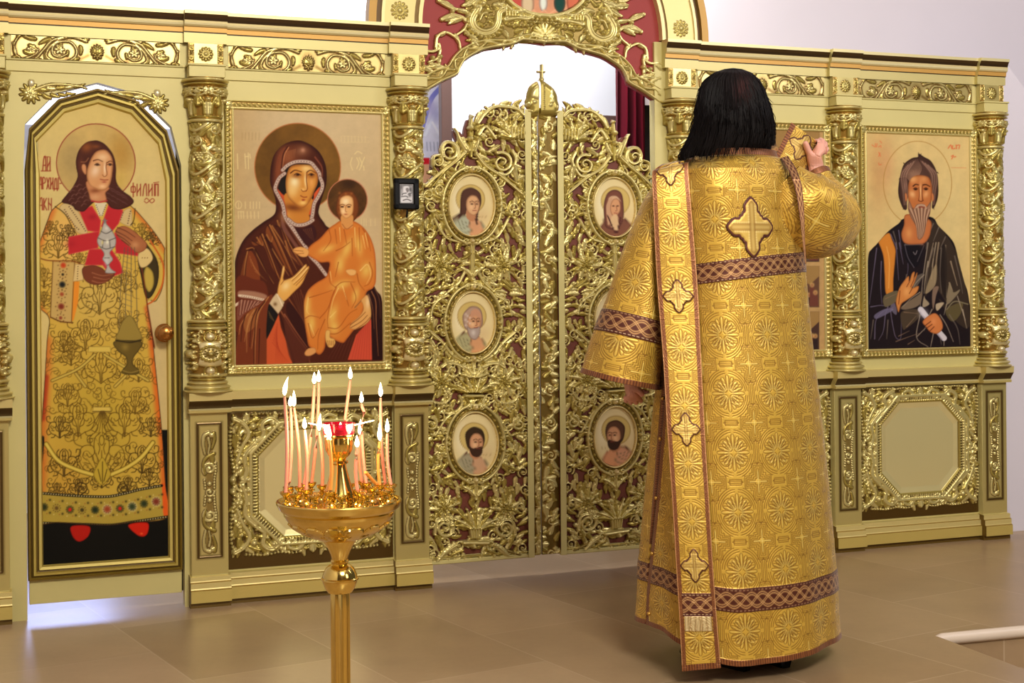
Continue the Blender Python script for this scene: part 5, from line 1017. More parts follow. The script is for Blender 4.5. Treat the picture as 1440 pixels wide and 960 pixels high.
AP = K(590, 0, 6.859)
ARCH_LOW = AP(25, 905, 200, 802, 345, 735, 372, 680, 420, 600, 500, 545, 620, 490, 780, 462, 880, 445, 960, 412, 1000, 402, 1100, 412)+[(766, 62.5)]
def carve_arch():
    """gilded scrollwork over the doors, left half as the picture sees it (the right half is its mirror image)"""
    f = Field(584, -150, 776, 140, 3, (150, 52, 40)); rg = random.Random(3)
    up = AP(15, 735, 150, 665, 265, 625, 320, 540, 420, 450, 560, 388, 700, 372, 850, 372, 960, 340, 1040, 320)+[(766, 46)]
    low = ARCH_LOW
    f.dome(AP(470, 330, 430, 200, 440, 60, 420, -500, 1200, -500, 1200, 420, 700, 420, 560, 400), 1.2, 5, G3, .2, False)
    for _ in range(150):
        x, y = rg.uniform(652, 757), rg.uniform(-110, 58)
        if ((x-766)/72)**2+((y+38)/64)**2 > 1: f.leaf(x, y, rg.uniform(0, 6.28), 14, 9, rg.uniform(-1, 1), 3.4, 4, G2, .5)
    f.dome(low+up[::-1], 2, 5, G3, .3, False)
    f.ridge([(x, y-3) for x, y in low], 4.5, 4.5, 6, None, G1, .5); f.ridge([(x+.5, y+2.5) for x, y in up], 3.6, 3.6, 5, None, G1, .5)
    lo, u2 = smooth_pts(low, False, 8), smooth_pts(up, False, 8); q = []
    for i in range(40):
        t = i/39; a, b = lo[int(t*(len(lo)-1))], u2[int(t*(len(u2)-1))]; m = .5+.17*math.sin(i*1.25); q.append(a*(1-m)+b*m)
        if i % 3 == 1: f.leaf(q[-1][0], q[-1][1], rg.uniform(0, 6.28), 12, 7, .6, 4.5, 4, G1, .5)
        if i % 4 == 0: f.bead(q[-1][0]+2, q[-1][1]-2, 2.3, 7, G1, .5)
    f.ridge(q, 3.6, 3.6, 5.5, None, G1, .5)
    # red field scrolls at the left
    for p, w0, w1 in ((AP(150, 460, 165, 360, 240, 315, 320, 350, 370, 400, 385, 470), 5, 3.4), (AP(210, 190, 300, 150, 400, 170, 440, 210), 7, 5), (AP(180, 10, 260, 60, 330, 90, 440, 110), 7, 4), (AP(180, 470, 120, 500, 20, 490, -20, 510), 5, 3.5), (AP(180, 430, 190, 500, 160, 570, 80, 600), 5, 3), (AP(350, 340, 420, 290, 450, 230), 4, 3)):
        f.ridge(p, w0, w1, 6, None, G1, .6, groove=.35)
    for x, y, a, L, Wd, c in ((230, 190, -.3, 26, 13, .3), (400, 180, 2.9, 24, 12, -.3), (190, 20, .2, 26, 12, .4), (360, 100, .1, 22, 11, .3), (240, 320, 2.6, 16, 9, .5), (330, 330, .9, 22, 9, .4), (90, 620, .4, 26, 13, -.4), (10, 640, .3, 26, 12, .4), (150, 640, 2.9, 22, 10, .4), (430, 300, .7, 16, 9, .4), (60, 520, 2.4, 20, 10, .5), (170, 550, 1.2, 12, 10, .2), (520, 10, 2.5, 22, 12, .5), (600, -60, 2.8, 34, 14, .5), (350, -60, .4, 34, 14, -.5)):
        p = AP(x, y)[0]; f.leaf(p[0], p[1], a, L, Wd, c, 5.5, 5, G1, .8)
    for x, y in ((310, 115), (195, 550), (120, 560)): f.bead(*AP(x, y)[0], 3.6, 8, G1, .5)
    # the big C scroll with its row of beads
    C = AP(560, 85, 500, 190, 530, 280, 620, 320, 710, 290, 750, 220, 760, 130, 810, 90)
    f.ridge(C, 13, 10, 7, None, G1, .8, groove=.45); f.beads(AP(540, 60, 455, 160, 460, 260, 540, 340, 640, 370, 740, 330, 800, 240), 6, 2.5, 8, G1, .8); f.beads(AP(660, 140, 640, 220, 600, 260), 4.5, 1.9, 7, G1, .8); f.ridge(AP(640, 130, 600, 140, 570, 200), 5, 4, 6, None, G1, .6)
    for x, y, r in ((600, 40, 5), (610, 45, 2.6), (460, 160, 3.6), (500, 300, 4), (560, 140, 3)): f.bead(*AP(x, y)[0], r, 9, G1, .8)
    for x, y, a, L in ((470, 350, .2, 16), (490, 400, .3, 14), (760, 60, .5, 24), (700, 60, -.4, 20), (520, 60, -1.2, 22), (800, 300, .7, 14)): p = AP(x, y)[0]; f.leaf(p[0], p[1], a, L, 10, .5, 6.5, 5, G1, .8)
    f.ridge(AP(820, 190, 930, 170, 1040, 180, 1110, 120, 1120, 60, 1060, 40), 8, 6, 6.5, None, G1, .8, groove=.3); f.beads(AP(830, 240, 940, 250, 1060, 245, 1130, 190, 1166, 120), 5.4, 2.2, 7, G1, .8); f.ridge(AP(840, 140, 930, 150), 12, 10, 7, None, G2, .8, groove=.3); f.ridge(AP(830, 60, 900, 110, 1010, 110, 1060, 60), 6, 5, 6, None, G1, .8)
    for i in range(4): f.ridge(AP(820+i*28, 110, 822+i*28, 165), 3, 3, 8, None, G1, .8, False)
    # middle shell and pendant
    for i in range(7):
        a = -math.pi/2-i*.27; f.ridge([(766+5*math.cos(a), 52+5*math.sin(a)), (766+19*math.cos(a), 51+17*math.sin(a))], 3.0, 4.6, 6, None, G1 if i % 2 else G2, 1, False, groove=.3)
    f.ridge([(730, 21), (766, 25)], 9, 9, 5, None, G2, .8, False); f.beads([(738, 31), (766, 33)], 4, 1.7, 7.5, G1, .8)
    f.dome(ring_pts(766, 55, 6.5, 5, 16), 7, 4, G1, .8); f.scroll(756, 55, 5, 1.3, 0, 2.6, 7, G1, .8); f.leaf(766, 50, math.pi/2+.9, 14, 8, .3, 6, 4, G1, .8); f.bead(766, 62, 3, 7, G1, .5)
    r = f.poly_d(ring_pts(766, -38, 67, 59, 48), 0); f.h[r[0]] = np.where(r[3] < 0, 0, f.h[r[0]])
    # ring of the picture above, and scrolls that go on beyond it
    f.ridge(ring_pts(766, -38, 68, 60, 60), 6, 6, 7, None, G1, .8, False, True, groove=.3); f.beads(ring_pts(766, -38, 75, 67, 60), 6, 2.3, 6, G1, .8, True)
    for y in (-30, -70, -110):
        f.scroll(650, y, 17, 1.5, y, 6, 6, G1, .6); f.leaf(620, y, .3, 34, 13, .5, 5.5, 5, G1, .6); f.leaf(690, y-20, 2.5, 30, 12, .5, 5.5, 5, G1, .6)
    return f

def bust(c, cx, cy, kind):
    """one small painted bust on a pale oval ground, 60 x 86 picture units"""
    gx = lambda *p: [(cx+p[i], cy+p[i+1]) for i in range(0, len(p), 2)]
    c.glow(cx, cy, 34, 46, (222, 202, 146), 1, hard=3); c.glow(cx+14, cy+14, 12, 12, (212, 180, 128), .6); c.glow(cx-18, cy-8, 8, 20, (236, 224, 184), .8)
    s = {'youth': 1, 'elder': 1, 'dark': 1, 'veil': -1, 'crown': -1, 'brown': -1}[kind]
    c.fill(ring_pts(cx-s*1, cy-11, 20, 20, 28), (200, 172, 96), .9, sm=False); c.line(ring_pts(cx-s*1, cy-11, 20, 20, 28), (156, 122, 60), 1.4, closed=True, alpha=.7)
    g = lambda *p: gx(*[v*s if i % 2 == 0 else v for i, v in enumerate(p)])
    sk, dk = (206, 152, 108), (92, 52, 38)
    if kind == 'veil':
        c.fill(g(-24, 22, -18, 16, -8, 12, 10, 12, 18, 20, 20, 36, 0, 42, -18, 38), (122, 78, 60), edge=(66, 36, 30), ew=3); c.fill(g(-12, -8, -9, -22, 0, -27, 10, -22, 15, -8, 15, 10, 12, 26, -4, 28, -12, 14), (116, 70, 56), edge=(60, 34, 30), ew=3)
        c.fill(g(-9, -10, -2, -18, 8, -16, 8, -6, -2, -14), (204, 164, 128)); c.fill(g(4, -16, 12, -4, 9, 24, 4, 10), (196, 152, 116))
        c.fill(g(-6, -12, 1, -14, 6, -6, 6, 4, 2, 10, -4, 8, -8, 0), sk, edge=(120, 70, 48), ew=2); c.fill(g(-4, 10, 4, 10, 6, 24, -4, 30), (212, 176, 130)); c.line(g(-8, 12, -2, 34, 10, 10), (70, 36, 34), 1.8)
        for x in (-4, 2): c.glow(*g(x, -4)[0], 1.6, .9, (60, 30, 24), 1)
        c.line(g(-2, -4, -3, 2, -1, 3), (130, 76, 54), .8); c.line(g(-3, 6, 1, 6), (140, 60, 50), .9); return
    robe = {'youth': (176, 178, 150), 'elder': (172, 164, 118), 'dark': (160, 150, 118), 'crown': (170, 140, 90), 'brown': (206, 150, 112)}[kind]
    c.fill(g(-27, 26, -16, 14, -4, 12, 10, 18, 18, 28, 16, 42, -16, 42), robe, edge=(110, 92, 60), ew=4); c.fill(g(-2, 16, 10, 18, 16, 28, 14, 42, 0, 42), (214, 150, 104) if kind != 'dark' else (206, 156, 116), .85, edge=(150, 90, 60), ew=2)
    for k in range(4): c.line(g(-18+k*5, 20, -10+k*4, 40), (92, 84, 60), 1, .5, .7)
    c.line(g(-22, 18, -10, 10), dk, 1.2)
    if kind == 'youth':
        c.fill(g(-15, -10, -12, -22, 0, -27, 12, -20, 14, -6, 10, 8, 8, 26, 3, 12, -6, 0, -8, 10, -26, 18, -16, 8), (84, 54, 42), edge=(50, 30, 26), ew=3); sk = (214, 166, 118)
    elif kind in ('dark', 'brown'): c.fill(g(-13, -8, -12, -18, -2, -25, 10, -21, 14, -10, 12, 2, 8, 8, -8, 6), (58, 42, 26) if kind == 'dark' else (92, 62, 44), edge=(36, 24, 16), ew=3)
    else: c.fill(g(-14, -6, -12, -16, -2, -25, 10, -22, 14, -10, 12, 4, -8, 8), (176, 146, 122) if kind == 'elder' else (206, 190, 150), edge=(90, 60, 50), ew=3)
    c.fill(g(-6, 4, 6, 8, 4, 20, -6, 16), (186, 128, 88))
    c.fill(g(-6, -10, 0, -16, 8, -14, 12, -4, 9, 8, 3, 12, -4, 8, -7, 0), sk, edge=(130, 80, 54), ew=2.4); c.glow(*g(0, 0)[0], 3, 4, (232, 190, 142), .8)
    if kind == 'elder':
        c.fill(g(-2, -18, 6, -21, 12, -14, 11, -6, 4, -12, -2, -8), (196, 144, 110)); 
        for k in range(8): c.glow(*g(-10+(k % 3)*3, -14+k*2.6)[0], 1.6, 1.6, (216, 196, 180), .8)
        c.fill(g(-8, 4, -2, 6, 4, 5, 10, 4, 10, 14, 4, 22, -4, 18), (170, 150, 136), edge=(96, 72, 60), ew=2); c.glow(*g(1, 12)[0], 3, 4, (220, 210, 196), .7)
    elif kind in ('dark', 'brown', 'crown'):
        c.fill(g(-8, 2, -3, 5, 3, 4, 10, 3, 10, 12, 4, 17, -4, 14), (64, 42, 30) if kind != 'crown' else (150, 120, 96), edge=(40, 26, 20), ew=2)
    for x in (1, 8): c.glow(*g(x, -4)[0], 1.8, 1.0, (52, 28, 20), 1); c.line(g(x-3, -7, x, -8, x+2.4, -7), (70, 40, 28), .9)
    c.line(g(5, -6, 6, 1, 4, 2), (140, 84, 58), .9); c.line(g(2, 5, 7, 5), (140, 64, 50), .9)
    if kind != 'elder': c.line(g(12, 14, 24, 14), (150, 110, 60), .8, alpha=.5)
def paint_medallion(m, kind):
    c = Field(m[0]-m[2]-6, m[1]-m[3]-6, m[0]+m[2]+6, m[1]+m[3]+6, 2.5, (220, 200, 142)); bust(c, m[0], m[1]+2, kind); return c
# ---------------------------------------------------------------- the setting
def stone_floor():
    m = bpy.data.materials.new('honed_stone_tiles'); m.use_nodes = True; nt = m.node_tree; L = nt.links; b = nt.nodes['Principled BSDF']
    tc = nt.nodes.new('ShaderNodeTexCoord'); mp = nt.nodes.new('ShaderNodeMapping'); mp.inputs['Rotation'].default_value = (0, 0, math.radians(20.75+38)); mp.inputs['Location'].default_value = (.21, .13, 0)
    L.new(tc.outputs['Object'], mp.inputs['Vector'])
    br = nt.nodes.new('ShaderNodeTexBrick'); br.offset = .5; br.inputs['Scale'].default_value = 1.0; br.inputs['Brick Width'].default_value = .78; br.inputs['Row Height'].default_value = .5
    br.inputs['Mortar Size'].default_value = .003; br.inputs['Mortar Smooth'].default_value = .3; br.inputs['Bias'].default_value = 0
    br.inputs['Color1'].default_value = rgba((174, 147, 114)); br.inputs['Color2'].default_value = rgba((154, 127, 94)); br.inputs['Mortar'].default_value = rgba((180, 156, 126))
    L.new(mp.outputs[0], br.inputs['Vector'])
    n = nt.nodes.new('ShaderNodeTexNoise'); n.inputs['Scale'].default_value = 3.2; n.inputs['Detail'].default_value = 7; n.inputs['Roughness'].default_value = .62; L.new(tc.outputs['Object'], n.inputs['Vector'])
    mr = nt.nodes.new('ShaderNodeMapRange'); mr.inputs[3].default_value = .74; mr.inputs[4].default_value = 1.2; L.new(n.outputs['Fac'], mr.inputs[0])
    n2 = nt.nodes.new('ShaderNodeTexNoise'); n2.inputs['Scale'].default_value = 46; n2.inputs['Detail'].default_value = 4; L.new(tc.outputs['Object'], n2.inputs['Vector'])
    m2 = nt.nodes.new('ShaderNodeMapRange'); m2.inputs[3].default_value = .95; m2.inputs[4].default_value = 1.05; L.new(n2.outputs['Fac'], m2.inputs[0])
    mu = nt.nodes.new('ShaderNodeMath'); mu.operation = 'MULTIPLY'; L.new(mr.outputs[0], mu.inputs[0]); L.new(m2.outputs[0], mu.inputs[1])
    mx = nt.nodes.new('ShaderNodeMix'); mx.data_type = 'RGBA'; mx.blend_type = 'MULTIPLY'; mx.inputs[0].default_value = 1; L.new(br.outputs['Color'], mx.inputs[6]); L.new(mu.outputs[0], mx.inputs[7])
    L.new(mx.outputs[2], b.inputs['Base Color']); b.inputs['Roughness'].default_value = .3; b.inputs['Specular IOR Level'].default_value = .35
    return m
FLOORM = stone_floor()
PLASTER = material('white_plaster', (214, 206, 212), .75, 0, .03, 2.5)
PLASTER_A = material('altar_plaster', (226, 228, 234), .75, 0, .02, 2)
# floor with the sunken corner at the right
a = FLR(1317, 894); b_ = FLR(1500, 876.5); c_ = FLR(1500, 963); 
X1, Y1 = 7, 11
bm = bmesh.new(); P_ = lambda x, y, z=0: bm.verts.new((x, y, z))
A, B, C = P_(a.x, a.y), P_(b_.x+1.5*(b_.x-a.x), b_.y+1.5*(b_.y-a.y)), P_(c_.x+1.2*(c_.x-a.x), c_.y+1.2*(c_.y-a.y))
v = [P_(-7, -2), P_(X1, -2), P_(X1, C.co.y), P_(X1, B.co.y), P_(X1, Y1), P_(-7, Y1)]
bm.faces.new([v[0], v[1], v[2], C, A]); bm.faces.new([v[0], A, B, v[3], v[4], v[5]])
d = .13
A2, B2, C2 = P_(a.x, a.y, -d), P_(B.co.x, B.co.y, -d), P_(C.co.x, C.co.y, -d)
bm.faces.new([A, C, C2, A2]); bm.faces.new([B, A, A2, B2]); bm.faces.new([A2, C2, B2]); 
bmesh.ops.recalc_face_normals(bm, faces=bm.faces[:])
me = bpy.data.meshes.new('floor'); bm.to_mesh(me); bm.free(); me.materials.append(FLOORM)
o = bpy.data.objects.new('floor', me); COL.objects.link(o); o['kind'] = 'structure'
# rounded marble nosing along the far edge of the sunken corner
Bv, Av = Vector((b_.x+1.5*(b_.x-a.x), b_.y+1.5*(b_.y-a.y), 0)), Vector((a.x, a.y, 0))
p = Part(); dirn = (Bv-Av).normalized(); p.tube([Av-dirn*.015+Vector((0, 0, -.016)), Av+dirn*.02+Vector((0, 0, -.012)), Bv+Vector((0, 0, -.012))], [.012, .02, .02], 10)
p.build('trim_1', material('marble_nosing', (214, 196, 176), .3, 0, .05, 9), kind='structure')
def wall(name, pts, mat):
    o = link_mesh(name, np.array(pts, float), [tuple(range(len(pts)))], mat, None, SCREEN, False, None, 'structure'); return o
# walls: behind the altar, at the right of the screen, and the ceiling vault
wall('wall_altar', [(-5, 2.6, 0), (5, 2.6, 0), (5, 2.6, 4.4), (-5, 2.6, 4.4)], PLASTER_A)
p = Part(); p.box(2.36, 5.5, .10, .34, 0, 2.17, .004); 
xa, za = LOC(1413, 86, .1); xb, zb = LOC(1470, 165, .1)
p = Part(); p.prism([(2.30, 0), (5.5, 0), (5.5, zb-.8), (xb, zb), (xa, za), (2.30, 2.08)], .10, .34); p.build('wall_right', PLASTER, world=SCREEN, kind='structure')
# the vault springing above the screen at the right: a curved plaster shell
V = []; F = []
n = 24
for i in range(n+1):
    t = i/n*math.pi*.5
    for x in (.9, 5.6): V.append((x, .62-.9*(1-math.cos(t))*1.0+.0, 2.0+1.9*math.sin(t)))
for i in range(n): F.append((2*i, 2*i+1, 2*i+3, 2*i+2))
link_mesh('wall_vault', np.array(V), F, PLASTER, None, SCREEN, True, None, 'structure')
wall('wall_left', [(-3.4, -6, 0), (-3.4, 3, 0), (-3.4, 3, 4.4), (-3.4, -6, 4.4)], PLASTER)
wall('ceiling', [(-6, -7.5, 4.4), (6, -7.5, 4.4), (6, 3, 4.4), (-6, 3, 4.4)], PLASTER)
wall('wall_back', [(-6, -7.4, 0), (-6, -7.4, 4.4), (6, -7.4, 4.4), (6, -7.4, 0)], material('nave_wall', (120, 100, 84), .8, 0, .06, 3))
# pierced white grille high on the altar wall (top left of the view)
# ---------------------------------------------------------------- what shows of the sanctuary through the doors
ya = 1.3
x0, z0 = LOC(634, 260, ya); x1, _ = LOC(905, 260, ya)
t = thing('white_screen', 'white projection-like screen board seen through the open arch', 'board', at_screen((x0+x1)/2, ya, 0))
org = ((x0+x1)/2, ya, 0); p = Part(org); zlow = LOC(850, 350, ya)[1]
p.box(x0, x1, ya, ya+.03, zlow, 3.0, .003); p.build('panel', material('white_board', (232, 234, 240), .6, 0, .01, 3), t)
p = Part(org); zs1, zs0 = LOC(850, 163, ya)[1], LOC(850, 206, ya)[1]; p.box(LOC(836, 180, ya)[0], x1+.02, ya-.03, ya+.0, zs0, zs1, .004); xp0, xp1 = LOC(620.5, 200, ya)[0], LOC(635.5, 200, ya)[0]
p.box(xp0, xp1, ya-.01, ya+.04, 0, 3.0, .004); p.box(x1+.0, x1+.05, ya-.01, ya+.04, 0, 3.0, .004); p.build('dark_frame', material('dark_walnut', (92, 66, 58), .55, 0, .12, 18), t)
# red curtain
yc = .62
cx0, cx1 = LOC(868, 200, yc)[0], LOC(908, 200, yc)[0]; n = 60; V = []; F = []; zt, zb = 2.6, .05
for j, z in enumerate(np.linspace(zb, zt, 20)):
    for i in range(n+1):
        s = i/n; fl = 1+.10*(1-(z-zb)/(zt-zb)); x = cx1+(cx0-cx1)*s*(1.0+.22*(1.9-z)) if z < 1.9 else cx1+(cx0-cx1)*s
        V.append((x-cx1, .030*math.sin(s*math.pi*7+.3*z)+.012*math.sin(s*17+z*2), z))
for j in range(19):
    for i in range(n): F.append((j*(n+1)+i, j*(n+1)+i+1, (j+1)*(n+1)+i+1, (j+1)*(n+1)+i))
o = link_mesh('curtain', np.array(V), F, material('crimson_velvet', (104, 5, 30), .85, 0, .08, 14, sheen=.05, spec=.15), None, at_screen(cx1, yc, 0)); tag(o, 'crimson velvet curtain hanging inside the arch at right', 'curtain')
p = Part(); xq = LOC(906, 200, yc)[0]; p.box(xq, xq+.5, yc+.06, yc+.1, 0, 3, .004)  # near-black sheet, its colour stands for the shade in the opening
o = p.build('dark_opening_sheet', material('dark_opening_sheet', (26, 16, 20), .8), None, SCREEN); tag(o, 'dark sheet standing for the dark opening behind the red curtain', 'dark sheet')
# painted wall panel left of the white board
c = Field(590, 100, 640, 300, 2, (214, 210, 224)); c.mottle(.06, 3, 8)
c.line([(594, 178), (606, 140), (625, 118)], (120, 120, 190), 7); c.line([(598, 190), (612, 160), (626, 145)], (226, 226, 236), 4); c.glow(612, 160, 8, 12, (160, 156, 196), .8); c.glow(605, 150, 7, 10, (170, 160, 200), .8); c.line([(608, 172), (622, 196)], (230, 226, 232), 3)
for k in range(4): c.line([(600+k*5, 200), (601+k*5, 212)], (150, 150, 170), 1.4)
c.fill([(590, 222), (604, 222), (604, 231), (590, 231)], (206, 30, 40), sm=False); c.fill([(590, 231), (607, 231), (612, 300), (590, 300)], (214, 160, 120), sm=False)
yf = 1.75; fx0, fx1 = LOC(585, 200, yf)[0], LOC(642, 200, yf)[0]; org = ((fx0+fx1)/2, yf, 0)
t = thing('wall_painting', 'blue and white painted panel glimpsed beside the dark post', 'painting', at_screen(*org)); p = Part(org); p.box(fx0, fx1, yf+.003, yf+.03, .3, 2.6, .003); p.build('board', MATS['dark_walnut'], t)
sheet('painting', c, fx0, fx1, 1.2, 2.4, yf, .004, PRINT, t, org)
# white grille of diamonds above the screen at the left
yg = 2.2; gx0, gx1 = LOC(10, 10, yg)[0], LOC(545, 10, yg)[0]
t = thing('lattice_window', 'bright white window with a fine diamond lattice above the left cornice', 'window', at_screen((gx0+gx1)/2, yg, 2.2), kind='thing'); org = ((gx0+gx1)/2, yg, 2.2)
p = Part(org); p.box(gx0, gx1, yg, yg+.02, 2.0, 3.0, .002); p.build('bright_pane', material('bright_pane', (240, 242, 250), .6, emit=(236, 240, 255), estr=1.1), t)
c = Field(gx0, -2.75, gx1, -2.50, 160, (238, 240, 250))
for i in range(75):
    for j in range(9):
        xx = gx0+.04+i*.034+(j % 2)*.017; zz = -2.56-j*.022
        if xx < gx1-.35*(1+.3*math.sin(i)): c.fill([(xx-.006, zz), (xx, zz-.007), (xx+.006, zz), (xx, zz+.007)], (176, 190, 222), soft=.002, sm=False)
sheet('lattice', c, gx0, gx1, 2.52, 2.74, yg-.002, .0055, material('bright_lattice', attr=True, rough=.6), t, org, mode='cm', ox=0, oz=0, unit=1.0)
m_ = MATS['bright_lattice'].node_tree; m_.links.new(m_.nodes['Attribute'].outputs['Color'], m_.nodes['Principled BSDF'].inputs['Emission Color']); m_.nodes['Principled BSDF'].inputs['Emission Strength'].default_value = 1.05
# ---------------------------------------------------------------- the icon screen, panel by panel
CX = {'a': -1.965, 'b': -1.205, 'c': -.430, 'd': .752, 'e': 1.548, 'f': 2.330}
PW = .0675                                                  # half width of a pedestal
Z_LEDGE, Z_ARCH0, Z_ARCH1, Z_FR1, Z_TOP = .787, 1.937, 1.982, 2.066, 2.18
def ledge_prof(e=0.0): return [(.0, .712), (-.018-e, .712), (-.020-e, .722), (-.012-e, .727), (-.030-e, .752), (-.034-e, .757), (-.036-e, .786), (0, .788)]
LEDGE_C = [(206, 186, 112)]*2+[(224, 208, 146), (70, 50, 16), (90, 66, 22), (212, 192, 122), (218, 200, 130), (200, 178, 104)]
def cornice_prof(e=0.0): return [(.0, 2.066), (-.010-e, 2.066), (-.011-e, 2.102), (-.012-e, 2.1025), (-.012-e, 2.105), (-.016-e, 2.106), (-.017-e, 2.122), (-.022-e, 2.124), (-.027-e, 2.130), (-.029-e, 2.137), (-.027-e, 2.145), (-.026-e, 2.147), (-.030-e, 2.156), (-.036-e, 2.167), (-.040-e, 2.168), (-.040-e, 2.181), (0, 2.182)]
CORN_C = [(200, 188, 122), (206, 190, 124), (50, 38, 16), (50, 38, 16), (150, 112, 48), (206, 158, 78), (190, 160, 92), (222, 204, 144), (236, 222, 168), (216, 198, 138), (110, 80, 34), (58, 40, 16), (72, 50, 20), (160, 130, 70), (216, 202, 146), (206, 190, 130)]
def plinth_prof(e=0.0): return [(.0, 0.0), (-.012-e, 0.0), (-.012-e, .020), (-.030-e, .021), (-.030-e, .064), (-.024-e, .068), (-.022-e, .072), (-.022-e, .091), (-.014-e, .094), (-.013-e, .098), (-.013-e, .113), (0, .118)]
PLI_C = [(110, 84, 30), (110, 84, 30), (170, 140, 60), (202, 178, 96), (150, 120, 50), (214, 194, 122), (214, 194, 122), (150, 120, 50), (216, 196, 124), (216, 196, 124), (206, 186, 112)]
SATIN = material('satin_gold_moulding', attr=True, rough=.42, metal=.35)
F_FRIEZE, F_ROS, F_BR = carve_frieze(), carve_rosette(), carve_bracket()
F_OCT, F_PED = carve_octagon(), carve_pedestal()
F_SH = [carve_shaft(3), carve_shaft(8)]; F_CAP, F_DRUM, F_COR = carve_capital(), carve_drum(), carve_corner()

def bay(name, label, xl, xr, low=True, board_outline=None, bl=None, br=None):
    """one standing panel of the screen between two columns"""
    cx = (xl+xr)/2; org = (cx, 0, 0); t = thing('screen_panel', label, 'panel', at_screen(*org), 'standing panels of the icon screen')
    p = Part(org)
    if board_outline is None: p.box(bl, br, 0, .05, .05, 2.176, .002)
    else: p.prism(board_outline, 0, .05)
    p.build('board', BOARD, t)
    e = .008
    if low:
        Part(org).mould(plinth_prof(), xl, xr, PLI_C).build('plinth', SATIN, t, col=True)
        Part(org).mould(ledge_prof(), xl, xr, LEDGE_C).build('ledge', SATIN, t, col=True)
        w = (xr-xl)/2
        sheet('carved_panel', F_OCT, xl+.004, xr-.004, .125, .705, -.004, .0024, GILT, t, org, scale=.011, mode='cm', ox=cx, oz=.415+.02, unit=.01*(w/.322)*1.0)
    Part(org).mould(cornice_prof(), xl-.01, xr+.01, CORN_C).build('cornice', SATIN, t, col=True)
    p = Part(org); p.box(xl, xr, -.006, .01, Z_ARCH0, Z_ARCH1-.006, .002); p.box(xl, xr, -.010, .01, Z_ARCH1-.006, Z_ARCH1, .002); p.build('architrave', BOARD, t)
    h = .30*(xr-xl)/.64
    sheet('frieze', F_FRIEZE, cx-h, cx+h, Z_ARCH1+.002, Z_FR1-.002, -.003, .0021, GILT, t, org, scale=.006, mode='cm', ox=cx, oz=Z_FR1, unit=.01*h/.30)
    return t
x0_door, x1_door = -1.836, -1.300
# outline of the side-door panel: a board with a many-sided arched opening
ARCH_OUT = [LOC(*q) for q in ((27, 230), (35, 174), (78, 131), (137, 116), (194, 132), (241, 178), (254, 232))]
ol = [(CX['a']-.06, 2.10), (CX['a']-.06, .0), (x0_door-.004, .0), (x0_door-.004, ARCH_OUT[0][1])]+ARCH_OUT[1:-1]+[(x1_door+.007, ARCH_OUT[-1][1]), (x1_door+.007, .0), (CX['b']-.001, .0), (CX['b']-.001, 2.10)]
t_ = bay('screen_panel', 'pale gold panel with an arched opening around the side door', CX['a']+PW, CX['b']-PW-.003, False, ol)
for sg, px, py in ((1, 43, 131), (-1, 222, 145)):
    x, z = LOC(px, py); s0 = (x-.06, x+.22) if sg > 0 else (x-.22, x+.06)
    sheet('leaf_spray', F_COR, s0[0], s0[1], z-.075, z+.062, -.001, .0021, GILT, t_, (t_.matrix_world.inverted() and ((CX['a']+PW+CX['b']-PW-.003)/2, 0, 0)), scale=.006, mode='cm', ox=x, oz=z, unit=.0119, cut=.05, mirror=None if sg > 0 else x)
bay('screen_panel', 'panel left of the double doors, behind the candle stand, with a carved octagon below', CX['b']+PW, CX['c']-PW, bl=CX['b']+.001, br=CX['c']+.064)
bay('screen_panel', 'panel behind the person in gold, its frieze partly hidden by his dark hair', CX['d']+PW, CX['e']-PW, bl=CX['d']-.112, br=CX['e']-.001)
bay('screen_panel', 'panel at the right end of the screen, carved octagon low on it in full view', CX['e']+PW, CX['f']-PW, bl=CX['e']+.001, br=CX['f']+.062)

def column(k, label, seed):
    cx = CX[k]; org = (cx, 0, 0); t = thing('column', label, 'column', at_screen(*org), 'gilded columns of the icon screen', 'thing')
    W = PW; q = Part(org); q.box(cx-W, cx+W, -.03, -.0005, .10, .73, .002); pd = q.build('pedestal', BOARD, t)
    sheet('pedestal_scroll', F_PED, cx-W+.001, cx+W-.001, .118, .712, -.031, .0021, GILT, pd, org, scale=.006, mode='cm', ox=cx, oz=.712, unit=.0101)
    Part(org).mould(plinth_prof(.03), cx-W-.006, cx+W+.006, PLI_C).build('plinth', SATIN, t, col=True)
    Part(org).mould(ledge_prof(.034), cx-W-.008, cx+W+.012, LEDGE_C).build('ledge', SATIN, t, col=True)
    cy = -.012
    F_s = F_SH[seed]
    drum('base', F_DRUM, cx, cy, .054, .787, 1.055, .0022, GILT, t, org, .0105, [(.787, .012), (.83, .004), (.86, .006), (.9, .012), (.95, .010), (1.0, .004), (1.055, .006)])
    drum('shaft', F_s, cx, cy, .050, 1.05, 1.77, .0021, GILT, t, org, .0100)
    drum('capital', F_CAP, cx, cy, .052, 1.765, 1.937, .0021, GILT, t, org, .0105, [(1.765, 0), (1.80, .001), (1.87, .010), (1.90, .013), (1.937, .016)])
    p = Part(org); p.box(cx-.066, cx+.066, -.062, -.0005, 1.937, 1.978, .002); p.box(cx-.070, cx+.070, -.066, -.0005, 1.978, 1.986, .002); p.build('abacus', BOARD, t)
    p = Part(org); p.box(cx-.062, cx+.062, -.030, -.0005, 1.986, 2.068, .002); bk = p.build('block', BOARD, t)
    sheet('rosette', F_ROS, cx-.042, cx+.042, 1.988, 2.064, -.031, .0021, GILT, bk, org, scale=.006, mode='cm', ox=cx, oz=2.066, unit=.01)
    for sx in (-.064, .042): sheet('scroll_bracket', F_BR, cx+sx, cx+sx+.022, 1.988, 2.064, -.031, .0021, GILT, bk, org, scale=.006, mode='cm', ox=cx+sx, oz=2.066, unit=.0095)
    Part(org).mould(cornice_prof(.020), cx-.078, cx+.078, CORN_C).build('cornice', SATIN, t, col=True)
    return t
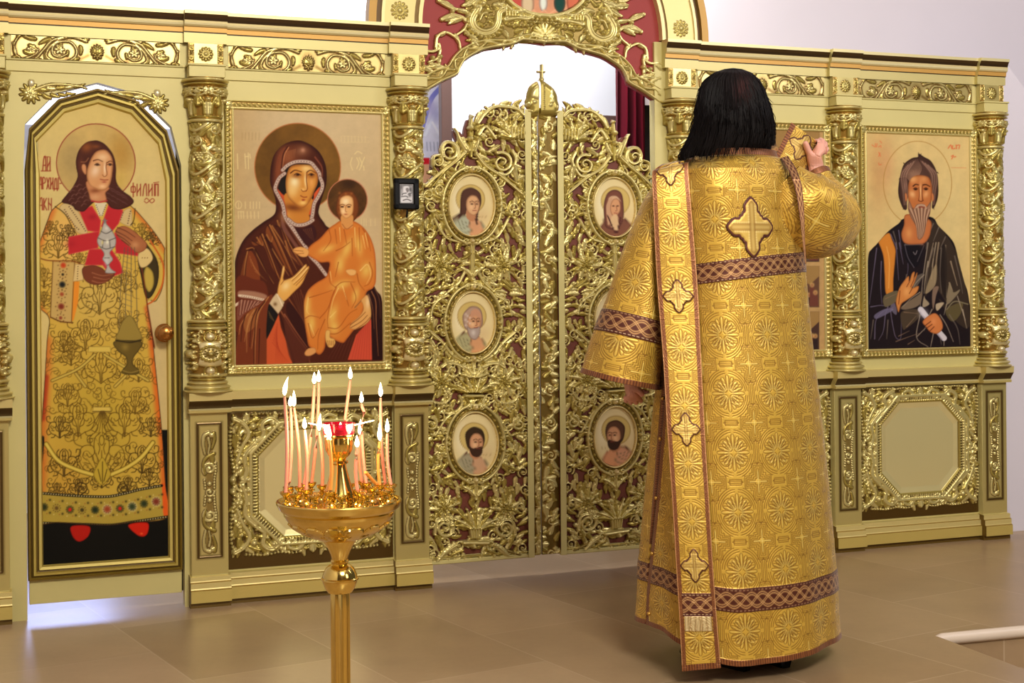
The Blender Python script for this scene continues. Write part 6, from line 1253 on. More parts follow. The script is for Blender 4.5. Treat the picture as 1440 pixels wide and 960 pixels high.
column('a', 'carved column left of the side door, cut by the edge of the view', 0)
column('b', 'carved column between the side door and the mother and child icon', 1)
column('c', 'carved column with the small black framed icon hung on it', 0)
column('d', 'carved column partly hidden by the person in gold, right of the double doors', 1)
column('e', "carved column behind the person's raised elbow", 0)
column('f', 'carved column at the right end, beside the bare wall', 1)
# dark strip added behind the side-door gap to block the altar light
p = Part((0, 0, 0)); p.box(x1_door-.004, CX['b']-.03, .052, .075, .05, 1.80, .002); o_ = p.build('gap_blocker', material('dark_gap_blocker', (52, 40, 18), .7), None); o_.parent = t_; o_.location = (-(CX['a']+PW+CX['b']-PW-.003)/2, 0, 0)
# ---- framed icons
def framed_icon(x0, x1, z0, z1, fld, label, fw=.034):
    cx = (x0+x1)/2; org = (cx, -.012, z0-fw); t = thing('icon', label, 'icon', at_screen(*org))
    sheet('painting', fld, x0-.004, x1+.004, z0-.004, z1+.004, -.008, .0024, PRINT, t, org)
    X0, X1, Z0, Z1 = x0-fw, x1+fw, z0-fw, z1+fw
    w, h = (X1-X0)*100, (Z1-Z0)*100; f = carve_frame(w, h, fw*100)
    # four mitred rails of the frame as one carved mesh
    nx, nz = int((X1-X0)/.0023), int((Z1-Z0)/.0023); X, Z = np.meshgrid(np.linspace(X0, X1, nx), np.linspace(Z0, Z1, nz))
    R = f.sample((X-X0)*100, (Z1-Z)*100); ed = np.minimum(np.minimum(X-X0, X1-X), np.minimum(Z-Z0, Z1-Z))
    y = -.012-.006*R[..., 3]-.008*np.clip(1-ed/fw, 0, 1); y = np.where(ed < .0015, 0, y); y = np.where(ed > fw+.0005, -.006, y)
    V = np.stack([X-org[0], y-org[1], Z-org[2]], 2).reshape(-1, 3); e2 = np.minimum(np.minimum(ed[:-1, :-1], ed[1:, 1:]), np.minimum(ed[1:, :-1], ed[:-1, 1:]))
    F = grid_faces(nx, nz, e2 < fw+.001); V, F, Cc = compact(V, F, R[..., :3].reshape(-1, 3)); link_mesh('frame', V, F, GILT, t, None, True, Cc)
    return t
framed_icon(-1.101, -.537, .882, 1.830, paint_mother(), 'large framed icon of a mother in a dark red veil holding a child in orange')
framed_icon(1.668, 2.219, .877, 1.828, paint_old_saint(), 'framed icon of a grey bearded man in dark robes with a scroll')
def paint_scenes():
    x0, y0 = 990, 180; c = Field(985, 170, 1160, 505, 1.5, (176, 140, 88)); rg = random.Random(4)
    c.mottle(.1, 3, 10)
    for j in range(5):
        for i in range(4):
            X, Y = 992+i*41, 182+j*64; c.fill([(X, Y), (X+37, Y), (X+37, Y+58), (X, Y+58)], (70, 48, 40) if (i+j) % 2 else (96, 66, 48), sm=False)
            c.fill([(X, Y), (X+37, Y), (X+37, Y+14), (X+24, Y+26), (X+10, Y+20), (X, Y+30)], (150, 116, 66), sm=False); c.fill([(X+4, Y+26), (X+12, Y+8), (X+20, Y+26)], (110, 84, 60), sm=False)
            for k in range(7):
                x, y = X+4+k*4.6, Y+32+rg.uniform(-3, 13); cc = rg.choice([(104, 58, 46), (58, 62, 80), (124, 98, 64), (46, 34, 32), (92, 74, 60)])
                c.fill([(x-3, y), (x+3, y), (x+4, Y+56), (x-4, Y+56)], cc, sm=False); c.glow(x, y-3, 3.2, 3.4, (206, 170, 96), .9, hard=2); c.glow(x, y-2.6, 1.9, 2.2, (150, 96, 66), 1)
    return c
xs0, zs0 = LOC(1157, 495); framed_icon(.885, xs0+.004, .882, 1.826, paint_scenes(), 'framed icon of small dark scenes mostly hidden behind the person in gold')
# ---- small black framed icon hanging on the column
x, z = LOC(571.5, 272.5, -.082); cx = x; yb = -.082
org = (cx, yb, z-.065); t = thing('small_icon', 'small silver icon in a black frame hung on a carved column', 'icon', at_screen(*org))
hw, hh = .0495, .059
p = Part(org); b1 = .022
for (a0, a1, c0, c1) in ((-hw, hw, hh-b1, hh), (-hw, hw, -hh, -hh+b1), (-hw, -hw+b1, -hh, hh), (hw-b1, hw, -hh, hh)): p.box(cx+a0, cx+a1, yb-.008, yb+.012, z+c0, z+c1, .004)
p.build('frame', material('black_lacquer', (9, 9, 10), .5, 0, .1, 40, spec=.2), t)
c = Field(545, 245, 600, 310, 4, (150, 146, 144)); k = K(545, 240, 13.71)
c.mottle(.2, 4, 8); c.fill(k(300, 340, 320, 300, 380, 290, 430, 330, 440, 400, 470, 440, 480, 600, 250, 610, 260, 480, 300, 420), (206, 202, 200)); c.fill(k(350, 350, 390, 330, 410, 380, 380, 420), (120, 112, 110)); c.glow(*k(430, 470)[0], 2.2, 2.6, (90, 84, 84), .9); c.glow(*k(440, 360)[0], 2, 3, (60, 58, 60), .9); c.glow(*k(260, 320)[0], 2.4, 3, (96, 90, 90), .9)
c.lines([k(270, 500, 350, 490, 390, 510), k(300, 570, 380, 550, 450, 580), k(280, 470, 300, 440, 360, 430), k(400, 450, 460, 430)], (84, 80, 80), 1.3); c.line(k(245, 285, 485, 285, 485, 625, 245, 625), (90, 86, 84), 1, sm=False, closed=True)
sheet('silver_plate', c, cx-hw+b1-.002, cx+hw-b1+.002, z-hh+b1-.002, z+hh-b1+.002, yb-.001, .0012, material('silver_plate', attr=True, rough=.35, metal=.5), t, org)
p = Part(org); p.tube([(cx+.004, yb+.012, z-hh-.03), (cx+.004, yb+.006, z-hh-.012), (cx+.004, yb+.004, z-hh+.01)], .004, 8); p.build('hook', MATS['black_lacquer'], t)
# ---- side door
t = thing('side_door', 'narrow arched door painted with a standing saint in gold brocade', 'door', at_screen((x0_door+x1_door)/2, .012, .06), kind='thing')
org = ((x0_door+x1_door)/2, .012, .06); yd = .006
outer = [(x0_door, LOC(37, 815)[1]-.006)]+[(x0_door, ARCH_OUT[0][1]-.02)]+[LOC(*q) for q in ((41, 180), (82, 139), (137, 124), (190, 139), (235, 183))]+[(x1_door, ARCH_OUT[-1][1]-.02), (x1_door, LOC(37, 815)[1]-.006)]
zb = LOC(54, 795)[1]
inner = [(x0_door+.051, zb), (x0_door+.051, LOC(50, 245)[1])]+[LOC(*q) for q in ((51, 200), (91, 159), (138, 146), (184, 161), (222, 203))]+[(x1_door-.051, LOC(230, 255)[1]), (x1_door-.051, zb)]
p = Part(org); p.prism(outer, yd+.004, yd+.034); p.box(x0_door+.004, x1_door-.002, yd+.006, yd+.03, .052, outer[0][1]+.004, .001); lf = p.build('leaf', BOARD, t)
sheet('painting', paint_deacon_saint(), x0_door+.045, x1_door-.045, zb-.01, 1.86, yd, .0024, PRINT, t, org, maskpoly=[(x0_door+.04, zb-.012), (x0_door+.04, inner[1][1])]+[((a[0]+b[0])/2, (a[1]+b[1])/2) for a, b in zip(inner[2:-2], outer[2:-2])]+[(x1_door-.04, inner[-2][1]), (x1_door-.04, zb-.012)])
prof = [(0, .0), (.04, .016), (.16, .018), (.2, .010), (.3, .012), (.36, .020), (.5, .022), (.56, .012), (.66, .011), (.72, .018), (.9, .016), (1, .002)]
cols = [(60, 44, 14), (120, 96, 26), (150, 124, 40), (84, 64, 18), (150, 128, 44), (196, 174, 84), (186, 160, 66), (96, 74, 22), (140, 116, 40), (206, 186, 100), (190, 166, 80), (70, 52, 16)]
p = Part(org); n = len(outer)
for i in range(n):
    j = (i+1) % n
    for q in range(len(prof)-1):
        V = []
        for (f, h), k_ in ((prof[q], i), (prof[q], j), (prof[q+1], j), (prof[q+1], i)):
            ox_, oz_ = outer[k_]; ix, iz = inner[k_]; V.append((ox_+(ix-ox_)*f, yd-h+.002, oz_+(iz-oz_)*f))
        p.add(V, [(0, 1, 2, 3)], cols[q])
p.build('moulding', SATIN, t, col=True)
x, z = LOC(232, 468, -.02); p = Part(org)
def lathe_y(p, prof, cx, cz, n=24):
    V = []; F = []
    for r, y in prof:
        for k in range(n): a = 2*math.pi*k/n; V.append((cx+r*math.cos(a), y, cz+r*math.sin(a)))
    for i in range(len(prof)-1):
        for k in range(n): F.append((i*n+k, i*n+(k+1) % n, (i+1)*n+(k+1) % n, (i+1)*n+k))
    F.append(tuple((len(prof)-1)*n+k for k in range(n))); F.append(tuple(range(n))); return p.add(V, F)
kn = Part(org); lathe_y(kn, [(.034, .002), (.034, -.006), (.028, -.012), (.014, -.016), (.013, -.03), (.022, -.038), (.028, -.052), (.026, -.066), (.018, -.072), (.004, -.074)], x, z); kno = kn.build('knob', material('bronze_knob', (176, 120, 58), .25, 1.0), lf)
for zz in (.95, 1.68): pass
# ---- double doors
XM = (LOC(744.5, 400)[0]+LOC(790.5, 400)[0])/2; XS = LOC(758.9, 200)[0]
F_LEAF, F_AST = carve_leaf(), carve_astragal()
BACK = material('dark_red_brown_ground', (104, 46, 24), .6, 0, .08, 30)
def stile_bar(p, x0, x1, z0, z1, y=-.020):
    p.box(x0, x1, y, .004, z0, z1, .003); return p
lx0, lx1 = -.362, XS-.004
out = [LOC(*q) for q in LEAF_TOP]; zb0 = .078
out[0] = (lx0, zb0); out[-1] = (LOC(748, 400)[0], zb0); out[1] = (lx0, out[1][1])
sx0, sx1 = LOC(740.5, 400)[0], LOC(749, 400)[0]
YD = .018
def leaf(side):
    mir = side > 0; fl = (lambda x: 2*XM-x) if mir else (lambda x: x)
    xr = 2*XM-lx0 if mir else lx0
    org = (xr, YD, zb0)
    t = thing('royal_door', 'right carved gilt door leaf, with the cross and onion finial, partly behind the person' if mir else 'left carved gilt door leaf with three oval saint portraits', 'door', at_screen(*org), 'pair of carved double doors', 'thing')
    p = Part(org); po = [(fl(x), z) for x, z in out]
    p.prism([(fl(lx0+.004), zb0+.004)]+[(fl(x+.003 if x < .05 else x), z-.008) for x, z in out[1:-1]]+[(fl(out[-1][0]), zb0+.004)], YD+.004, YD+.026); p.build('backing', BACK, t)
    r0, r1 = (fl(sx0+.002), fl(lx0)) if mir else (lx0, sx0+.002)
    sheet('carving', F_LEAF, r0, r1, zb0+.012, 1.96, YD+.004, .0020, GILT, t, org, scale=.0044, mirror=XM if mir else None, cut=.28)
    a0, a1 = sorted((fl(sx0), fl(sx1))); p = Part(org); stile_bar(p, a0, a1, zb0, 1.875, YD-.016); p.box(*sorted((fl(lx0), fl(sx1))), YD-.010, YD+.01, zb0, zb0+.016, .003); p.box(*sorted((fl(lx0), fl(sx0))), YD-.006, YD+.01, zb0+.018, zb0+.030, .003); p.build('stile', BOARD, t)
    s0, s1 = (XS+.004, fl(sx1)+.001) if mir else (sx1-.001, XS-.004)
    p = Part(org); p.box(s0, s1, YD+.002, YD+.02, zb0+.004, 1.885, .002); p.build('astragal_back', material('astragal_ground', (140, 114, 48), .42, .5), t)
    cv = sheet('astragal', F_AST, s0, s1, zb0+.008, 1.895, YD+.002, .0020, GILT, t, org, scale=.0024)
    dx0, dx1 = (XS+.004, XS+.085) if mir else (XS-.075, XS-.004)
    if mir: sheet('cross', F_AST, XS-.018, XS+.03, 1.992, 2.06, YD, .0016, GILT, t, org, scale=.0030, cut=.3)
    sheet('finial', F_AST, dx0, dx1, 1.862, 1.993, YD+.002, .0018, GILT, t, org, scale=.0030, cut=.3)
    for k, m in enumerate(MED_R if mir else MED_L):
        fld = paint_medallion(m, (('veil', 'crown', 'brown') if mir else ('youth', 'elder', 'dark'))[k])
        mx, mz = LOC(m[0], m[1], YD); w, h = (m[2]+1.5)/330, (m[3]+1.5)/353
        if mir: 
            q = MED_L[k]; mxl, mz2 = LOC(q[0], q[1], YD); mx2 = 2*XM-mxl
            ddx, ddz = mx2-mx, mz2-mz
        else: mx2, mz2, ddx, ddz = mx, mz, 0, 0
        a = np.linspace(0, 2*np.pi, 48, endpoint=False); rr = np.linspace(0, 1, 34)
        A_, R_ = np.meshgrid(a, rr); X = mx2+w*R_*np.cos(A_); Z = mz2+h*R_*np.sin(A_); bulge = .004*np.sqrt(np.clip(1-R_**2, 0, 1))
        fx, fy = PIX(X-ddx, YD, Z-ddz); S_ = fld.sample(fx, fy)
        V = np.stack([X-org[0], YD-.006-bulge-org[1], Z-org[2]], 2).reshape(-1, 3); i, j = np.meshgrid(np.arange(48), np.arange(33)); Fq = np.stack([j*48+i, j*48+(i+1) % 48, (j+1)*48+(i+1) % 48, (j+1)*48+i], 2).reshape(-1, 4)
        o = link_mesh('medallion', V, Fq, PRINT, t, None, True, S_[..., :3].reshape(-1, 3))
    return t
leaf(-1); leaf(1)
# ---- arched crest above the doors
F_ARCH = carve_arch(); XA = LOC(766, 62.5)[0]
org = (XA, .01, 1.8); t = thing('arched_crest', 'gilded openwork crest with red ground arching over the double doors', 'crest', at_screen(*org))
lowl = [LOC(*q) for q in smooth_pts(ARCH_LOW, False, 4)]; xa0 = lowl[0][0]
arc = [(XA+.60*math.cos(a), 2.18+.60*math.sin(a)) for a in np.linspace(math.pi, 0, 40)]
poly = lowl+[(2*XA-x, z) for x, z in lowl[::-1][1:]]+[(2*XA-xa0, 2.18)]+[q for q in arc[::-1]][0:]+[(xa0, 2.18)]
Part(org).prism(poly, .014, .04).build('red_ground', material('red_ground', (150, 46, 38), .6, 0, .06, 30), t)
for mir in (0, 1):
    sheet('carving', F_ARCH, XA if mir else xa0-.02, 2*XA-xa0+.02 if mir else XA, 1.86, 2.62, .012, .0021, GILT, t, org, scale=.0030, mirror=XA if mir else None, cut=.28)
# painting in the crest (only its foot shows)
c = Field(680, -105, 836, 30, 1.5, (214, 150, 112)); c.mottle(.08, 5, 14)
for (px, py, w, h, cc) in ((725, 4, 13, 22, (196, 84, 70)), (742, 6, 9, 18, (214, 190, 150)), (764, 4, 6, 12, (226, 232, 216)), (787, 4, 8, 14, (30, 70, 60)), (806, 2, 9, 18, (206, 110, 80)), (708, 2, 9, 20, (150, 70, 60)), (757, -40, 16, 30, (120, 60, 66)), (730, -50, 12, 24, (70, 96, 110)), (786, -50, 12, 24, (96, 90, 60))): c.fill(ring_pts(px, py, w, h, 14), cc, edge=(110, 60, 46), ew=4); c.glow(px, py-h-4, 5, 5, (222, 176, 110), .9, hard=2); c.glow(px, py-h-3, 3, 3.4, (190, 130, 96), 1)
for k in range(9): c.line([(690+k*15, 14), (697+k*15, 19), (706+k*15, 14)], (226, 170, 130), 1.4)
a = [LOC(x, y, .01) for x, y in ring_pts(766, -38, 66, 58, 40)]
sheet('crest_painting', c, min(q[0] for q in a), max(q[0] for q in a), min(q[1] for q in a), max(q[1] for q in a), .008, .003, PRINT, t, org, maskpoly=a)
# archivolt: half ring standing on the cornices
def ring_sector(p, r0, r1, y0, y1, a0, a1, n, col):
    V = []; F = []
    for i in range(n+1):
        w = a0+(a1-a0)*i/n; c_, s_ = math.cos(w), math.sin(w)
        for r, y in ((r0, y0), (r1, y0), (r1, y1), (r0, y1)): V.append((XA+r*c_, y, 2.182+r*s_))
    for i in range(n):
        for k in range(4): F.append((4*i+k, 4*i+(k+1) % 4, 4*i+4+(k+1) % 4, 4*i+4+k))
    F.append((0, 1, 2, 3)); F.append((4*n+3, 4*n+2, 4*n+1, 4*n)); return p.add(V, F, col)
org = (XA, .0, 2.182); t = thing('archivolt', 'pale gold half ring with rosettes standing on the cornices over the crest', 'arch', at_screen(*org))
p = Part(org)
for r0, r1, y, cc in ((.52, .535, -.018, (222, 204, 140)), (.535, .55, -.004, (120, 92, 40)), (.55, .672, -.010, (212, 192, 124)), (.672, .684, -.018, (226, 208, 146)), (.684, .705, -.004, (92, 66, 24)), (.705, .735, -.020, (170, 130, 58))): ring_sector(p, r0, r1, y, .03, 0, math.pi, 48, cc)
rn = p.build('ring', SATIN, t, col=True)
f = carve_rosette(); f.rgb[f.h < .01] = (212, 192, 124)
for k in range(11):
    a = math.radians(5+k*17); xx, zz = XA+.611*math.cos(a), 2.182+.611*math.sin(a)
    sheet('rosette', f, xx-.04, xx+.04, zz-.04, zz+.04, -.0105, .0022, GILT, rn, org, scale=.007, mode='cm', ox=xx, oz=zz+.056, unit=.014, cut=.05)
# ---------------------------------------------------------------- the candle stand and its candles
YS = 3.0; PXM = YS/FPX
SCX = ATD(477, 700, YS); SX, SY = SCX.x, YS
zz = lambda y: EYE-(y-408)*PXM
BRASS2 = material('warm_brass', (238, 206, 112), .13, 1.0, .06, 40)
t = thing('candle_stand', 'tall polished brass candle stand with a wide dish of lit candles', 'candle stand', Matrix.Translation((SX, SY, 0)))
org = (SX, SY, 0)
q = PXM
p = Part(org); p.lathe([(.15, 0), (.15, .012), (.13, .03), (.06, .05), (.03, .07), (.026, .09)], SX, SY, 0, 40); p.build('foot', BRASS2, t)
fl = lambda a, z: 1-.17*abs(math.sin(a*5+.3))**.5
p = Part(org); p.lathe([(15*q, .09)]+[(14.2*q, z) for z in np.linspace(.1, zz(832), 14)]+[(13.6*q, zz(828))], SX, SY, 0, 96, flute=fl); p.build('pole', BRASS2, t)
p = Part(org); p.lathe([(13*q, zz(831)), (17*q, zz(830)), (21*q, zz(824)), (24*q, zz(816)), (24.6*q, zz(813)), (26.5*q, zz(812)), (26.5*q, zz(810)), (24.6*q, zz(809)), (24*q, zz(805)), (20*q, zz(796)), (15*q, zz(791.5)), (11.5*q, zz(790)), (12*q, zz(788)), (13*q, zz(786)), (11.5*q, zz(784))], SX, SY, 0, 48); p.build('knop', BRASS2, t)
p = Part(org); p.lathe([(11*q, zz(785)), (12*q, zz(780)), (15*q, zz(772)), (20*q, zz(763)), (23*q, zz(759)), (24*q, zz(757)), (22*q, zz(755))], SX, SY, 0, 72, flute=lambda a, z: 1-.05*abs(math.sin(a*8))); p.build('neck', BRASS2, t)
# dish: turned bowl with a ring of overlapping scallops
def scal(a, z):
    y = 408+(EYE-z)/PXM; k = 0.0
    for row, (y0, n, ph) in enumerate(((741, 14, 0), (753, 12, .5))):
        tt = (a/(2*math.pi)*n+ph) % 1.0-.5; top = y0-10*math.sqrt(max(0, 1-(tt*2)**2)); k += .045 if top < y < y0+3 else 0
    return 1+k
prof = [(20*q, zz(757))]+[(r*q, zz(y)) for r, y in ((28, 755.5), (38, 752), (48, 747.5), (56, 743), (63, 738), (69, 732), (74, 726), (77, 721), (78, 717), (77, 715.5), (80, 714.5), (84, 711), (86, 707), (87.5, 704), (88, 701.5), (87, 699.8), (84.5, 699.4), (83, 701), (81, 703.5), (70, 704.5), (40, 704.5), (24, 703))]
pp = []
for a, b in zip(prof, prof[1:]): pp += [(a[0]+(b[0]-a[0])*i/3, a[1]+(b[1]-a[1])*i/3) for i in range(4)]
p = Part(org); p.lathe(pp+[prof[-1]], SX, SY, 0, 224, flute=lambda a, z: scal(a, z) if z < zz(724) else 1); p.build('dish', BRASS2, t)
ZP = zz(704.5)
p = Part(org); p.lathe([(26*q, ZP), (25*q, ZP+4*q), (22*q, ZP+12*q), (17*q, ZP+26*q), (12.5*q, ZP+42*q), (10.5*q, ZP+50*q), (10*q, ZP+54*q), (13*q, ZP+56*q), (13*q, ZP+59*q), (9.5*q, ZP+60*q), (11*q, ZP+63*q), (15*q, ZP+67*q), (18.5*q, ZP+75*q), (19.5*q, ZP+84*q), (19*q, ZP+92*q), (22*q, ZP+94*q), (22*q, ZP+96*q), (19*q, ZP+96*q), (17.5*q, ZP+84*q), (10*q, ZP+72*q)], SX, SY, 0, 56, flute=lambda a, z: 1+.03*math.cos(a*10)*(z > ZP+66*q and z < ZP+93*q)); lh = p.build('lamp_holder', BRASS2, t)
GLASS = material('ruby_glass', (196, 16, 52), .06, 0, trans=.75, coat=.3)
p = Part(org); p.lathe([(14*q, ZP+84*q), (19*q, ZP+92*q), (21.5*q, ZP+98*q), (22.5*q, ZP+108*q), (23.5*q, ZP+112*q), (22.6*q, ZP+112*q), (21.5*q, ZP+107*q), (20*q, ZP+99*q), (16*q, ZP+93*q)], SX, SY, 0, 48, close=False); p.build('lamp_glass', GLASS, lh)
p = Part(org); p.lathe([(.1*q, ZP+92*q), (19*q, ZP+97*q), (20.6*q, ZP+104*q), (.1*q, ZP+104.5*q)], SX, SY, 0, 32); p.build('lamp_wax', material('pink_wax', (226, 90, 120), .4, sub=.2), lh)
WAXES = [material('pink_taper', (232, 150, 122), .45, 0, .04, 60, sub=.25), material('amber_taper', (226, 150, 70), .45, 0, .04, 60, sub=.25)]
WICK = material('charred_wick', (40, 36, 52), .8)
FLAME = material('candle_flame', (255, 236, 200), .5, emit=(255, 226, 170), estr=16.0)
def cup(c, parent, h=.020):
    p = Part(org); p.lathe([(.0115, 0), (.0095, .0025), (.0045, .006), (.0042, .011), (.0085, .0135), (.0085, .016), (.0050, .018), (.0060, .021), (.0100, .025), (.0118, .0285), (.0118, .0305), (.0075, .0305), (.0055, .021)], c.x, c.y, ZP, 16); return p.build('candle_cup', BRASS2, parent)
def flame(p0, h, r, parent, org2, lean=0.0):
    V = []; F = []; n = 12; prof = [(.25, 0), (.72, .10), (1, .24), (.95, .40), (.70, .60), (.40, .80), (.14, .94), (.02, 1)]
    for f, zf in prof:
        for k in range(n): a = 2*math.pi*k/n; V.append((p0[0]-org2[0]+lean*zf*zf+r*f*math.cos(a), p0[1]-org2[1]+r*f*math.sin(a), p0[2]-org2[2]+h*zf))
    for i in range(len(prof)-1):
        for k in range(n): F.append((i*n+k, i*n+(k+1) % n, (i+1)*n+(k+1) % n, (i+1)*n+k))
    return link_mesh('flame', np.array(V), F, FLAME, parent)
k8 = lambda x, y: (380+x/4.365, 500+y/4.365)
CANDLES = [  # base, top, flame tip height (px), lean, wax, where
    ((92, 838), (88, 252), 23, .008, 0, 'leftmost tall candle, flame leaning to the right'),
    ((112, 800), (124, 318), 13, 0, 0, 'candle second from the left, just under the tall leaning flame'),
    ((152, 752), (146, 318), 20, 0, 0, 'candle third from the left, with a tall flame'),
    ((218, 820), (211, 455), 14, 0, 0, 'short candle alone, left of the red lamp glass'),
    ((255, 738), (271, 180), 15, 0, 0, 'left candle of the tall pair crossing behind the lamp'),
    ((284, 738), (298, 168), 15, 0, 0, 'right candle of the tall pair crossing behind the lamp'),
    ((318, 795), (301, 468), 22, .003, 0, 'candle close to the left rim of the red lamp glass'),
    ((372, 828), (362, 522), 19, 0, 1, 'amber candle in front of the lamp holder'),
    ((494, 702), (492, 150), 16, 0, 0, 'tallest candle, behind the right side of the red lamp glass'),
    ((541, 822), (533, 570), 15, 0, 0, 'shortest candle, right front of the lamp holder'),
    ((568, 770), (551, 492), 20, .002, 0, 'candle rising right behind the shortest one'),
    ((600, 735), (560, 290), 14, 0, 0, 'tall candle with a bent melted top, right of the lamp'),
    ((676, 790), (672, 528), 23, 0, 1, 'pale short candle near the right rim of the dish'),
    ((712, 772), (678, 258), 18, 0, 0, 'tall candle leaning left at the right rim'),
    ((742, 770), (719, 478), 18, 0, 0, 'rightmost lit candle'),
]
cups = []
for (b, tp, fh, lean, wx, where) in CANDLES:
    P0 = FLR(*k8(*b), ZP+.030); d = Vector((P0.x-SX, P0.y-SY, 0))
    d.x = max(-.112, min(.112, d.x)); lim = math.sqrt(.116**2-d.x**2); d.y = max(-lim, min(lim, d.y))
    if d.length < .050: d.y = math.sqrt(.050**2-d.x**2)*(1 if d.y > 0 else -1)
    c = Vector((SX+d.x, SY+d.y, ZP))
    for _ in range(20):                                     # keep the cups apart
        for o2 in cups:
            e = (c-o2).to_2d()
            if e.length < .0245: e = e.normalized()*(.0245-e.length)*.6 if e.length > 1e-6 else Vector((.01, 0)); c.x += e.x*.35; c.y += e.y
    cups.append(c.copy()); cup(c, t)
    top = ATD(*k8(*tp), c.y); base = Vector((c.x, c.y, ZP+.0195))
    tc = thing('candle', 'lit pink taper: '+where if wx == 0 else 'lit '+where, 'candle', Matrix.Translation(base), 'lit candles on the brass stand')
    p = Part(base); n = 9; pts = []
    for i in range(n): f = i/(n-1); bow = .004*math.sin(math.pi*f)*(1 if b[0] < 400 else -1); pts.append((base.x+(top.x-base.x)*f+bow, c.y, base.z+(top.z-base.z)*f))
    if 'bent' in where: pts[-1] = (pts[-1][0], c.y, pts[-1][2]-.002); pts[-2] = (pts[-2][0]+.006, c.y, pts[-2][2]+.004); pts.insert(-1, (pts[-1][0]+.002, c.y, pts[-1][2]-.008))
    p.tube(pts, [.0036]*(len(pts)-1)+[.0026], 12); wx_ = p.build('wax', WAXES[wx], tc)
    p = Part(base); p.tube([pts[-1], (pts[-1][0], c.y, pts[-1][2]+.006)], .0009, 6); p.build('wick', WICK, wx_)
    flame((pts[-1][0], c.y, pts[-1][2]+.003), fh*PXM*1.12, .0048, tc, base, lean)
# fallen taper
a_, b2 = FLR(*k8(690, 832), ZP+.012), ATD(*k8(585, 715), SY+.02); b2.z = max(b2.z, ZP+.02)
p = Part(a_); p.tube([a_, a_.lerp(b2, .5), b2], .0036, 12); o = p.build('candle', WAXES[1], None, Matrix.Translation(a_)); tag(o, 'unlit orange taper leaning over among the cups at the right of the dish', 'candle')
# empty cups to fill both rings
rg = random.Random(2)
for rad, n in ((.106, 12), (.072, 6)):
    for i in range(n):
        a = 2*math.pi*(i+.3)/n; c = Vector((SX+rad*math.cos(a), SY+rad*math.sin(a), ZP))
        if all((c-o2).to_2d().length > .0245 for o2 in cups): cups.append(c); cup(c, t)
# two thin sticks lying on the lamp and the lamp's little flame
for (s, e, w) in (((235, 413), (345, 436), 'left'), ((478, 434), (638, 396), 'right')):
    a_, b2 = ATD(*k8(*s), SY), ATD(*k8(*e), SY); lo = min(a_.z, b2.z)
    p = Part(a_); p.tube([a_, b2], .0014, 8); o = p.build('taper_stub', material('white_taper', (244, 228, 214), .4), None, Matrix.Translation(a_)); tag(o, 'thin white taper end laid across the %s rim of the red lamp glass' % w, 'taper')
flame((SX+.004, SY, ZP+104*q), 9*q, .004, t, org)
for dx in (-.05, .05):
    l = bpy.data.lights.new('candle_glow', 'POINT'); l.energy = 2.2; l.color = (1.0, .72, .40); l.shadow_soft_size = .03
    o = bpy.data.objects.new('candle_glow', l); COL.objects.link(o); o.location = (SX+dx, SY-.02, zz(600))
# ---------------------------------------------------------------- the person in gold brocade, seen from behind
def ATP(px, py, Y): return ATD(px, py, Y-.1)
PX, PY, PSI = .70, 4.43, math.radians(37)
RX, RY = math.cos(PSI), math.sin(PSI)                       # his right
def WP(x, y, z): return Vector((PX+RX*x-RY*y, PY+RY*x+RX*y, z))
PM = Matrix.Translation((PX, PY, 0)) @ Matrix.Rotation(PSI, 4, 'Z')
PMI = PM.inverted()
def px_of(P):                                               # world -> picture (arrays, last axis xyz)
    a, b = P[..., 0]/P[..., 1]*FPX, -(P[..., 2]-EYE)/P[..., 1]*FPX
    return 720+cR*a+sR*b, 408-sR*a+cR*b
person = thing('person', 'person with long dark hair in gold brocade robe, back turned, right hand raised', 'person', PM)
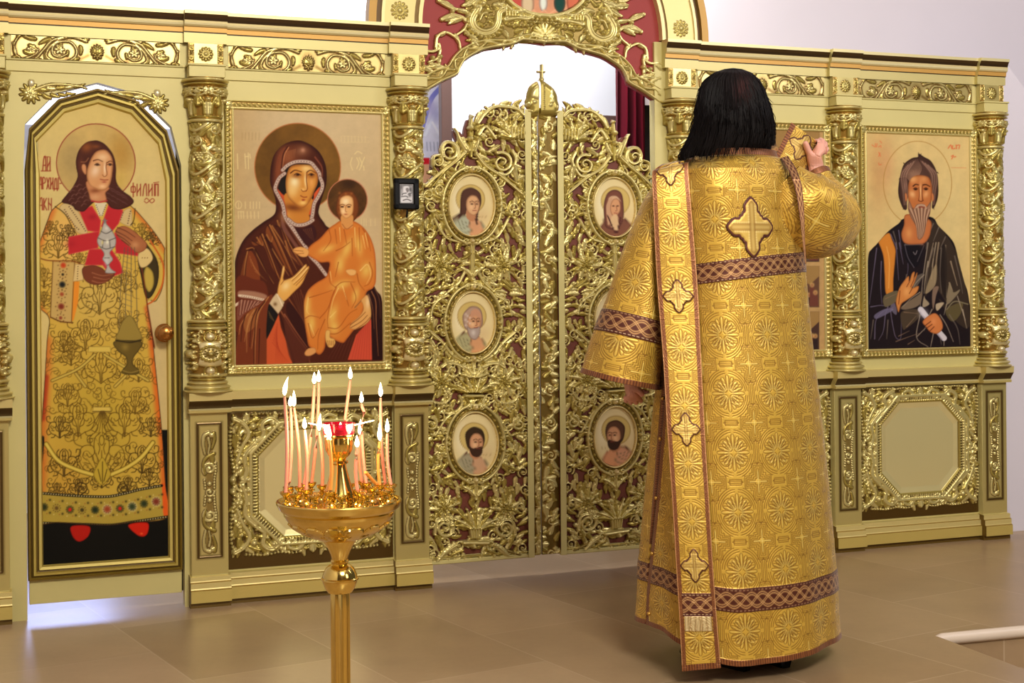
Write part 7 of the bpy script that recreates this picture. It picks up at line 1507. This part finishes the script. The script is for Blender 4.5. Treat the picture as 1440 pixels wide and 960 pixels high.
# ---- brocade: one repeat of the woven pattern, millimetres
TW, THH = 142.0, 172.0
def brocade_tile():
    f = Field(0, 0, TW, THH, 1.3, (218, 176, 66)); dk, li = (134, 92, 20), (248, 222, 124)
    def ln(p, w=2.4, closed=False, sm=True):
        f.line(p, dk, w, alpha=.9, sm=sm, closed=closed, soft=.7)
    def hi(p, w=3.0): f.line(p, li, w, w*.4, alpha=.6, soft=1)
    k1 = 1.28
    for ox in (0, TW):
        for oy in (0, THH):
            for sx in (-1, 1):
                for sy in (-1, 1):
                    c = (ox+sx*10*k1, oy+sy*10*k1); ln(ring_pts(c[0], c[1], 8*k1, 8*k1, 14), 2, True)
                    for k in range(5): f.glow(c[0]+4*k1*math.cos(k*1.257), c[1]+4*k1*math.sin(k*1.257), 1.8, 1.8, dk, .7)
                    q = [(ox+sx*5*k1, oy+sy*22*k1), (ox+sx*17*k1, oy+sy*31*k1), (ox+sx*28*k1, oy+sy*27*k1), (ox+sx*34*k1, oy+sy*13*k1), (ox+sx*22*k1, oy+sy*7*k1)]; ln(q); ln([(ox+sx*17*k1, oy+sy*19*k1), (ox+sx*29*k1, oy+sy*20*k1)], 2); hi([(ox+sx*13*k1, oy+sy*24*k1), (ox+sx*26*k1, oy+sy*23*k1)], 5)
                for k in range(-2, 3):
                    a = k*.36; r0, r1 = 17*k1, (38-abs(k)*3)*k1
                    for ax in (0, 1):
                        u = (math.cos(a)*sx, math.sin(a)); v = (-math.sin(a), math.cos(a)*sx)
                        if ax: u, v = (u[1], u[0]), (v[1], v[0])
                        e_ = 1.12 if ax else 1.0
                        tip = (ox+u[0]*r1, oy+u[1]*r1*e_); b = (ox+u[0]*r0*.6, oy+u[1]*r0*.6); m = (r0+r1)*.56
                        ln([b, (ox+u[0]*m+v[0]*5, oy+u[1]*m*e_+v[1]*5), tip, (ox+u[0]*m-v[0]*5, oy+u[1]*m*e_-v[1]*5)], 2, True); hi([b, tip], 4)
            for r in (52, 58, 64):
                for qd in range(4):
                    a0 = qd*math.pi/2; ln([(ox+r*math.cos(a0+t_), oy+r*1.14*math.sin(a0+t_)) for t_ in np.linspace(.10 if r < 60 else .34, math.pi/2-.10 if r < 60 else math.pi/2-.34, 9)], 2.2)
    cx, cy = TW/2, THH/2
    for e in (0, 6, 12, 18):
        w, l, l2 = 3+e*.8, 30+e*.7, 38+e*.8; st = 9+e*.9
        p = [(w, -l2), (w, -st), (st, -st), (st, -w), (l, -w), (l, w), (st, w), (st, st), (w, st), (w, l2), (-w, l2), (-w, st), (-st, st), (-st, w), (-l, w), (-l, -w), (-st, -w), (-st, -st), (-w, -st), (-w, -l2)]
        ln([(cx+x, cy+y) for x, y in p], 2.0, True, False)
    f.line([(cx-26, cy), (cx+26, cy)], li, 3.2, alpha=.7); f.line([(cx, cy-30), (cx, cy+30)], li, 3.2, alpha=.7)
    for ox, oy, vert in ((cx, 0, 1), (cx, THH, 1), (0, cy, 0), (TW, cy, 0)):
        for e in (3, 8):
            if vert: ln([(ox, oy-40+e), (ox+e, oy-30), (ox+e, oy+30), (ox, oy+40-e), (ox-e, oy+30), (ox-e, oy-30)], 2.0, True, False)
            else: ln([(ox-26+e, oy), (ox-18, oy-e), (ox+18, oy-e), (ox+26-e, oy), (ox+18, oy+e), (ox-18, oy+e)], 2.0, True, False)
    return f
TILE = brocade_tile()
def brocade(u, v, sc=1.0):
    """u, v in metres on the cloth -> colour (n,3) and emboss depth"""
    R = TILE.sample(np.mod(u*1000*sc, TW), np.mod(v*1000*sc, THH)); c = R[..., :3]
    lum = (c[..., 0]-132)/(246-132); return c, np.clip(lum, -.2, 1.1)
def knot(u, v, w):
    """knotwork ribbon: u along in metres, v across -w/2..w/2; returns colour"""
    t = u/(w*.80)*2*np.pi; y = v/(w*.5); out = np.empty(u.shape+(3,)); out[:] = (84, 34, 16)
    for ph in (0, 2*np.pi/3, 4*np.pi/3):
        s = .56*np.sin(t*.5+ph); d = np.abs(y-s); m = np.clip(1.5-d/.15, 0, 1)*(1-.85*np.clip(1.6-d/.05, 0, 1)); out = out*(1-m[..., None])+np.array((216, 172, 110))*m[..., None]
    e = np.clip((np.abs(y)-.80)/.05, 0, 1)*np.clip((.90-np.abs(y))/.05, 0, 1)*(np.mod(u, .012) < .007); out = out*(1-e[..., None])+np.array((236, 206, 160))*e[..., None]
    return out
TRIM = (146, 84, 38)
def trim(u): 
    a = np.mod(u, .008) < .004; return np.where(a[..., None], np.array((150, 92, 46)), np.array((104, 54, 26)))
BROC = material('gold_brocade', attr=True, rough=.42, metal=.42, bump=.10, bscale=900, sheen=.15)
# ---- sticharion (the long robe): a shaped tube round the body
ZS = [.055, .12, .25, .5, .8, 1.0, 1.2, 1.35, 1.45, 1.51, 1.548, 1.556, 1.576]
AS = [.322, .318, .312, .295, .262, .240, .226, .228, .232, .222, .172, .126, .119]
BS = [.275, .270, .265, .245, .222, .198, .178, .165, .155, .145, .118, .102, .097]
def robe(phi, z):
    """phi = 0 at the middle of the back, positive to his right"""
    a, b = np.interp(z, ZS, AS), np.interp(z, ZS, BS); k = np.clip((1.25-z)/1.2, 0, 1)
    fold = 1+k*(.020*np.sin(5*phi+.9)+.012*np.sin(9*phi+2+z*1.5)+.006*np.sin(17*phi+z*3))+.006*np.sin(6*phi+z*9)*np.clip((z-1.0)/.4, 0, 1)
    n = 2.35; c, s = np.cos(phi), np.sin(phi)
    r = (np.abs(c)**n+np.abs(s)**n)**(-1/n)
    return a*r*s*fold, -b*r*c*fold-.01*np.clip((z-1.3)/.2, 0, 1)
nphi = 1000; ph = np.concatenate([np.linspace(-2.2, 2.0, nphi-70, endpoint=False), np.linspace(2.0, 2*math.pi-2.2, 71)])
zs = np.concatenate([np.linspace(.055, 1.54, 750, endpoint=False), np.linspace(1.54, 1.576, 50)]); PH, ZZ = np.meshgrid(ph, zs)
X, Y = robe(PH, ZZ); ds = np.hypot(np.diff(X, axis=1), np.diff(Y, axis=1)); U = np.concatenate([np.zeros((len(zs), 1)), np.cumsum(ds, 1)], 1)
i0 = np.argmin(np.abs(ph)); U = U-U[:, i0:i0+1]
C, E = brocade(U+.071, ZZ+.02)
dx, dy = np.gradient(X, axis=1), np.gradient(Y, axis=1); L = np.hypot(dx, dy)+1e-9; nx, ny = dy/L, -dx/L
off = .0012*E
def put(mask, col, o=None):
    global C, off
    C = np.where(mask[..., None], col, C)
    if o is not None: off = np.where(mask, o, off)
W0 = np.stack([PX+RX*X-RY*Y, PY+RY*X+RX*Y, ZZ], 2); wx0, _ = px_of(W0); zw, zh = np.where(np.abs(PH) < 1.9, np.interp(wx0, [960, 1140], [1.188, 1.232]), 1.2), .243+.0*PH
put(np.abs(ZZ-zw) < .031, knot(U, ZZ-zw, .062), .003); put(np.abs(ZZ-zh) < .034, knot(U, ZZ-zh, .068), .003)
put(ZZ < .071, trim(U), .002); put(ZZ > 1.556, trim(U), .003)
# side opening with its edging
RW = np.stack([PX+RX*X-RY*Y, PY+RY*X+RX*Y, ZZ], 2); RPX, RPY = px_of(RW); vis = (np.abs(PH) < 1.95)
us = np.interp(RPY, [500, 530, 700, 870], [938, 936, 922, 907]); lf_ = vis & (PH < 0) & (RPY > 505); m = lf_ & (np.abs(RPX-us) < 6.5); put(m, trim(ZZ+.5*U), .002); put(lf_ & (np.abs(RPX-us-.5) < 1.7), np.array((40, 22, 10)), -.012)
X2, Y2 = X+nx*off, Y+ny*off
w_ = np.mod(PH+math.pi, 2*math.pi)-math.pi; t_ = np.where(w_ < 0, np.clip((-w_-.7)/1.0, 0, 1), np.clip((w_-2.2)/.9, 0, 1)); ZZ = ZZ+.085*t_*t_*(3-2*t_)*np.clip(1-ZZ/.5, 0, 1)+.022*np.exp(-((w_-.45)/.5)**2)*np.clip(1-ZZ/.4, 0, 1)
V = np.stack([X2, Y2, ZZ], 2).reshape(-1, 3)
VEST = link_mesh('vestment', V, grid_faces(len(ph), len(zs)), BROC, person, None, True, C.reshape(-1, 3))
ROBE_W = np.stack([PX+RX*X-RY*Y, PY+RY*X+RX*Y, ZZ], 2); RPX, RPY = px_of(ROBE_W)
vis = (np.abs(PH) < 1.9)
def robe_depth(px, py):
    """nearest world depth of the robe along a picture ray"""
    d = np.hypot(RPX-px, RPY-py); m = (d < 4) & vis
    return ROBE_W[..., 1][m].min() if m.any() else None
btn = material('gold_button', (214, 170, 84), .25, .9)
for q in ((928.5, 617), (923, 700), (917, 778), (909, 862), (932, 560)):
    d = np.hypot(RPX-q[0], RPY-q[1])+np.where(vis, 0, 1e6); i = np.unravel_index(np.argmin(d+40*(ROBE_W[..., 1]-4.1)), d.shape); w = Vector(ROBE_W[i]); w = w+(Vector((0, 0, EYE))-w).normalized()*.006; l = PMI @ w
    Part().ball(l, .0065, 8).build('button', btn, VEST)
def cross_field(w, h):
    """appliqued cross with flared arms, drawn in -1..1"""
    f = Field(-1.15, -1.15, 1.15, 1.15, 60, (0, 0, 0)); q = [(0, -1), (.14, -.9), (.27, -.74), (.27, -.55), (.36, -.48), (.40, -.40), (.48, -.36), (.55, -.27), (.74, -.27), (.9, -.14), (1, 0), (.9, .14), (.74, .27), (.55, .27), (.48, .36), (.40, .40), (.36, .48), (.27, .55), (.27, .74), (.14, .9)]
    q = q+[(-x, -y) for x, y in q]; q = smooth_pts(q, True, 4)
    sl, X, Y, d = f.poly_d(q, .1); m = np.clip(.5-(d-.075)/.03, 0, 1); f.h[sl] = m
    f._mix(sl, m, (84, 34, 20)); f._mix(sl, np.clip(.5-(d+.02)/.03, 0, 1), (216, 178, 84)); f.h[sl] += .5*np.clip(-d/.08, 0, 1)
    for p in ([(-.78, 0), (.78, 0)], [(0, -.78), (0, .78)]): f.line(p, (120, 78, 30), .26, sm=False, soft=.01); f.line(p, (206, 168, 76), .21, sm=False, soft=.01); f.line(p, (246, 222, 140), .10, sm=False, soft=.02)
    for a in (-1, 1):
        for t_ in np.arange(-.72, .75, .09):
            if abs(t_) > .12: f.glow(t_, a*.16, .035, .035, (240, 216, 140), .9); f.glow(a*.16, t_, .035, .035, (240, 216, 140), .9)
    return f
CROSS = cross_field(1, 1)
# big cross between the shoulders: cut from the robe's own surface, raised
wc = np.hypot(RPX-1056, RPY-319)+np.where(vis, 0, 1e6); iz, ip = np.unravel_index(np.argmin(wc), wc.shape); u0, z0c = U[iz, ip], zs[iz]; hw, hh = .076, .086
pa = np.linspace(ph[ip]-.52, ph[ip]+.52, 150); za = np.linspace(z0c-.1, z0c+.1, 150); PA, ZA = np.meshgrid(pa, za); XA_, YA_ = robe(PA, ZA)
dd = np.concatenate([np.zeros((150, 1)), np.cumsum(np.hypot(np.diff(XA_, axis=1), np.diff(YA_, axis=1)), 1)], 1); dd -= dd[:, 75:76]
R = CROSS.sample(dd/hw, -(ZA-z0c)/hh); gx, gy = np.gradient(XA_, axis=1), np.gradient(YA_, axis=1); gl = np.hypot(gx, gy); o_ = .0025+.003*R[..., 3]
V = np.stack([XA_+gy/gl*o_, YA_-gx/gl*o_, ZA], 2).reshape(-1, 3); hk = R[..., 3]; keep = (hk[:-1, :-1] > .4) & (hk[1:, 1:] > .4) & (np.abs(dd[:-1, :-1]) < hw*1.14) & (np.abs(ZA[:-1, :-1]-z0c) < hh*1.14)
V, F, Cc = compact(V, grid_faces(150, 150, keep), R[..., :3].reshape(-1, 3)); o = link_mesh('cross', V, F, BROC, VEST, None, True, Cc); o['label'] = 'embroidered gold cross with a dark edge'
# ---- orarion (stole): long strip over the left shoulder and down the back
LE = [(930, 231), (921, 238), (917, 246), (919, 300), (924, 400), (932, 500), (938, 600), (945, 700), (951, 800), (956, 880), (959, 944)]
RE = [(976, 220), (971, 226), (968, 236), (973, 300), (981, 400), (986, 500), (991, 600), (997, 700), (1003, 800), (1009, 880), (1014, 939)]
le, re_ = smooth_pts(LE, False, 10), smooth_pts(RE, False, 10); N = 1000; tt = np.linspace(0, len(le)-1, N)
lf = np.stack([np.interp(tt, range(len(le)), le[:, k]) for k in (0, 1)], 1); rf = np.stack([np.interp(tt, range(len(re_)), re_[:, k]) for k in (0, 1)], 1)
dep = []
for i in range(0, N, 20):
    q = [robe_depth(*(lf[i]*(1-f)+rf[i]*f)) for f in (.15, .5, .85)]; q = [v for v in q if v is not None]; dep.append((i, min(q)-.016 if q else None))
ks = [(i, d) for i, d in dep if d is not None and i > 60]; ii = np.array([k[0] for k in ks]); dv = np.array([k[1] for k in ks]); dv = np.convolve(np.pad(dv, 4, 'edge'), np.ones(9)/9, 'valid'); Dm = np.interp(np.arange(N), ii, dv)
top = np.clip(1-np.arange(N)/60, 0, 1); Dm = Dm+.10*top**2
M = 64; ff = np.linspace(0, 1, M); S_, T_ = np.meshgrid(ff, np.arange(N)); pxs = lf[:, None, 0]*(1-S_)+rf[:, None, 0]*S_; pys = lf[:, None, 1]*(1-S_)+rf[:, None, 1]*S_
wid = .116; ycum = np.concatenate([[0], np.cumsum(np.hypot(*np.diff((lf+rf)/2, axis=0).T))])*np.mean(Dm)/FPX
C, E = brocade((S_-.5)*wid+.0, -ycum[:, None]+0*S_+.05); Dd = Dm[:, None]-.0012*E-.004*np.sin(S_*math.pi)+.04*(S_-.5)*top[:, None]
vv = ycum[:, None]+0*S_
e = (S_ < .115) | (S_ > .885); C = np.where(e[..., None], trim(vv+.3*S_), C); e = (S_ < .02) | (S_ > .98); C = np.where(e[..., None], np.array((206, 150, 96)), C)
def row_at(py): return ycum[np.argmin(np.abs(pys[:, 32]-py))]
for cy_, sc in ((237, .9), (416, 1), (604, 1), (795, 1)):
    v0 = row_at(cy_); R = CROSS.sample((S_-.5)*wid/.041, (vv-v0)/.047); inr = (np.abs(vv-v0) < .053) & (np.abs(S_-.5)*wid < .047); m = np.clip(R[..., 3], 0, 1)*inr; C = C*(1-m[..., None])+R[..., :3]*m[..., None]; Dd = Dd-.003*m
v0 = row_at(850); m = (np.abs(vv-v0) < .034) & (S_ > .1) & (S_ < .9); C = np.where(m[..., None], knot((S_-.5)*wid, vv-v0, .068), C); Dd = Dd-.002*m
v0 = row_at(877); m = (np.abs(vv-v0) < .022) & (S_ > .13) & (S_ < .87); C = np.where(m[..., None], np.where((np.mod(S_*wid, .005) < .0025)[..., None], np.array((238, 216, 160)), np.array((160, 124, 70))), C); Dd = Dd-.003*m
m = vv > ycum[-1]-.018; C = np.where(m[..., None], trim(S_*wid), C)
def from_px(pxs, pys, D):
    Xp, Yp = pxs-720, pys-408; return np.stack([(cR*Xp-sR*Yp)/FPX*D, D, EYE-(sR*Xp+cR*Yp)/FPX*D], 2)
def to_person(P): 
    Q = P-np.array([PX, PY, 0]); return np.stack([RX*Q[..., 0]+RY*Q[..., 1], -RY*Q[..., 0]+RX*Q[..., 1], Q[..., 2]], -1)
def ribbon(name, Pf, C, th, back):
    """closed cloth strip: front grid + rear grid th further away"""
    n, m_ = Pf.shape[:2]; dirv = Pf-np.array([0, 0, EYE]); dirv /= np.linalg.norm(dirv, axis=2, keepdims=True); Pb = Pf+dirv*th
    st = max(1, n//120); V1 = to_person(Pf).reshape(-1, 3); V2 = to_person(Pb).reshape(-1, 3); F1 = grid_faces(m_, n); F2 = F1[:, ::-1]+len(V1)
    ed = [(r*m_, (r+1)*m_) for r in range(n-1)]; sd = [(a, b, b+len(V1), a+len(V1)) for a, b in ed]+[(b+m_-1, a+m_-1, a+m_-1+len(V1), b+m_-1+len(V1)) for a, b in ed]+[(k+1, k, k+len(V1), k+1+len(V1)) for k in range(m_-1)]+[((n-1)*m_+k, (n-1)*m_+k+1, (n-1)*m_+k+1+len(V1), (n-1)*m_+k+len(V1)) for k in range(m_-1)]
    return link_mesh(name, np.vstack([V1, V2]), np.vstack([F1, F2, np.array(sd)]), BROC, person, None, True, np.vstack([C.reshape(-1, 3), np.tile(np.array([[120, 84, 34]]), (len(V2), 1))]))
o = ribbon('stole', from_px(pxs, pys, Dd), C, .004, None); o['label'] = 'long gold stole with brown edging and small crosses'
# its front end, drawn up by the raised hand
cor = [(1113, 172), (1161, 207), (1132, 250), (1088, 224)]
n, m_ = 90, 90; A_, B_ = np.meshgrid(np.linspace(0, 1, m_), np.linspace(0, 1, n))
qx = (cor[0][0]*(1-A_)+cor[1][0]*A_)*(1-B_)+(cor[3][0]*(1-A_)+cor[2][0]*A_)*B_; qy = (cor[0][1]*(1-A_)+cor[1][1]*A_)*(1-B_)+(cor[3][1]*(1-A_)+cor[2][1]*A_)*B_
C, E = brocade(A_*.12+.02, B_*.12); D_ = 4.70-.03*np.sin(A_*math.pi)-.10*B_+.10*A_-.001*E
e = (A_ < .13) | (A_ > .87); C = np.where(e[..., None], trim(B_*.12), C); R = CROSS.sample((A_-.52)/.36, (B_-.36)/.34); m = np.clip(R[..., 3], 0, 1)*((np.abs(A_-.52) < .4) & (np.abs(B_-.36) < .36)); C = C*(1-m[..., None])+R[..., :3]*m[..., None]
ribbon('stole_end', from_px(qx, qy, D_-.002*m), C, .005, None)['label'] = 'end of the stole lifted in the raised hand'
# ---- sleeves
def sleeve(name, path, rad, nv, nu, bands, uo=0.0):
    """path: world points; rad: (across, depth) half sizes; cloth tube with brocade; bands: list of (t0, t1, kind)"""
    P = smooth_pts(np.array(path), False, 12); k = np.linspace(0, len(path)-1, len(P)); seg = np.concatenate([[0], np.cumsum(np.linalg.norm(np.diff(P, axis=0), axis=1))]); T = seg[-1]
    s = np.linspace(0, T, nv); P2 = np.stack([np.interp(s, seg, P[:, i]) for i in range(3)], 1); kk = np.interp(s, seg, k); ra = np.interp(kk, range(len(rad)), [r[0] for r in rad]); rb = np.interp(kk, range(len(rad)), [r[1] for r in rad])
    tg = np.gradient(P2, axis=0); tg /= np.linalg.norm(tg, axis=1, keepdims=True); view = P2-np.array([0, 0, EYE]); view /= np.linalg.norm(view, axis=1, keepdims=True)
    ac = np.cross(tg, view); ac /= np.linalg.norm(ac, axis=1, keepdims=True); dp = np.cross(ac, tg)
    ang = np.linspace(0, 2*math.pi, nu); A, S = np.meshgrid(ang, s); fo = 1+.025*np.sin(3*A+S*9)+.018*np.sin(5*A-S*14+1)
    C, E = brocade(A*np.mean(ra)*1.05+uo, -S+.03); o_ = .0012*E
    for (t0, t1, kind) in bands:
        m = (S >= t0*T) & (S <= t1*T); w = (t1-t0)*T; cc = knot(A*np.mean(ra)*1.1, S-(t0+t1)/2*T, w) if kind == 'knot' else trim(A*.1); C = np.where(m[..., None], cc, C); o_ = np.where(m, .003, o_)
    V = P2[:, None]+ac[:, None]*(np.cos(A)*(ra[:, None]*fo+o_))[..., None]+dp[:, None]*(np.sin(A)*(rb[:, None]*fo+o_))[..., None]
    Vi = P2[-40:, None]+ac[-40:, None]*(np.cos(A[-40:])*(ra[-40:, None]*fo[-40:]-.004))[..., None]+dp[-40:, None]*(np.sin(A[-40:])*(rb[-40:, None]*fo[-40:]-.004))[..., None]
    n0 = nv*nu; V = np.vstack([V.reshape(-1, 3), Vi[::-1].reshape(-1, 3)]); C = np.vstack([C.reshape(-1, 3), np.tile(np.array([[120, 84, 34]]), (40*nu, 1))])
    return link_mesh(name, to_person(V), grid_faces(nu, nv+40), BROC, person, None, True, C)
f_ = 4.5/FPX
sleeve('sleeve', [ATP(958, 246, 4.52), ATP(935, 285, 4.50), ATP(918, 345, 4.48), ATP(900, 420, 4.47), ATP(884, 485, 4.46), ATP(873, 536, 4.46)], [(.030, .07), (.062, .085), (.082, .09), (.098, .095), (.112, .10), (.122, .105)], 420, 420, [(.70, .80, 'knot'), (.975, 1, 'trim')], .02)
sleeve('sleeve', [ATP(1092, 262, 4.50), ATP(1118, 290, 4.50), ATP(1147, 308, 4.54), ATP(1168, 306, 4.62), ATP(1170, 284, 4.72), ATP(1158, 262, 4.78), ATP(1147.5, 243, 4.80)], [(.09, .07), (.125, .10), (.128, .10), (.098, .085), (.060, .060), (.044, .046), (.040, .042)], 420, 420, [(.965, 1, 'trim')], .05)
# knotwork ribbon along the right armhole
pl = np.array([(1098, 222), (1109, 240), (1118, 265), (1124, 300), (1128, 335), (1132, 372)]); pr = np.array([(1108, 219), (1121, 240), (1128, 265), (1131, 300), (1132, 335), (1134, 370)])
a, b = smooth_pts(pl, False, 20), smooth_pts(pr, False, 20); n = len(a); S_, T_ = np.meshgrid(np.linspace(0, 1, 24), np.arange(n)); qx, qy = a[:, None, 0]*(1-S_)+b[:, None, 0]*S_, a[:, None, 1]*(1-S_)+b[:, None, 1]*S_
vv = T_/n*.36; D_ = np.interp(T_, [0, n*.3, n], [4.36, 4.275, 4.27]); ribbon('shoulder_band', from_px(qx, qy, D_), knot(vv, (S_-.5)*.05, .052), .02, None)
# ---- body: one skin over a skeleton
SKIN = material('skin', (222, 160, 138), .5, 0, .05, 30, sub=.12)
body_v = []; body_e = []; body_r = []
def bv(p, r, parent=None):
    body_v.append(tuple(p)); body_r.append(r if hasattr(r, '__len__') else (r, r)); i = len(body_v)-1
    if parent is not None: body_e.append((parent, i))
    return i
L_ = lambda w: PMI @ w
pel = bv((0, 0, .95), (.14, .11)); w1 = bv((0, 0, 1.12), (.13, .10), pel); ch = bv((0, -.01, 1.34), (.15, .11), w1); nk = bv((0, -.01, 1.56), .055, ch); nk2 = bv((0, .0, 1.62), .055, nk); hd = bv((0, .015, 1.70), (.078, .088), nk2); ht = bv((0, .01, 1.80), (.066, .075), hd)
for s in (-1, 1):
    hp = bv((s*.10, 0, .86), .085, pel); kn = bv((s*.11, .01, .48), .06, hp); an = bv((s*.11, -.02, .10), .042, kn); bv((s*.11, .10, .05), .035, an)
WR = L_(ATP(1147, 236, 4.81))
sh = bv((.17, 0, 1.47), .065, ch); el = bv(L_(ATP(1165, 318, 4.62)), .045, sh); fa = bv(L_(ATP(1156, 272, 4.76)), .036, el); wr = bv(WR, (.027, .022), fa)
pm = bv(L_(ATP(1146, 224, 4.80)), (.036, .020), wr); pm2 = bv(L_(ATP(1149, 214, 4.80)), (.036, .019), pm)
def finger(root, pts, r):
    for q, rr in zip(pts, r): root = bv(L_(ATP(*q)), rr, root)
finger(pm, [(1138, 216, 4.785), (1134.5, 206, 4.775), (1131.5, 198.5, 4.77)], (.0115, .0105, .0085))                      # thumb
finger(pm2, [(1152, 204, 4.80), (1151.5, 199, 4.83), (1146, 198, 4.855)], (.0105, .0095, .008))
finger(pm2, [(1156, 204, 4.81), (1157, 198, 4.84), (1152, 196, 4.868)], (.0108, .0098, .008))
finger(pm2, [(1159, 207, 4.82), (1161, 202, 4.85), (1156, 200, 4.875)], (.0105, .0095, .008))
finger(pm2, [(1160, 213, 4.83), (1163, 209, 4.855), (1159, 207, 4.88)], (.0095, .0085, .007))
sh = bv((-.17, 0, 1.47), .06, ch); el = bv(L_(ATP(912, 400, 4.50)), .045, sh); wr = bv(L_(ATP(884, 528, 4.46)), (.027, .022), el); pm = bv(L_(ATP(886, 546, 4.455)), (.034, .02), wr); pm2 = bv(L_(ATP(889, 555, 4.455)), (.032, .018), pm)
for k, (dx, ln_) in enumerate(((-9, 9), (-3, 12), (4, 12), (10, 9))): finger(pm2, [(889+dx, 556+ln_*.5, 4.452+.006*k), (891+dx*1.1, 556+ln_*.95, 4.47+.006*k)], (.0098, .008))
finger(pm, [(898, 548, 4.44), (905, 557, 4.445)], (.0115, .009))
me = bpy.data.meshes.new('body'); me.from_pydata(body_v, body_e, []); o = bpy.data.objects.new('body', me); COL.objects.link(o); o.parent = person; me.materials.append(SKIN)
md = o.modifiers.new('skin', 'SKIN'); sv = me.skin_vertices[0].data
for i, r in enumerate(body_r): sv[i].radius = r; sv[i].use_root = (i == 0)
o.modifiers.new('subdivision', 'SUBSURF').levels = 1; o.modifiers['subdivision'].render_levels = 2
# ---- hair
HAIR = material('dark_brown_hair', None, .62, 0, .35, 60, .35, 420, spec=.12, attr=True)
hs = [(97, 1031, 12, .05), (102, 1030, 26, .085), (112, 1029, 38, .105), (128, 1030, 45, .118), (148, 1031, 50, .126), (170, 1032, 53, .128), (190, 1030, 56, .124), (205, 1026, 58, .118), (213, 1023, 60, .112), (220, 1021, 60, .104)]
HY = 4.44; nz, na = 90, 360; ys = np.linspace(97, 219, nz); A, YY = np.meshgrid(np.linspace(0, 2*math.pi, na), ys)
cx_, hw_, dp_ = (np.interp(YY, [h[0] for h in hs], [h[k] for h in hs]) for k in (1, 2, 3))
st = 1+.018*np.sin(A*31+YY*.03)+.013*np.sin(A*67+YY*.05+1)+.02*np.sin(A*11+YY*.02); drop = np.clip((YY-170)/45, 0, 1)**2*(2.5*np.sin(A*13)+2*np.sin(A*29)-9*np.cos(A)+4)
Dw = HY-dp_*np.sin(A)*st; P = from_px(cx_+hw_*np.cos(A)*st, YY+drop, Dw); V = to_person(P).reshape(-1, 3); topc = to_person(from_px(np.array([[1031.]]), np.array([[95.5]]), np.array([[HY]]))).reshape(1, 3)
F = [tuple(q) for q in grid_faces(na, nz)]+[(k, k+1, nz*na) for k in range(na-1)]
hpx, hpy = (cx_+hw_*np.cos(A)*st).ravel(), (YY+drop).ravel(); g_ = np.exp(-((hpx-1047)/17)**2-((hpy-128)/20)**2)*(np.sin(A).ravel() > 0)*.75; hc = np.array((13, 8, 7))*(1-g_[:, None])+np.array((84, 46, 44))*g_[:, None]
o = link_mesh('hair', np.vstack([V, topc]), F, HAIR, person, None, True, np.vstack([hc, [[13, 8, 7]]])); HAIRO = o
rg = random.Random(9); p = Part()
for i in range(760):
    edge = i > 420; a = (rg.gauss(0, .16) if rg.random() < .42 else math.pi+rg.gauss(0, .16)) if edge else rg.uniform(-.1, math.pi+.1)
    lim = 220+8*(-math.cos(a))+(2 if not edge else 6*(math.cos(a) < 0)); y0 = rg.uniform(104, 190); y1 = min(lim, y0+rg.uniform(25, 80)) if rg.random() < .6 else lim-rg.uniform(0, 9); pts = []; wob = rg.uniform(-3, 3); fz = rg.uniform(.6, 2.6); out = 1.0+abs(rg.gauss(0, .05 if edge else .014)); ph0 = rg.uniform(0, 6)
    for k in range(9):
        f = k/8; yy = y0+(y1-y0)*f; y_ = min(yy, 219); c0, w0, d0 = (np.interp(y_, [h[0] for h in hs], [h[q] for h in hs]) for q in (1, 2, 3)); oo = 1.0+(out-1)*f**.7
        w = ATP(c0+w0*oo*math.cos(a)+wob*f*f+fz*math.sin(f*7+ph0)*f, yy-8*max(0, math.cos(a))*np.clip((yy-185)/30, 0, 1), HY-d0*oo*math.sin(a)*1.015); pts.append(tuple(PMI @ w))
    p.tube(pts, [.0010]*8+[.0003], 4)
p.build('hair_strands', material('dark_hair_strand', (14, 9, 8), .6, spec=.15), HAIRO)
p = Part(); w = PMI @ ATP(979.5, 222, 4.40); p.ball(w, .0075, 8); p.build('collar_button', material('pearl', (232, 206, 150), .25, .2), person)
# ---- shoes
SHOE = material('black_leather', (16, 15, 16), .32, 0, .1, 60)
def shoe(px, py, ang, Ln=.27):
    c = FLR(px, py, .0); n, k = 22, 20; V = []; F = []
    for i in range(n):
        s = i/(n-1); w = .042*(math.sin(math.pi*min(1, s*1.15+.1))**.5 if s < .8 else math.sin(math.pi*.5*(1-(s-.8)/.2)+.12)**.6)*(1.08 if s > .55 else .92); h = np.interp(s, [0, .1, .35, .6, .85, 1], [.075, .095, .085, .06, .048, .02])
        for j in range(k):
            a = 2*math.pi*j/k; x = w*math.cos(a); z = h*.5+h*.5*math.sin(a); z = max(z, 0) if math.sin(a) > -.75 else 0.0
            lx, ly = s*Ln-.03, x; V.append((c.x+lx*math.cos(ang)-ly*math.sin(ang), c.y+lx*math.sin(ang)+ly*math.cos(ang), z+.001))
    for i in range(n-1):
        for j in range(k): F.append((i*k+j, i*k+(j+1) % k, (i+1)*k+(j+1) % k, (i+1)*k+j))
    F.append(tuple(range(k))); F.append(tuple((n-1)*k+j for j in range(k-1, -1, -1)))
    V = to_person(np.array(V)[None])[0]
    return link_mesh('shoe', V, F, SHOE, person)
shoe(1098, 936, math.radians(112)); shoe(1040, 941, math.radians(128))
shoe_l = None
